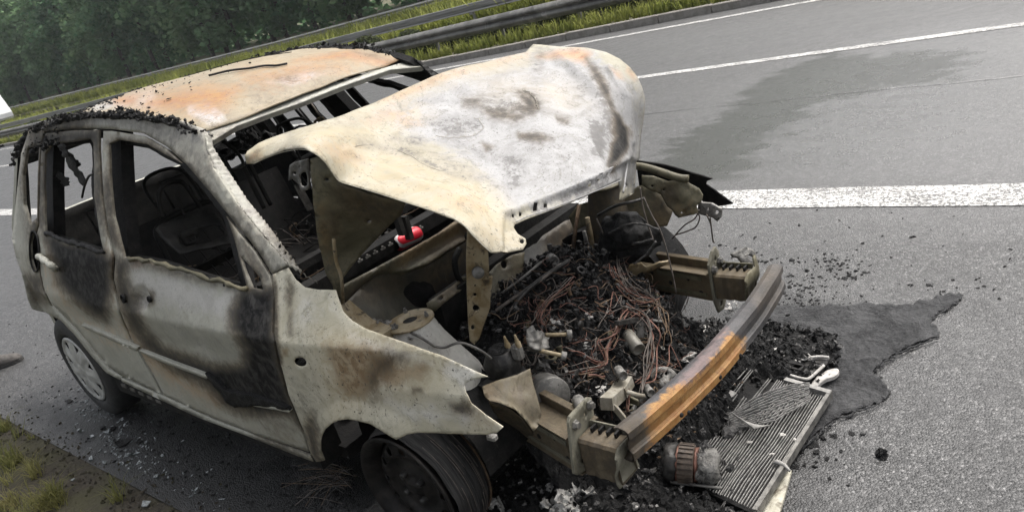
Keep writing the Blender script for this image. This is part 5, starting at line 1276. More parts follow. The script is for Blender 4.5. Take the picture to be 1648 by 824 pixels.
# ---------------------------------------------------------------- the burnt-out engine
def pile_h(x, y):
    base = np.interp(x, [-.2, .0, .12, .22, .34, .46, .56, .66], [.50, .60, .615, .565, .42, .265, .14, .05])
    side = np.interp(np.abs(y - .02), [0, .18, .32, .42, .52], [0, -.01, -.07, -.20, -.34])
    return np.maximum(base + side, .02)
def pile_d(x, y):
    p = Vector((x, y, 0))
    r = noise.fractal(p * 9, 1.0, 2.1, 4) * .035 + abs(noise.noise(p * 24)) * .040 + abs(noise.noise(p * 55 + Vector((3, 1, 2)))) * .026 + abs(noise.noise(p * 120)) * .012
    return r
nx, ny = 190, 210; vs = []; fs = []
for i in range(nx + 1):
    for j in range(ny + 1):
        x = -.2 + .86 * i / nx; y = -.46 + .92 * j / ny
        vs.append((x, y, float(pile_h(x, y)) + pile_d(x, y) - .03))
for i in range(nx):
    for j in range(ny):
        a = i*(ny+1)+j; fs.append((a, a+ny+1, a+ny+2, a+1))
eng = mesh_obj('engine_remains', vs, fs, CHAR, car, smooth=False)
def on_pile(u, v_, lift=0.0):
    r = rays([(u, v_)])[0]; t = .8
    while t < 4:
        p = CAM + r * t
        if -.2 < p[0] < .66 and abs(p[1]) < .5 and p[2] < float(pile_h(p[0], p[1])) + lift: return p
        if p[2] < .02: return p
        t += .006
    return p
pts = []
for _ in range(2200):
    x, y = rng.uniform(-.1, .6), rng.uniform(-.42, .45); pts.append((x, y, float(pile_h(x, y)) + pile_d(x, y) - .02 + rng.uniform(-.01, .015)))
stuff(lumps('engine_crumbs', pts, .0025 + .016 * rng.random(len(pts)) ** 3.2, CHAR, eng, jit=.5))
pts = [p for p in pts if rng.random() < .16]
stuff(lumps('engine_cinders', np.array(pts) + np.array([.01, -.01, .012]), rng.uniform(.002, .009, len(pts)), CHARG, eng, jit=.6))
# white ash flakes sitting on the pile
fl_ = [(888, 521, 9), (897, 519, 8), (950, 507, 7), (955, 513, 6), (943, 554, 7), (947, 562, 6), (985, 508, 5), (940, 570, 4), (965, 627, 8), (960, 634, 6), (905, 440, 5), (985, 650, 5), (930, 465, 5), (925, 463, 5), (905, 488, 4), (1128, 533, 12), (1140, 538, 12), (1152, 545, 9), (1108, 580, 13), (1120, 590, 8), (1145, 530, 7), (1165, 540, 6), (1100, 560, 5), (1130, 560, 5), (1180, 490, 10), (1170, 497, 8), (868, 507, 3), (1005, 470, 4), (805, 496, 4)]
for u, v_, s_ in fl_:
    p = on_pile(u, v_, .02); k = 5
    q = p + rng.normal(0, 1, (k, 3)) * s_ * .0011
    lumps('ash_flake', q, np.full(k, s_ * .0012) * rng.uniform(.5, 1.2, k), ASHW if s_ > 6 else CHARG, eng, flat=.35, jit=.55)
# recognisable castings
def cyl(name, p0, p1, r, mat, parent, n=24, rim=.0, hole=0):
    p0, p1 = V(p0), V(p1); ax = (p1 - p0); L = ax.length
    pr = [(0, 0), (r*.94, 0), (r, r*.06), (r, L - r*.06), (r*.94, L)]
    pr += [(r*.75, L), (r*.72, L - r*.12), (0, L - r*.12)] if rim else [(0, L)]
    b = B(); b.lathe(pr, p0, ax, n); return b.build(name, mat, parent)
def view_off(p, d): r = CAM - np.array(p); return np.array(p) + r / np.linalg.norm(r) * d
# pulley drum at the front of the block
p = at(884, 634, 'y', -.36); cyl('drum_pulley', p + np.array([-.055, .03, -.012]), p + np.array([.02, -.010, .0]), .062, STEEL, eng, 36)
# crank pulley with ring of holes
P, F = triangulate(circle(0, 0, .052, n=32), [circle(.036*math.cos(a), .036*math.sin(a), .0055, n=8) for a in [2*math.pi*k/8 for k in range(8)]], .009)
pc = at(1068, 617, 'x', .50); Rv = (Vector((.75, -.45, .55)).normalized()).to_track_quat('Z', 'Y').to_matrix()
X = np.array([pc + np.array(Rv @ Vector((a, b_, .006 * math.cos(math.hypot(a, b_) * 90)))) for a, b_ in P])
cp = sheet('holed_pulley', P, F, X, .012, [ALU], eng, tuple(-np.array(Rv @ Vector((0, 0, 1)))))
b = B(); b.lathe([(.056, -.014), (.060, -.008), (.056, -.002), (.048, -.004)], pc, Rv @ Vector((0, 0, 1)), 32); b.lathe([(.020, 0), (.019, .014), (.010, .018), (0, .018)], pc, Rv @ Vector((0, 0, 1)), 16); b.build('pulley_rim', ALU, cp)
q = at(1092, 622, 'x', .47); b = B(); b.tube([q, q + np.array([.01, .03, -.03]), q + np.array([.0, .045, -.06])], [.02, .016, .012], 8); b.build('casting_lug', ALU, eng)
# silver bracket
P = [at(976, 650, 'x', .47), at(996, 632, 'x', .45), at(1008, 612, 'x', .44)]
b = B(); b.bar(P[0], P[1], .042, .04); b.bar(P[1], P[2], .05, .036); b.tube([P[1] + np.array([.03, 0, .01]), P[1] + np.array([.05, .03, -.02]), P[1] + np.array([.055, .05, -.035])], .008, 8); b.bar(P[0] + np.array([.01, .015, -.01]), P[0] + np.array([.03, .03, -.07]), .02, .015); b.build('engine_bracket', BRACK if False else simple('cream_cast_bracket', (.22, .20, .155), (.33, .31, .26), 25, .6, .1, .3, .004, (.16, .13, .09), (.55, .7)), eng)
# starter/solenoid canister
p = at(1022, 556, 'x', .42); cyl('solenoid', p + np.array([-.045, .03, .02]), p + np.array([.022, -.015, -.004]), .024, simple('scorched_canister', (.09, .085, .065), (.16, .15, .13), 18, .5, .2, .2, .003, (.05, .045, .04)), eng, 24, rim=1)
b = B(); p2 = at(1012, 535, 'x', .38); p3 = at(1030, 520, 'x', .38); b.bar(at(992, 520, 'x', .38), at(1024, 514, 'x', .38), .02, .014); b.bar(p3, at(1032, 545, 'x', .40), .024, .02); b.build('solenoid_bracket', DARKST, eng)
# reservoir with two bleed studs on a tray
p = at(806, 577, 'y', -.44)
b = B(); b.lathe([(0, .030), (.030, .032), (.036, .026), (.048, .012), (.052, -.002), (.055, -.012), (.052, -.018), (.056, -.028), (.050, -.05), (.03, -.055)], p, (.10, -.05, 1), 30)
b.v = [tuple(np.array(v) + .004 * noise.noise(Vector(v) * 40)) for v in b.v]; rs = b.build('reservoir', DARKST, car)
b = B(); b.lathe([(.0, .031), (.030, .033), (.031, .036), (.024, .034), (.018, .037), (.010, .033), (0, .036)], p, (.10, -.05, 1), 22); b.v = [tuple(np.array(v) + np.array([0, 0, .004]) * noise.noise(Vector(v) * 90)) for v in b.v]; b.build('melted_cap', CHAR, rs)
for u, v_ in ((815, 552), (832, 550)):
    q = at(u, v_ - 1, 'y', -.42); b = B(); b.lathe([(.009, -.02), (.009, -.004), (.006, 0), (.0065, .004), (.004, .010), (.0045, .014), (.003, .022), (0, .022)], q, (-.08, 0, 1), 10); b.build('bleed_stud', BRACK, rs)
q = at(833, 566, 'y', -.42); b = B(); b.box(q, (.035, .03, .05), bev=.007); b.build('reservoir_lug', ALU, rs)
tray = [(768, 620), (790, 604), (820, 596), (842, 588), (848, 597), (852, 603), (820, 612), (785, 626)]
panel('reservoir_tray', tray, [(768, 620, 'y', -.52), (842, 588, 'y', -.40), (852, 603, 'y', -.46)], [DARKST, SOOT], car, sp=5, thick=.006, buckle=.004)
# studs and pump body in the middle of the block
def stud(u0, v0, u1, v1, x0, r, head):
    a, c = at(u0, v0, 'x', x0), at(u1, v1, 'x', x0 + .05); o = cyl('stud', a, c, r, BRACK, eng, 10); d = V(c) - V(a); d.normalize()
    cyl('stud_head', V(c) - d * .004, V(c) + d * .012, head, ALU, o, 14)
stud(878, 539, 914, 538, .30, .0065, .015); stud(868, 564, 905, 572, .34, .0065, .013)
pb = [(848, 530), (858, 524), (866, 530), (876, 536), (882, 545), (882, 560), (872, 565), (860, 564), (850, 556), (846, 542)]
panel('pump_body', pb, [(850, 530, 'x', .28), (878, 540, 'x', .32), (862, 560, 'x', .34), (864, 545, 'x', .34)], [STEEL, SOOT], eng, sp=3, thick=.03, buckle=.016, bscale=45)
pts = [on_pile(u, v_, .03) for u, v_ in [(905, 610), (915, 618), (925, 608), (930, 622), (900, 622), (920, 630), (893, 603), (938, 615)]]
lumps('melted_casting', pts, rng.uniform(.012, .026, len(pts)), DARKST, eng, jit=.5)
pts = [on_pile(u, v_, .03) for u, v_ in [(872, 590), (880, 583), (890, 590), (868, 600), (884, 598)]]
lumps('melted_casting', pts, rng.uniform(.016, .028, len(pts)), DARKST, eng, jit=.45)
for (u, v_, x0, r) in [(1052, 480, .20, .05), (963, 527, .3, .012), (1000, 602, .45, .016), (935, 652, .5, .018), (1008, 430, .15, .022), (1045, 630, .5, .014), (890, 420, .08, .02)]:
    p = at(u, v_, 'x', x0); cyl('pulley', p + np.array([-.025, .02, 0]), p + np.array([.015, -.012, .004]), r, DARKST if r > .03 else ALU, eng, 24, rim=1)
# charred battery box on the left
bat = [(975, 348), (992, 343), (1008, 338), (1024, 340), (1035, 352), (1040, 362), (1056, 366), (1068, 378), (1064, 395), (1050, 405), (1045, 416), (1028, 424), (1010, 428), (985, 426), (968, 420), (958, 405), (964, 380), (968, 360)]
panel('battery_remains', bat, [(975, 348, 'y', .34), (1024, 342, 'y', .36), (1065, 385, 'y', .40), (1020, 425, 'y', .33), (960, 405, 'y', .30), (1010, 380, 'y', .28)], [CHAR, CHAR], car, sp=4, thick=.16, buckle=.022, bscale=20)
for pth in ([(980, 376), (1000, 365), (1020, 360), (1042, 363), (1060, 370)], [(990, 397), (1010, 393), (1030, 390), (1050, 385)], [(1020, 425), (1040, 410), (1056, 388)]):
    b = B(); b.tube([at(u + rng.normal(0, .6), v_ + rng.normal(0, .6), 'y', .29) for u, v_, _ in smooth_path([(a, c, 0) for a, c in pth], 6)], .004, 5); b.build('battery_edge', CHARG, car)
b = B(); b.tube(smooth_path([at(962, 347, 'y', .30), at(990, 332, 'y', .31), at(1018, 325, 'y', .34), at(1036, 320, 'y', .38)], 6), .006, 7); b.build('battery_strap', DARKST, car)
for pth in ([(1030, 302), (1034, 330), (1042, 360), (1052, 388)], [(1036, 318), (1048, 345), (1062, 370), (1072, 400), (1082, 440), (1088, 470)], [(960, 352), (968, 370), (976, 390)]):
    b = B(); b.tube(smooth_path([at(u, v_, 'y', .30) for u, v_ in pth], 5), .003, 5); b.build('battery_wire', WIRE, car)
bb = [(1004, 442), (1014, 428), (1032, 424), (1040, 430), (1060, 423), (1077, 420), (1078, 424), (1058, 432), (1040, 440), (1024, 450), (1010, 450)]
panel('battery_tray', bb, [(1010, 445, 'y', .30), (1040, 430, 'y', .33), (1077, 421, 'y', .38)], [BRACK, SOOT], car, sp=4, thick=.006, buckle=.004, bscale=16)
p = at(1054, 478, 'x', .24); b = B(); b.lathe([(.03, -.01), (.05, -.01), (.066, -.004), (.070, .004), (.064, .012), (.052, .006), (.02, .01), (0, .01)], p, (.8, -.3, .4), 36); b.build('fan_hub', RUSTST, eng)
# wires: bundles of bared copper
def bundle(path, n_, mat, spread=.010, r=.0021, lift=.035, nm='wire'):
    base = [on_pile(u, v_, lift) for u, v_ in path]
    for _ in range(n_):
        off = rng.normal(0, spread, 3)
        P = smooth_path([b_ + off * rng.uniform(.3, 1.4) + rng.normal(0, spread * .55, 3) for b_ in base], 6)
        b = B(); b.tube(P, r * random.uniform(.55, 1.2), 5); b.build(nm, mat if mat is not COPPER or random.random() < .6 else random.choice([WIRE, RUSTST]), eng)
bundle([(1002, 496), (1028, 508), (1045, 532), (1052, 560), (1050, 585), (1042, 605), (1025, 612)], 6, COPPER)
bundle([(1002, 496), (1030, 512), (1042, 540), (1040, 580), (1036, 610), (1030, 640)], 4, WIRE)
bundle([(1008, 500), (996, 515), (992, 535), (974, 545), (962, 552), (968, 570), (974, 585), (960, 592)], 6, COPPER, .009)
bundle([(1000, 515), (990, 535), (985, 548), (976, 560), (975, 580), (962, 590), (940, 596), (918, 600)], 5, COPPER, .006)
bundle([(970, 588), (955, 583), (935, 570), (915, 567)], 4, COPPER, .006)
bundle([(946, 602), (958, 604), (970, 606), (974, 606)], 2, COPPER, .003, .003)
bundle([(925, 448), (910, 462), (892, 475), (880, 490), (870, 508), (878, 520)], 6, COPPER, .008)
bundle([(880, 490), (872, 500), (866, 512), (872, 524)], 4, COPPER, .010)
bundle([(1012, 600), (1010, 620), (1012, 645), (1008, 665)], 3, COPPER, .006)
bundle([(998, 418), (1000, 445), (1012, 462), (1035, 476), (1058, 490), (1062, 520)], 5, WIRE, .010)
bundle([(985, 430), (995, 452), (1015, 470), (1045, 482)], 5, COPPER, .012)
bundle([(1000, 455), (1020, 478), (1040, 486), (1068, 480)], 4, COPPER, .012)
bundle([(1055, 490), (1062, 505), (1068, 530), (1072, 555)], 6, RUSTST, .014)
bundle([(800, 500), (830, 478), (868, 452), (905, 425)], 1, WIRE, .002, .006, .03, 'cable')
bundle([(822, 500), (845, 470), (880, 440), (915, 420)], 1, DARKST, .002, .007, .03, 'cable')
bundle([(805, 470), (840, 445), (872, 420)], 2, STEEL, .006, .004, .03, 'cable')
bundle([(1018, 610), (1000, 605), (990, 612)], 4, WIRE, .006)
for _ in range(60):
    u, v_ = rng.uniform(820, 1100), rng.uniform(430, 640); a = rng.uniform(0, 6.28); L = rng.uniform(20, 60)
    bundle([(u + L*t*math.cos(a) + rng.normal(0, 7), v_ + L*t*math.sin(a)*.6 + rng.normal(0, 7)) for t in np.linspace(0, 1, 4)], 1, random.choice([WIRE, WIRE, COPPER, RUSTST]), .003, .0018)
# unnameable small castings, clamps and pipe ends poking out of the char
for k in range(70):
    u, v_ = rng.uniform(850, 1110), rng.uniform(425, 660)
    if v_ < 400 + abs(u - 940) * .35: continue
    p = on_pile(u, v_, .012); kind = k % 4; q = rand_rot(1)[0]; Rm = Matrix([tuple(r) for r in q]); sz = rng.uniform(.008, .020); mt_ = random.choice([ALU, DARKST, DARKST, RUSTST, STEEL, OLIVE])
    b = B()
    if kind == 0: b.box(p, (sz*2.2, sz*1.2, sz*.6), Rm, bev=sz*.12)
    elif kind == 1: b.lathe([(0, 0), (sz*.5, 0), (sz*.55, sz*.2), (sz*.5, sz*1.6), (sz*.8, sz*1.7), (sz*.8, sz*2), (0, sz*2)], p, Rm @ Vector((0, 0, 1)), 12)
    elif kind == 2: d_ = Rm @ Vector((1, 0, 0)); d2 = Rm @ Vector((0, 1, 0)); b.tube(smooth_path([np.array(V(p) + d_*sz*t + d2*sz*.8*math.sin(t*2)) for t in (-1.6, -.6, .5, 1.6)], 4), sz*.32, 7)
    else: b.lathe([(sz*.5, -sz*.15), (sz, -sz*.2), (sz, sz*.2), (sz*.5, sz*.15), (sz*.5, -sz*.15)], p, Rm @ Vector((0, 0, 1)), 14)
    b.build(['casting', 'fitting', 'pipe_stub', 'clamp_ring'][kind], mt_, eng)
# upright bars behind the engine
for u0, v0, u1, v1, x0, r, mat in [(932, 330, 922, 400, -.05, .008, RUSTST), (945, 350, 958, 415, .02, .010, BRACK), (940, 372, 945, 395, .04, .008, ALU), (884, 393, 890, 420, .0, .010, DARKST)]:
    cyl('bay_bar', at(u0, v0, 'x', x0), at(u1, v1, 'x', x0), r, mat, eng, 8)
# right inner bay wall seen past the rib
rw_ = [(780, 448), (800, 425), (820, 412), (845, 405), (840, 440), (825, 470), (808, 490), (790, 480)]
panel('bay_panel', rw_, [(780, 450, 'x', -.14), (845, 410, 'x', -.16), (800, 485, 'x', -.10)], [OLIVE, SOOT], car, sp=5, thick=.005, buckle=.008, bscale=12, holes=[circle(812, 425, 5, 6.5, 12), circle(806, 462, 3, 3, 8)], stains=[('soot', [(800, 420), (840, 405), (830, 450), (810, 450)], 14, .5)])
pk = [(838, 402), (880, 375), (925, 345), (930, 360), (905, 400), (880, 418), (850, 440)]
panel('bay_panel', pk, [(838, 402, 'x', -.19), (925, 350, 'x', -.19), (870, 430, 'x', -.15)], [scorched('smoke_grey_bulkhead', (.07, .07, .068), (.11, .11, .105), speck=.5), SOOT], car, sp=7, thick=.004, buckle=.010, bscale=8, stains=[('soot', [(880, 380), (925, 345), (930, 380), (890, 410)], 12, .7)])
# front left lamp remnant lying on the crush box
lp = [(1176, 409), (1200, 397), (1208, 400), (1216, 406), (1224, 418), (1220, 426), (1210, 428), (1196, 424), (1188, 414), (1180, 414)]
panel('lamp_hinge', lp, [(1176, 409, 'y', .46), (1208, 400, 'y', .52), (1215, 425, 'y', .5)], [ALU, SOOT], car, sp=3.5, thick=.014, buckle=.008, bscale=28, holes=[circle(1208, 414, 6, 3.2, 10, .5)])

# ---------------------------------------------------------------- cabin
DASH = at(585, 430, 'x', -.62)
b = B(); b.bar((-.60, -.60, .74), (-.60, .60, .74), .07, .055); b.bar((-.66, -.60, .70), (-.66, .60, .70), .02, .09); b.build('dash_crossbeam', SOOT, car)
for k in range(9):
    u, v_ = 580 + 12.2 * k, 420 - 6.6 * k; p = at(u, v_, 'x', -.555); b = B(); b.box(p, (.006, .022, .006)); b.box(p + np.array([0, 0, .005]), (.006, .007, .012)); b.build('dash_clip', ALU, car)
for k in range(4):
    u, v_ = 586 + 12 * k, 390 - 5 * k; p = at(u, v_, 'x', -.70); b = B(); b.box(p, (.006, .018, .008)); b.build('dash_clip', ALU, car)
b = B(); b.bar((-.72, -.60, .80), (-.72, .60, .80), .05, .03); b.build('dash_rail', SOOT, car)
for pth in ([(635, 340), (640, 355), (648, 378)], [(650, 348), (655, 362), (660, 385)]):
    b = B(); P = [at(u, v_, 'x', -.50) for u, v_ in pth]; b.bar(P[0], P[2], .02, .03, up=(1, 0, 0)); b.build('dash_stay', DARKST, car)
# hinge bracket by the windscreen
hb = [(466, 266), (472, 262), (499, 254), (501, 282), (501, 303), (490, 308), (484, 300), (476, 293), (470, 288), (464, 291)]
panel('hinge_bracket', hb, [(466, 266, 'y', -.52), (501, 280, 'y', -.50), (488, 306, 'y', -.52)], [STEEL, SOOT], car, sp=3.5, thick=.006, holes=[circle(474, 279, 3, n=10), circle(485, 268, 1.8, n=8), rounded([(484, 282), (496, 276), (498, 296), (488, 298)], 3)], relief=lambda uv: .012 * np.clip((uv[:, 0] - 480) / 8, 0, 1))
b = B(); b.bar(at(478, 296, 'y', -.52), at(500, 338, 'y', -.52), .02, .012); b.build('hinge_arm', DARKST, car)
# seats: bare wire frames
def seat(y0, lab):
    s = empty('seat', (-1.2, y0, .2)); s.parent = car; s.matrix_parent_inverse = Matrix.Translation(-WLOC[car.name])
    def T(pts, r, nm='seat_frame', mat=SOOTIN, closed=True):
        P = smooth_path(list(pts) + ([pts[0]] if closed else []), 5); b = B(); b.tube(P, r, 7); return b.build(nm, mat, s)
    def bp(y, t):                                                # point on the reclined backrest
        return np.array([-1.18 - .36 * t, y0 + y, .42 + .58 * t])
    T([bp(-.21, 0), bp(-.22, .4), bp(-.19, .85), bp(-.13, 1), bp(.13, 1), bp(.19, .85), bp(.22, .4), bp(.21, 0)], .013)
    T([bp(-.09, 1.0), bp(-.10, 1.22), bp(-.06, 1.32), bp(.06, 1.32), bp(.10, 1.22), bp(.09, 1.0)], .008, 'headrest_hoop', STEEL if False else SOOTIN, False)
    b = B()
    for t in (.25, .62): b.bar(bp(-.2, t), bp(.2, t), .05, .008, up=(-.5, 0, .3))
    b.build('back_plate', SOOTIN, s)
    for k in range(5):
        b = B(); yk = -.14 + .07 * k; b.tube([bp(yk, .05), bp(yk + .01, .5), bp(yk, .95)], .0035, 5); b.build('back_wire', SOOTIN, s)
    T([(-1.18, y0 - .23, .40), (-.75, y0 - .23, .45), (-.70, y0 - .15, .46), (-.70, y0 + .15, .46), (-.75, y0 + .23, .45), (-1.18, y0 + .23, .40)], .016, 'cushion_frame')
    for k in range(5):
        b = B(); xk = -1.1 + .08 * k; b.tube([(xk, y0 - .22, .415), (xk + .01, y0, .39), (xk, y0 + .22, .415)], .0035, 5); b.build('cushion_spring', SOOTIN, s)
    for yy in (-.2, .2):
        b = B(); b.bar((-1.2, y0 + yy, .29), (-.7, y0 + yy, .29), .035, .03); b.bar((-1.15, y0 + yy, .29), (-1.17, y0 + yy, .40), .03, .05, up=(0, 1, 0)); b.bar((-.76, y0 + yy, .29), (-.76, y0 + yy, .44), .03, .05, up=(0, 1, 0)); b.build('seat_runner', SOOT, s)
seat(-.36, ''); seat(.36, '')
# near backrest shell seen through the front window, traced
shell = [(250, 368), (256, 362), (300, 346), (333, 337), (345, 341), (356, 352), (365, 372), (372, 392), (330, 400), (290, 408), (276, 398), (262, 385)]
panel('backrest_shell', shell, [(252, 366, 'x', -1.30), (335, 338, 'x', -1.30), (290, 408, 'x', -1.12), (370, 390, 'x', -1.10)], [SOOTIN, SOOT], car, sp=5, thick=.006, buckle=.008, bscale=9, holes=[rounded([(290, 378), (345, 362), (360, 380), (300, 396)], 3)])
inn = [(286, 376), (318, 366), (322, 376), (316, 392), (298, 396)]
panel('backrest_shell', inn, [(300, 380, 'x', -1.2)], [SOOTIN, SOOT], car, sp=5, thick=.006, holes=[[(300, 383), (314, 379), (316, 386), (304, 390)]], stains=[('soot', None, 0, .45)])
for pth, r in (([(262, 352), (256, 320), (258, 306), (272, 294), (292, 293), (304, 306), (322, 333)], .010), ([(282, 308), (290, 330), (297, 347)], .006), ([(304, 298), (314, 320), (322, 334)], .006)):
    b = B(); b.tube(smooth_path([at(u, v_, 'x', -1.42) for u, v_ in pth], 5), r, 7); b.build('headrest_wire', SOOTIN, car)
for pth, r in (([(358, 228), (372, 236), (385, 250), (391, 264), (384, 272), (372, 273), (364, 266), (357, 254)], .007), ([(392, 268), (400, 285), (412, 310), (425, 335)], .010), ([(400, 262), (420, 300), (436, 330)], .010), ([(470, 222), (480, 250), (496, 275)], .006)):
    b = B(); b.tube(smooth_path([at(u, v_, 'x', -1.15) for u, v_ in pth], 5), r, 7); b.build('seat_wire', SOOTIN, car)
# rear bench
b = B(); b.box((-2.25, 0, .62), (.06, 1.15, .55), Matrix.Rotation(-.25, 3, 'Y')); b.build('rear_bench_back', SOOT, car)
b = B(); b.box((-2.0, 0, .40), (.5, 1.15, .10)); b.build('rear_bench_pan', SOOT, car)
for k in range(3):
    y0 = -.4 + .4 * k; b = B(); b.tube([(-2.3, y0 - .09, .9), (-2.34, y0 - .09, 1.05), (-2.34, y0 + .09, 1.05), (-2.3, y0 + .09, .9)], .008, 6); b.build('bench_headrest_wire', SOOTIN, car)
# charred lumps of upholstery and lining
pts = [np.array([rng.uniform(-2.2, -.8), rng.uniform(-.6, .6), .28]) for _ in range(420)]
stuff(lumps('cabin_debris', pts, rng.uniform(.008, .05, len(pts)), CHAR, car, jit=.45))
pts = [np.array([rng.uniform(-.9, -.5), rng.uniform(-.6, .6), .30 + rng.uniform(0, .08)]) for _ in range(140)]
stuff(lumps('cabin_debris', pts, rng.uniform(.01, .04, len(pts)), CHAR, car, jit=.45))
# charred headlining flaps and belts hanging in the windows
def ribbon(name, path, ax, val, w_, mat, parent=car, buckle=.006):
    P = np.array([p[:2] for p in smooth_path([(u, v_, 0) for u, v_ in path], 5)]); d = np.gradient(P, axis=0); n_ = np.stack([-d[:, 1], d[:, 0]], 1); n_ /= np.linalg.norm(n_, axis=1)[:, None]
    wj = w_ * rng.uniform(.6, 1.3, len(P))[:, None]
    return panel(name, [tuple(p) for p in P + n_ * wj] + [tuple(p) for p in (P - n_ * wj)[::-1]], [(path[0][0], path[0][1], ax, val)], [mat, mat], parent, sp=3, thick=.004, buckle=buckle, bscale=30)
ribbon('seat_belt', [(97, 233), (106, 250), (116, 268), (128, 284), (136, 298)], 'y', -.60, 4.5, CHAR)
ribbon('seat_belt', [(100, 236), (114, 252), (122, 262), (127, 268)], 'y', -.58, 3.0, CHAR)
ribbon('hanging_lining', [(91, 280), (97, 284), (104, 292), (106, 300)], 'y', -.58, 6, CHAR)
b = B(); b.tube(smooth_path([at(u, v_, 'y', -.62) for u, v_ in [(132, 318), (136, 300), (143, 284), (151, 281)]], 5), .005, 6); b.build('grab_wire', SOOTIN, car)
pts = [at(u + rng.normal(0, 5), v_ + rng.normal(0, 3), 'y', .45) for u, v_ in [(355, 240), (380, 235), (400, 220), (415, 222), (430, 228), (395, 240), (370, 250), (420, 235), (440, 225)] for _ in range(7)]
stuff(lumps('burnt_lining', pts, rng.uniform(.015, .05, len(pts)), CHAR, car, jit=.4))
# left belt guides in the far window
for pth, r in (([(474, 173), (490, 192), (502, 207)], .012), ([(482, 175), (500, 197), (508, 202)], .006), ([(498, 162), (510, 180), (524, 198)], .004), ([(473, 208), (482, 203), (492, 203), (500, 209)], .006)):
    b = B(); b.tube([at(u, v_, 'y', .55) for u, v_ in pth], r, 6); b.build('belt_guide', SOOT if r > .005 else WIRE, car)
bg = [(504, 196), (511, 190), (518, 188), (521, 192), (516, 197), (512, 203), (506, 202)]
panel('belt_buckle', bg, [(510, 196, 'y', .55)], [BRACK, BRACK], car, sp=3, thick=.006, holes=[circle(510, 198, 2.2, n=8)])

for k in range(70):                                           # tangled wire and springs in the cabin
    p = np.array([rng.uniform(-2.2, -.7), rng.uniform(-.55, .55), rng.uniform(.32, .75)]); P = [p]
    for _ in range(4): P.append(P[-1] + rng.normal(0, .07, 3) * np.array([1.2, 1, .7]))
    P = [np.array([np.clip(q[0], -2.3, -.6), np.clip(q[1], -.62, .62), max(q[2], .27)]) for q in P]
    b = B(); b.tube(smooth_path(P, 4), rng.uniform(.002, .005), 5); b.build('cabin_wire', random.choice([SOOTIN, WIRE, RUSTST]), car)

# hair-fine burnt strands matted into the pile
def strands(name, n_, mat, r, u0=830, u1=1110, v0=410, v1=665):
    b = B()
    for _ in range(n_):
        u, v_ = rng.uniform(u0, u1), rng.uniform(v0, v1)
        if v_ < 395 + abs(u - 930) * .30: continue
        p = on_pile(u, v_, .018); q = [p]; dr = rng.normal(0, 1, 3) * np.array([1, 1, .45]); dr /= np.linalg.norm(dr)
        for _ in range(4):
            dr = dr + rng.normal(0, .55, 3) * np.array([1, 1, .5]); dr /= np.linalg.norm(dr); n2 = q[-1] + dr * rng.uniform(.010, .026)
            n2[2] = max(n2[2], float(pile_h(n2[0], n2[1])) - .005); q.append(n2)
        b.tube(smooth_path(q, 3), r * rng.uniform(.6, 1.3), 4, cap=False)
    return stuff(b.build(name, mat, eng))
strands('copper_strands', 120, COPPER, .0010); strands('grey_strands', 130, WIRE, .0010); strands('rusty_strands', 80, RUSTST, .0011)
pts = []
for _ in range(900):
    x, y = rng.uniform(-.05, .62), rng.uniform(-.40, .48); pts.append((x, y, float(pile_h(x, y)) + pile_d(x, y) - .012))
stuff(lumps('ash_dust', pts, .0012 + .0045 * rng.random(len(pts)) ** 2, CHARG, eng, flat=.5, jit=.6))
pts = [pts[k] for k in range(0, 900, 4)]
stuff(lumps('brown_scale', np.array(pts) + rng.normal(0, .008, (len(pts), 3)), .002 + .007 * rng.random(len(pts)) ** 2, RUSTST, eng, flat=.4, jit=.6))

# ---------------------------------------------------------------- red drink can left in the cabin
m = N('red_can_print')
sxyz = m.n.new('ShaderNodeSeparateXYZ'); m.set(sxyz.inputs[0], m.co)
wv = m.math('SINE', m.math('ADD', m.math('MULTIPLY', sxyz.outputs[0], 90), m.math('MULTIPLY', sxyz.outputs[2], 60)))
RED = m.done(m.mix(m.rng(wv, .72, .86), (.50, .015, .03), (.75, .70, .68)), .35, .2, None)
cc_ = at(656, 384, 'x', -.56); 
can = empty('drink_can', (float(cc_[0]), float(cc_[1]), float(cc_[2]) - .033)); tag(can, 'red drink can with white streaks lying behind the cowl inside the car', 'can')
b = B(); b.lathe([(.022, -.062), (.028, -.058), (.033, -.048), (.033, .046), (.029, .056), (.027, .060)], cc_, (.1, 1, .0), 24); b.build('can_body', RED, can)
b = B(); b.lathe([(.027, .060), (.025, .056), (0, .056)], cc_, (.1, 1, .0), 24); b.build('can_lid', ALU, can)

# ---------------------------------------------------------------- wreckage on the asphalt
def heap_h(x, y):
    d = max(0, 1 - ((x - .42) / .44) ** 2) * max(0, 1 - ((y - .02) / .76) ** 2)
    cut = 1 - min(1, max(0, (x - .53) / .07)) * min(1, max(0, (y + .30) / .08)) * min(1, max(0, (.42 - y) / .06))
    return .085 * d ** .6 * cut - .006
vs = []; fs = []; nx, ny = 140, 220
for i in range(nx + 1):
    for j in range(ny + 1):
        x, y = -.05 + .95 * i / nx, -.76 + 1.56 * j / ny; p = Vector((x, y, 0))
        vs.append((x, y, heap_h(x, y) + (abs(noise.noise(p * 22)) * .030 + abs(noise.noise(p * 60)) * .020 + abs(noise.noise(p * 130)) * .010) * min(1, max(0, heap_h(x, y) * 30)) - .004))
for i in range(nx):
    for j in range(ny): a = i*(ny+1)+j; fs.append((a, a+ny+1, a+ny+2, a+1))
heap = stuff(tag(mesh_obj('char_heap', vs, fs, CHAR), 'heap of black charred debris under the open front of the car', 'debris'))
pts = []
for _ in range(3400):
    x, y = rng.uniform(0, .86), rng.uniform(-.72, .76); h = heap_h(x, y)
    if h > .002: pts.append((x, y, h + rng.uniform(0, .02)))
pts = np.array(pts)
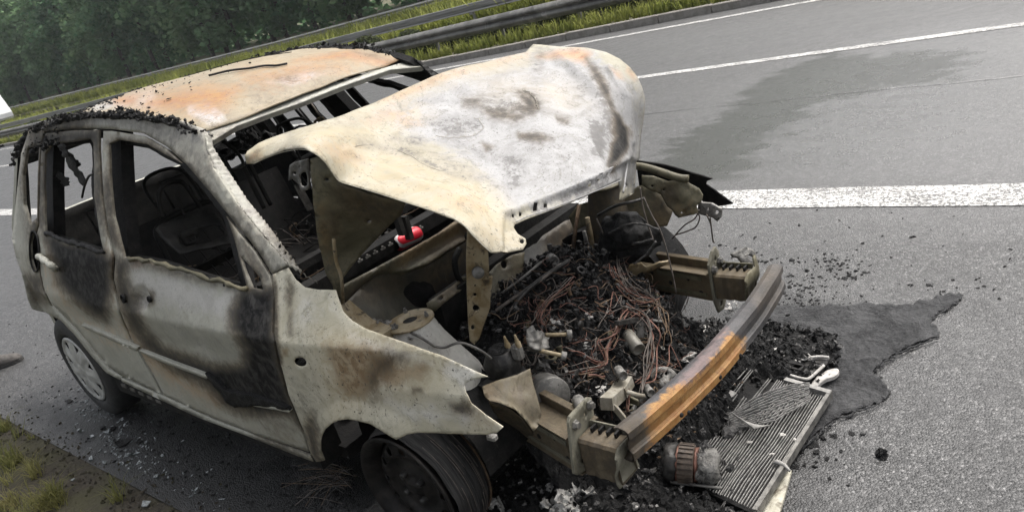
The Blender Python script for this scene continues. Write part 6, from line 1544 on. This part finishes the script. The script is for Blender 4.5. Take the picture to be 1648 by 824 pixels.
stuff(tag(lumps('charred_crumbs', pts, .003 + .016 * rng.random(len(pts)) ** 3, CHAR, jit=.5), 'loose black crumbs covering the heap under the car front', 'debris'))
k = rng.random(len(pts)) < .30
stuff(tag(lumps('grey_cinders', pts[k] + np.array([.006, -.006, .012]), rng.uniform(.002, .011, k.sum()), CHARG, jit=.6, flat=.6), 'grey cinders strewn over the black heap under the car front', 'debris'))
k = rng.random(len(pts)) < .05
stuff(tag(lumps('ash_crumbs', pts[k] + np.array([.008, -.008, .016]), rng.uniform(.002, .007, k.sum()), ASHW, jit=.6, flat=.35), 'small pale ash crumbs on the black heap under the car front', 'debris'))
def clump(name, u, v_, spread, n_, s0, s1, mat, label, z=.09, cat='debris', flat=1.0):
    c = at(u, v_, 'z', z); q = c + rng.normal(0, 1, (n_, 3)) * np.array([spread, spread, spread * .5])
    return tag(lumps(name, q, rng.uniform(s0, s1, n_), mat, jit=.5, flat=flat), label, cat)
MOLT = simple('molten_aluminium', (.30, .29, .27), (.50, .49, .46), 30, .45, .3, .7, .008, (.10, .095, .09), (.52, .62))
clump('aluminium_lump', 910, 806, .034, 30, .012, .030, MOLT, 'large wrinkled lump of resolidified aluminium below the front rail', .07)
clump('aluminium_lump', 790, 815, .016, 10, .010, .020, MOLT, 'small bright lump of melted aluminium beside the burnt front wheel', .07)
clump('cinder_lump', 960, 780, .02, 10, .008, .018, CHARG, 'knobbly grey cinder under the end of the crash beam', .07)
clump('cinder_lump', 1030, 785, .02, 12, .008, .018, CHARG, 'crumbled grey casting between crash beam end and alternator', .06)
b = B(); p = at(802, 812, 'z', .07); b.add([p + np.array(q) for q in [(-.010, 0, -.02), (.012, .004, -.02), (.006, .002, .035), (-.009, .006, -.02), (.013, .010, -.02), (.007, .008, .034)]], [(0, 1, 2), (5, 4, 3), (0, 3, 4, 1), (1, 4, 5, 2), (2, 5, 3, 0)])
tag(b.build('metal_shard', ALU), 'upright silver shard beside the burnt front wheel', 'shard')
b = B(); p = at(792, 703, 'y', -.70); b.box(p, (.03, .02, .018), bev=.004); b.tube([p, p + np.array([-.05, .01, .012]), p + np.array([-.10, .02, .018])], .004, 6); tag(b.build('bumper_clip', ALU, None), 'white clip dangling under the pointed tip of the right fender', 'clip')

# loose flakes on the road
def road_scatter(name, boxes, s0, s1, mat, label, flat=.4):
    P = []
    for u, v_, su, sv, n_ in boxes:
        for _ in range(n_):
            p = at(u + rng.normal(0, su), v_ + rng.normal(0, sv), 'z', 0)
            d = p[1]*EC - p[0]*ES
            if d > EDGE + .06: P.append((p[0], p[1], .002))
    return stuff(tag(lumps(name, P, rng.uniform(s0, s1, len(P)) * rng.uniform(.4, 1, len(P)), mat, flat=flat, jit=.45), label, 'debris'))
road_scatter('soot_flakes', [(1330, 425, 30, 14, 70), (1285, 458, 26, 10, 70), (1300, 490, 40, 8, 90), (1370, 440, 18, 8, 20), (1250, 520, 25, 14, 120), (1180, 420, 60, 25, 60), (1500, 470, 60, 12, 25), (1390, 560, 20, 15, 20), (1330, 715, 30, 25, 30), (1450, 380, 120, 40, 30), (1270, 700, 30, 40, 60)], .004, .013, CHAR, 'black soot flakes strewn on the road beside the crash beam')
road_scatter('soot_flakes', [(150, 640, 70, 18, 110), (260, 720, 90, 30, 170), (380, 780, 90, 30, 170), (80, 560, 50, 30, 40), (300, 680, 60, 20, 70), (520, 800, 40, 20, 120)], .004, .012, CHAR, 'black flakes and grit on the asphalt along the car side')
GLASSM = simple('sooty_glass_chips', (.12, .135, .135), (.26, .28, .28), 30, .18, 0, .2, .002, (.08, .09, .09), (.5, .62), .6)
road_scatter('glass_chips', [(150, 660, 22, 12, 70), (200, 720, 28, 22, 140), (180, 690, 20, 20, 70), (230, 760, 35, 18, 70), (120, 640, 20, 12, 30), (330, 790, 40, 18, 30)], .004, .012, GLASSM, 'glittering crumbs of window glass on the asphalt by the rear wheel', .35)
def shard(u, v_, r, mat, label, name='glass_shard'):
    c = at(u, v_, 'z', .004); n_ = random.randint(4, 6); a0 = random.uniform(0, 6)
    P = [(c[0] + r * random.uniform(.6, 1.4) * math.cos(a0 + 6.283*k/n_), c[1] + r * random.uniform(.4, 1.0) * math.sin(a0 + 6.283*k/n_)) for k in range(n_)]
    tl = random.uniform(.004, .014)
    b = B(); b.add([(x, y, .004 + (tl if k == 0 else 0)) for k, (x, y) in enumerate(P)] + [(x, y, .008 + (tl if k == 0 else 0)) for k, (x, y) in enumerate(P)], [tuple(range(n_-1, -1, -1)), tuple(range(n_, 2*n_))] + [(k, (k+1) % n_, n_ + (k+1) % n_, n_ + k) for k in range(n_)])
    return tag(b.build(name, mat), label, 'shard', 'shards by the rear wheel')
for u, v_, r in [(146, 738, .022), (172, 695, .022), (148, 702, .016), (128, 692, .015), (252, 766, .016), (118, 772, .012), (235, 812, .026), (168, 745, .014), (212, 731, .015)]:
    shard(u, v_, r, GLASSM, 'pale flat shard lying on the asphalt below the rear door')
for u, v_, r in [(200, 712, .045), (180, 690, .026), (112, 646, .03), (225, 710, .025), (165, 688, .022), (300, 640, .03)]:
    shard(u, v_, r, CHAR, 'black flat shard lying on the asphalt below the rear door', 'charred_shard')
# springy tyre wires splayed out of the burnt front tyre
wr = empty('tyre_wires', tuple(at(540, 790, 'z', 0))); tag(wr, 'splayed bundle of bare tyre wires on the asphalt beside the burnt front wheel', 'wire')
for k in range(34):
    a = at(560 + rng.normal(0, 8), 770 + rng.normal(0, 12), 'z', .03); e = at(rng.uniform(450, 545), rng.uniform(745, 830), 'z', .004)
    mid = (a + e) / 2 + np.array([0, 0, rng.uniform(.0, .03)]); b = B(); b.tube(smooth_path([a, mid, e], 5), random.uniform(.0007, .0015), 4); b.build('wire_strand', random.choice([WIRE, WIRE, RUSTST, CHARG]), wr)

# radiator torn flat on the ground
rad = empty('radiator', (.72, .05, 0)); tag(rad, 'flattened radiator core of thin pale tubes lying in front of the crash beam', 'radiator')
c00, c10, c11, c01 = [at(u, v_, 'z', .03) for u, v_ in [(1060, 752), (1216, 826), (1333, 640), (1190, 596)]]
RADM = simple('chalky_radiator_tube', (.17, .165, .155), (.33, .32, .30), 40, .6, .15, .2, .002, (.05, .05, .05), (.66, .74))
nt = 40
for k in range(nt):
    t = k / (nt - 1); p = c00 + (c10 - c00) * t; q = c01 + (c11 - c01) * t
    n_ = 9; P = []
    for j in range(n_):
        s_ = j / (n_ - 1); w = p + (q - p) * s_
        P.append(w + np.array([.003 * noise.noise(Vector((t*9, s_*3, 1))), .0, .012 + .012 * noise.noise(Vector((t*4, s_*3, 5))) + rng.normal(0, .0012)]))
    if t < .5 and rng.random() < .5: P = P[:rng.integers(4, 8)]
    b = B()
    for a_, c_ in zip(P[:-1], P[1:]): b.bar(a_, c_, .0019, .0045)
    b.build('radiator_tube', RADM, rad)
P = np.array([c00, c10, c11, c01]); b = B(); b.add([*(P + [0, 0, -.018]), *(P + [0, 0, -.006])], [(3, 2, 1, 0), (4, 5, 6, 7), (0, 1, 5, 4), (1, 2, 6, 5), (2, 3, 7, 6), (3, 0, 4, 7)]); b.build('sooty_core', SOOT, rad)
b = B(); b.bar(c10 + np.array([.006, -.01, .012]), c11 + np.array([.006, .01, .012]), .012, .028); b.build('side_channel', STEEL, rad)
b = B(); b.bar(c01 + (c11 - c01) * .55 + np.array([0, .0, .018]), c11 + np.array([.01, .0, .018]), .018, .018); b.build('end_channel', RADM, rad)
# its folded fin pack: tubes bent over in a chevron
fold = empty('folded_fins', tuple(at(1230, 660, 'z', .04))); fold.parent = rad; fold.matrix_parent_inverse = Matrix.Translation(-WLOC[rad.name])
for k in range(12):
    t = k / 11
    P = [at(1172 + 8*t, 668 + 20*t, 'z', .075 - .02*t), at(1215 + 20*t, 640 + 40*t, 'z', .10 - .03*t), at(1262 + 10*t, 622 + 40*t, 'z', .095 - .03*t), at(1302 + 2*t, 615 + 30*t, 'z', .06)]
    P = smooth_path(P, 4); b = B()
    for a_, c_ in zip(P[:-1], P[1:]): b.bar(a_ + rng.normal(0, .0016, 3), c_ + rng.normal(0, .0012, 3), .0019, .0045)
    b.build('bent_tube', RADM, fold)
for k in range(13):
    t = k / 12
    P = [at(1178 + 30*t, 664 + 26*t, 'z', .09 - .02*t), at(1215 + 26*t, 690 - 6*t, 'z', .075)]; b = B(); b.bar(P[0], P[1], .0019, .0045); b.build('bent_tube', RADM, fold)
panel('fold_backing', [(1172, 668), (1217, 640), (1262, 622), (1300, 617), (1300, 646), (1272, 664), (1233, 688), (1202, 690), (1182, 682)], [(1170, 668, 'z', .050), (1262, 620, 'z', .062), (1305, 640, 'z', .035), (1210, 690, 'z', .040)], [CHAR, SOOT], fold, sp=6, thick=.01, buckle=.006, bscale=20)
pts = [at(u + rng.normal(0, 14), v_ + rng.normal(0, 7), 'z', .05) for u, v_ in [(1160, 680), (1150, 690), (1175, 690), (1130, 705), (1165, 670)] for _ in range(14)]
stuff(tag(lumps('fin_char', pts, rng.uniform(.006, .018, len(pts)), CHARG), 'charred grey clot on the radiator below the crash beam', 'debris'))
for u, v_, r in [(1205, 711, .010), (1261, 699, .009), (1243, 730, .008), (1279, 706, .006), (1172, 694, .006), (1175, 634, .014), (1165, 640, .010)]:
    c = at(u, v_, 'z', .052); tag(lumps('paint_flake', [c, c + rng.normal(0, r*.4, 3) * np.array([1, 1, .1])], [r, r*.7], ASHW, flat=.2, jit=.4), 'white flake resting on the dark radiator tubes', 'flake', 'white flakes on the radiator')
b = B(); b.tube([at(u, v_, 'z', .055) for u, v_ in [(1244, 744), (1252, 743), (1262, 748), (1271, 757)]], [.008, .008, .007, .004], 7); tag(b.build('bent_clip', RADM), 'bent pale metal clip at the outer edge of the radiator', 'clip')
# pale board under the radiator edge
panel_o = panel('bumper_strip', [(1262, 752), (1274, 756), (1262, 800), (1250, 840), (1190, 850), (1206, 826), (1228, 800)], [(1240, 800, 'z', .016)], [simple('scorched_cream_plastic', (.30, .28, .21), (.42, .40, .33), 9, .6, 0, .2, .004, (.12, .10, .07), (.5, .65)), SOOT], None, sp=8, thick=.010)
tag(panel_o, 'flat cream scorched strip poking out from under the radiator corner', 'strip')
# dark tray with white rims, and a pale blade beside it
ty = empty('lamp_tray', tuple(at(1300, 592, 'z', 0))); tag(ty, 'dark flat lamp tray with white edges lying beyond the radiator', 'tray')
panel('tray_floor', rounded([(1268, 602), (1290, 580), (1316, 574), (1335, 574), (1330, 584), (1312, 598), (1300, 609), (1284, 610)], 3), [(1300, 590, 'z', .035)], [DARKST, SOOT], ty, sp=5, thick=.02)
for pth in ([(1286, 583), (1298, 577), (1316, 574), (1334, 575)], [(1272, 604), (1290, 609), (1302, 609), (1314, 599), (1326, 588)], [(1277, 583), (1284, 579), (1292, 576)]):
    b = B(); b.tube(smooth_path([at(u, v_, 'z', .045) for u, v_ in pth], 4), .0055, 6); b.build('tray_edge', ASHW, ty)
for pth in ([(1240, 568), (1262, 590), (1292, 596)], [(1262, 576), (1280, 590), (1290, 594)]):
    b = B(); P = [at(u, v_, 'z', .04) for u, v_ in pth]; [b.bar(a_, c_, .03, .02) for a_, c_ in zip(P[:-1], P[1:])]; b.build('tray_arm', SOOT, ty)
o = panel('pale_blade', rounded([(1305, 619), (1318, 604), (1334, 594), (1347, 592), (1350, 598), (1342, 606), (1326, 613), (1312, 622)], 3), [(1325, 606, 'z', .03)], [ASHW, CHAR], None, sp=4, thick=.012, buckle=.004, bscale=20, holes=[circle(1334, 603, 1.4, 1.0, 8)])
tag(o, 'white ash-coated blade lying against the lamp tray', 'fragment')
pts = [at(u + rng.normal(0, 16), v_ + rng.normal(0, 9), 'z', .03) for u, v_ in [(1230, 560), (1250, 575), (1225, 590), (1240, 545), (1215, 570), (1255, 560), (1205, 600), (1235, 530)] for _ in range(50)]
stuff(tag(lumps('bumper_char', pts, rng.uniform(.003, .013, len(pts)), CHAR, jit=.5), 'black charred heap between crash beam and melted sheet', 'debris'))

# alternator
al = empty('alternator', tuple(at(1110, 760, 'z', .0))); tag(al, 'burnt alternator with ribbed brown stator lying below the crash beam', 'alternator')
p0, p1 = at(1068, 742, 'z', .10), at(1158, 752, 'z', .075); ax = V(p1) - V(p0); L = ax.length; ax.normalize()
def seg(nm, t0, t1, prof, mat, n=32, rough=0.0):
    b = B(); b.lathe([(r, t0*L + h*(t1-t0)*L) for r, h in prof], p0, ax, n)
    if rough: b.v = [tuple(np.array(v) + rough * np.array([noise.noise(Vector(v)*60), noise.noise(Vector(v)*60 + Vector((5, 0, 0))), noise.noise(Vector(v)*60 + Vector((0, 7, 0)))])) for v in b.v]
    return b.build(nm, mat, al)
seg('front_housing', 0, .26, [(0, 0), (.030, 0), (.048, .1), (.056, .25), (.058, .9), (.050, 1)], DARKST, rough=.012)
STAT = simple('burnt_stator_iron', (.05, .038, .03), (.11, .085, .065), 40, .6, .2, .4, .003, (.02, .018, .016))
st = seg('stator', .28, .56, [(.050, 0), (.060, 0), (.060, 1), (.050, 1)], STAT)
for k in range(24):
    a = 2*math.pi*k/24; up = ax.cross(Vector((0, 0, 1))).normalized(); w = ax.cross(up); d = up*math.cos(a) + w*math.sin(a)
    b = B(); q = V(p0) + ax * (.42*L) + d * .061; b.bar(q - ax*.13*L, q + ax*.13*L, .010, .006, up=tuple(d)); b.build('stator_tooth', STAT, st)
seg('copper_winding', .24, .30, [(.040, 0), (.054, .2), (.055, .8), (.040, 1)], COPPER, rough=.006); seg('copper_winding', .55, .63, [(.040, 0), (.053, .2), (.053, .8), (.040, 1)], COPPER, rough=.006)
seg('rear_housing', .62, 1.0, [(.050, 0), (.058, .1), (.050, .2), (.057, .3), (.049, .42), (.056, .55), (.055, .75), (.044, .95), (.02, 1), (0, 1)], ALU, rough=.010)
b = B(); b.tube([V(p0) + ax*.05*L + Vector((.03, -.045, -.035)), V(p0) + ax*.95*L + Vector((.03, -.045, -.035))], .005, 8); b.build('through_bolt', STEEL, al)
q_ = [np.array(V(p0) + ax * L * t) + rng.normal(0, 1, 3) * np.array([.035, .035, .03]) for t in rng.uniform(.5, 1.1, 46)]; stuff(lumps('alternator_cinders', q_, rng.uniform(.004, .014, len(q_)), CHARG, al, jit=.6))
# big flat sheet of melted bumper plastic
m = N('melted_black_plastic')
q1, q2, q3 = m.noise(7, 7, .7, 1.0), m.noise(48, 6, .7), m.noise(1, 5, .65, .5, m.scaled(14, 40, 10, rz=.5))
MELT = m.done(m.mix(m.rng(q1, .38, .66), m.mix(m.rng(q2, .4, .65), (.020, .020, .021), (.050, .050, .051)), m.mix(m.rng(q3, .4, .6), (.055, .055, .056), (.085, .085, .086))), .55, 0, m.bump(m.math('ADD', q2, m.math('MULTIPLY', q1, 2.0)), 1.0, .02), .3)
shp = [(1208, 512), (1240, 498), (1270, 492), (1300, 494), (1335, 492), (1368, 493), (1400, 489), (1432, 491), (1462, 492), (1490, 483), (1518, 478), (1538, 472), (1549, 476), (1546, 485), (1533, 494), (1512, 505), (1500, 516), (1508, 530), (1510, 541), (1492, 548), (1470, 557), (1448, 568), (1428, 579), (1410, 592), (1406, 602), (1418, 610), (1428, 622), (1432, 636), (1418, 646), (1398, 654), (1372, 663), (1348, 672), (1330, 686), (1312, 700), (1297, 716), (1283, 728), (1262, 735), (1240, 720), (1230, 640), (1200, 560)]
shp = [tuple(np.array(p) + rng.normal(0, 1.0, 2) + np.array([math.sin(k*1.9), math.cos(k*2.3)]) * 1.6) for k, p in enumerate(rounded(shp, 3))]
def melt_rel(uv):
    e = edge_dist(np.array(shp), uv)
    right = np.clip((uv[:, 0] - 1330) / 60, 0, 1)
    w = np.array([noise.fractal(Vector((a*.02, c*.035, 3)), 1, 2, 4) for a, c in uv])
    return (.005 * np.exp(-((e - 4) / 6) ** 2) + .022 * np.abs(w) + .020 * np.array([abs(noise.noise(Vector((a*.05 + c*.06, c*.03, 7)))) for a, c in uv]) * np.clip(e / 20, 0, 1) + .012 * np.array([abs(noise.noise(Vector((a*.11 - c*.05, c*.16 + a*.03, 2)))) for a, c in uv])) * .5
o = panel('melted_bumper_sheet', shp, [(1300, 600, 'z', .002)], [MELT, MELT], None, sp=3.0, thick=.003, relief=melt_rel)
tag(o, 'thin wrinkled sheet of melted black bumper plastic stuck to the asphalt', 'plastic sheet')
for pth in ([(1290, 722), (1312, 703), (1330, 688), (1350, 675), (1375, 664), (1400, 655), (1424, 644)], [(1408, 596), (1428, 580), (1450, 568), (1475, 556), (1508, 544)], [(1500, 510), (1520, 500), (1535, 490)]):
    b = B(); P = smooth_path([at(u, v_, 'z', .010) for u, v_ in pth], 6); P = [p + rng.normal(0, .0025, 3) for p in P]; b.tube(P, [random.uniform(.001, .0055) for _ in P], 6); b.build('curled_edge', MELT, o)
b = B(); tag(lumps('char_nugget', [at(1420 + a, 730 + c, 'z', .010) for a, c in ((0, 0), (3, -2), (-4, 1))], [.014, .010, .010], CHAR, jit=.4), 'small lone black nugget on the clear asphalt', 'nugget')

# ---------------------------------------------------------------- bystander, only one shoe shows at the frame edge
SHOE = simple('grey_suede_shoe', (.055, .05, .046), (.10, .092, .085), 50, .85, 0, .4, .003)
SOLE = simple('dark_shoe_sole', (.02, .02, .02), (.045, .043, .04), 40, .8, 0, .3, .003)
CLOTH = simple('dark_work_trousers', (.018, .02, .026), (.032, .035, .043), 35, .9, 0, .4, .004)
SKIN = simple('skin', (.42, .26, .19), (.48, .31, .23), 20, .55, 0, .05, .002)
HAIR = simple('brown_hair', (.03, .02, .012), (.06, .042, .028), 90, .6, 0, .6, .004)
toe = at(33, 573, 'z', .03); heel_dir = at(-60, 606, 'z', .03) - toe; heel_dir[2] = 0; heel_dir /= np.linalg.norm(heel_dir)
fwd = -heel_dir; sidev = np.array([-fwd[1], fwd[0], 0]); ank = toe + heel_dir * .22
per = empty('person', (float(ank[0] + sidev[0]*.11), float(ank[1] + sidev[1]*.11), 0)); tag(per, 'bystander in dark trousers and grey suede shoes standing behind the car', 'person')
def skin_body(name, joints, edges, mat, parent, root=0, sub=2):
    me = bpy.data.meshes.new(name); me.from_pydata([tuple(map(float, j[0])) for j in joints], edges, []); o = bpy.data.objects.new(name, me); COL.objects.link(o)
    o.modifiers.new('skin', 'SKIN'); s_ = o.modifiers.new('sub', 'SUBSURF'); s_.levels = s_.render_levels = sub
    for i, j in enumerate(joints):
        r = j[1]; me.skin_vertices[0].data[i].radius = r if isinstance(r, tuple) else (r, r)
    me.skin_vertices[0].data[root].use_root = True
    dg = bpy.context.evaluated_depsgraph_get(); m2 = bpy.data.meshes.new_from_object(o.evaluated_get(dg)); m2.materials.clear(); m2.materials.append(mat)
    m2.polygons.foreach_set('use_smooth', [True] * len(m2.polygons)); bpy.data.objects.remove(o)
    return link(bpy.data.objects.new(name, m2), parent)
def F3(f, s_, z): return ank + fwd * f + sidev * s_ + np.array([0, 0, z - ank[2]])
J = [(F3(0, .11, .95), (.15, .11)), (F3(0, .11, 1.12), (.14, .10)), (F3(0, .11, 1.32), (.17, .11)), (F3(0, .11, 1.45), (.10, .08)), (F3(.01, .11, 1.52), .055), (F3(.02, .11, 1.60), .075), (F3(.025, .11, 1.70), .095), (F3(.02, .11, 1.76), .07),
     (F3(0, .0, .90), .088), (F3(.02, .0, .50), .062), (F3(.0, .0, .12), .045), (F3(0, .22, .90), .088), (F3(-.12, .22, .50), .062), (F3(-.30, .22, .12), .045),
     (F3(0, -.09, 1.40), .06), (F3(-.02, -.13, 1.12), .045), (F3(.04, -.14, .88), .034), (F3(.06, -.14, .80), .03), (F3(0, .31, 1.40), .06), (F3(-.02, .35, 1.12), .045), (F3(.04, .36, .88), .034), (F3(.06, .36, .80), .03)]
ED = [(0, 1), (1, 2), (2, 3), (3, 4), (4, 5), (5, 6), (6, 7), (0, 8), (8, 9), (9, 10), (0, 11), (11, 12), (12, 13), (3, 14), (14, 15), (15, 16), (16, 17), (3, 18), (18, 19), (19, 20), (20, 21)]
skin_body('body', J, ED, CLOTH, per)
skin_body('head', [(F3(.015, .11, 1.52), .05), (F3(.03, .11, 1.60), (.072, .078)), (F3(.03, .11, 1.68), (.082, .092)), (F3(.02, .11, 1.75), .068)], [(0, 1), (1, 2), (2, 3)], SKIN, per)
skin_body('hair', [(F3(-.02, .11, 1.66), .088), (F3(.0, .11, 1.76), .082)], [(0, 1)], HAIR, per)
for s0 in (-.14, .36):
    hj = [(F3(.06, s0, .82), .030), (F3(.07, s0, .77), (.018, .042))]
    he = [(0, 1)]
    for q in range(4): hj += [(F3(.05 + .022*q, s0, .72), .009), (F3(.055 + .022*q, s0 + .008, .68 - .006*(q in (1, 2))), .008)]; he += [(1, 2 + 2*q), (2 + 2*q, 3 + 2*q)]
    hj += [(F3(.115, s0, .765), .010), (F3(.125, s0 + .006, .73), .009)]; he += [(1, 10), (10, 11)]
    skin_body('hand', hj, he, SKIN, per, sub=1)
for s_, f_ in ((0, 0), (.22, -.30)):
    def S3(f, a, z): return F3(f + f_, s_ + a, z)
    secs = []
    for f, hw, top in [(-.085, .020, .060), (-.075, .034, .085), (-.04, .040, .098), (.0, .041, .115), (.04, .043, .108), (.09, .047, .092), (.14, .050, .078), (.18, .048, .070), (.205, .040, .058), (.222, .020, .044)]:
        secs.append([S3(f, hw * math.cos(a), .018 + max(0, (top - .018) * math.sin(a) ** .8) if math.sin(a) > 0 else .018) for a in np.linspace(0, math.pi, 11)])
    loft('shoe', secs, [SHOE], per, closed=True, smooth=True, cap=True)
    secs = []
    for f, hw in [(-.092, .022), (-.08, .038), (-.04, .043), (.04, .045), (.09, .049), (.14, .052), (.19, .046), (.215, .034), (.228, .016)]:
        secs.append([S3(f, -hw, .002), S3(f, hw, .002), S3(f, hw, .020), S3(f, -hw, .020)])
    loft('sole', secs, [SOLE], per, closed=True, cap=True)

# ---------------------------------------------------------------- white camper van on the far carriageway
VW = simple('white_van_paint', (.66, .66, .65), (.72, .72, .71), 2, .4, 0, .05, .003)
VR = simple('red_van_stripe', (.42, .05, .04), (.48, .07, .05), 3, .4, 0, .05, .003)
VG = simple('dark_van_glass', (.01, .012, .014), (.02, .022, .025), 3, .1, 0, 0.0, .003)
s0 = -68.9; van = empty('camper_van', RD(s0 - 3, 19.5, .33)); tag(van, 'white camper van with a red line and overhanging tail on the far carriageway', 'van')
def vp(a, b_, c): return RD(s0 + a, 19.5 + b_, .33 + c)
prof = [(0, .62), (.02, .95), (-.10, 1.2), (-.9, 2.75), (-4.2, 2.85), (-5.2, 2.35), (-6.0, 1.3), (-6.3, 1.1), (-6.35, .45), (-.2, .45)]
vs = [vp(a, q, c) for q in (-1.1, 1.1) for a, c in prof]; k = len(prof)
mesh_obj('van_body', vs, [tuple(range(k)), tuple(range(2*k-1, k-1, -1))] + [(j, k+j, k+(j+1) % k, (j+1) % k) for j in range(k)], VW, van)
b = B(); b.add([vp(a, -1.106, c) for a, c in [(0, .62), (.0, .78), (-6.2, .78), (-6.2, .62)]] + [vp(a, -1.102, c) for a, c in [(0, .62), (.0, .78), (-6.2, .78), (-6.2, .62)]], [(0, 1, 2, 3), (7, 6, 5, 4), (0, 4, 5, 1), (2, 6, 7, 3)]); b.build('red_line', VR, van)
for a0, a1, c0, c1 in ((-.75, -1.25, 1.25, 1.7), (-2.2, -3.2, 1.5, 2.1), (-4.9, -5.7, 1.4, 2.0)):
    b = B(); q = [(a0, c0), (a0, c1), (a1, c1), (a1, c0)]; b.add([vp(a, -1.108, c) for a, c in q] + [vp(a, -1.09, c) for a, c in q], [(0, 1, 2, 3), (7, 6, 5, 4), (0, 4, 5, 1), (1, 5, 6, 2), (2, 6, 7, 3), (3, 7, 4, 0)]); b.build('side_window', VG, van)
for a in (-1.4, -5.1):
    for q in (-1.0, 1.0):
        b = B(); b.lathe([(0, -.1), (.2, -.1), (.33, -.09), (.34, 0), (.33, .09), (.2, .1), (0, .1)], vp(a, q, .17), (-ES, EC, 0), 24); b.build('wheel', TYRE, van)
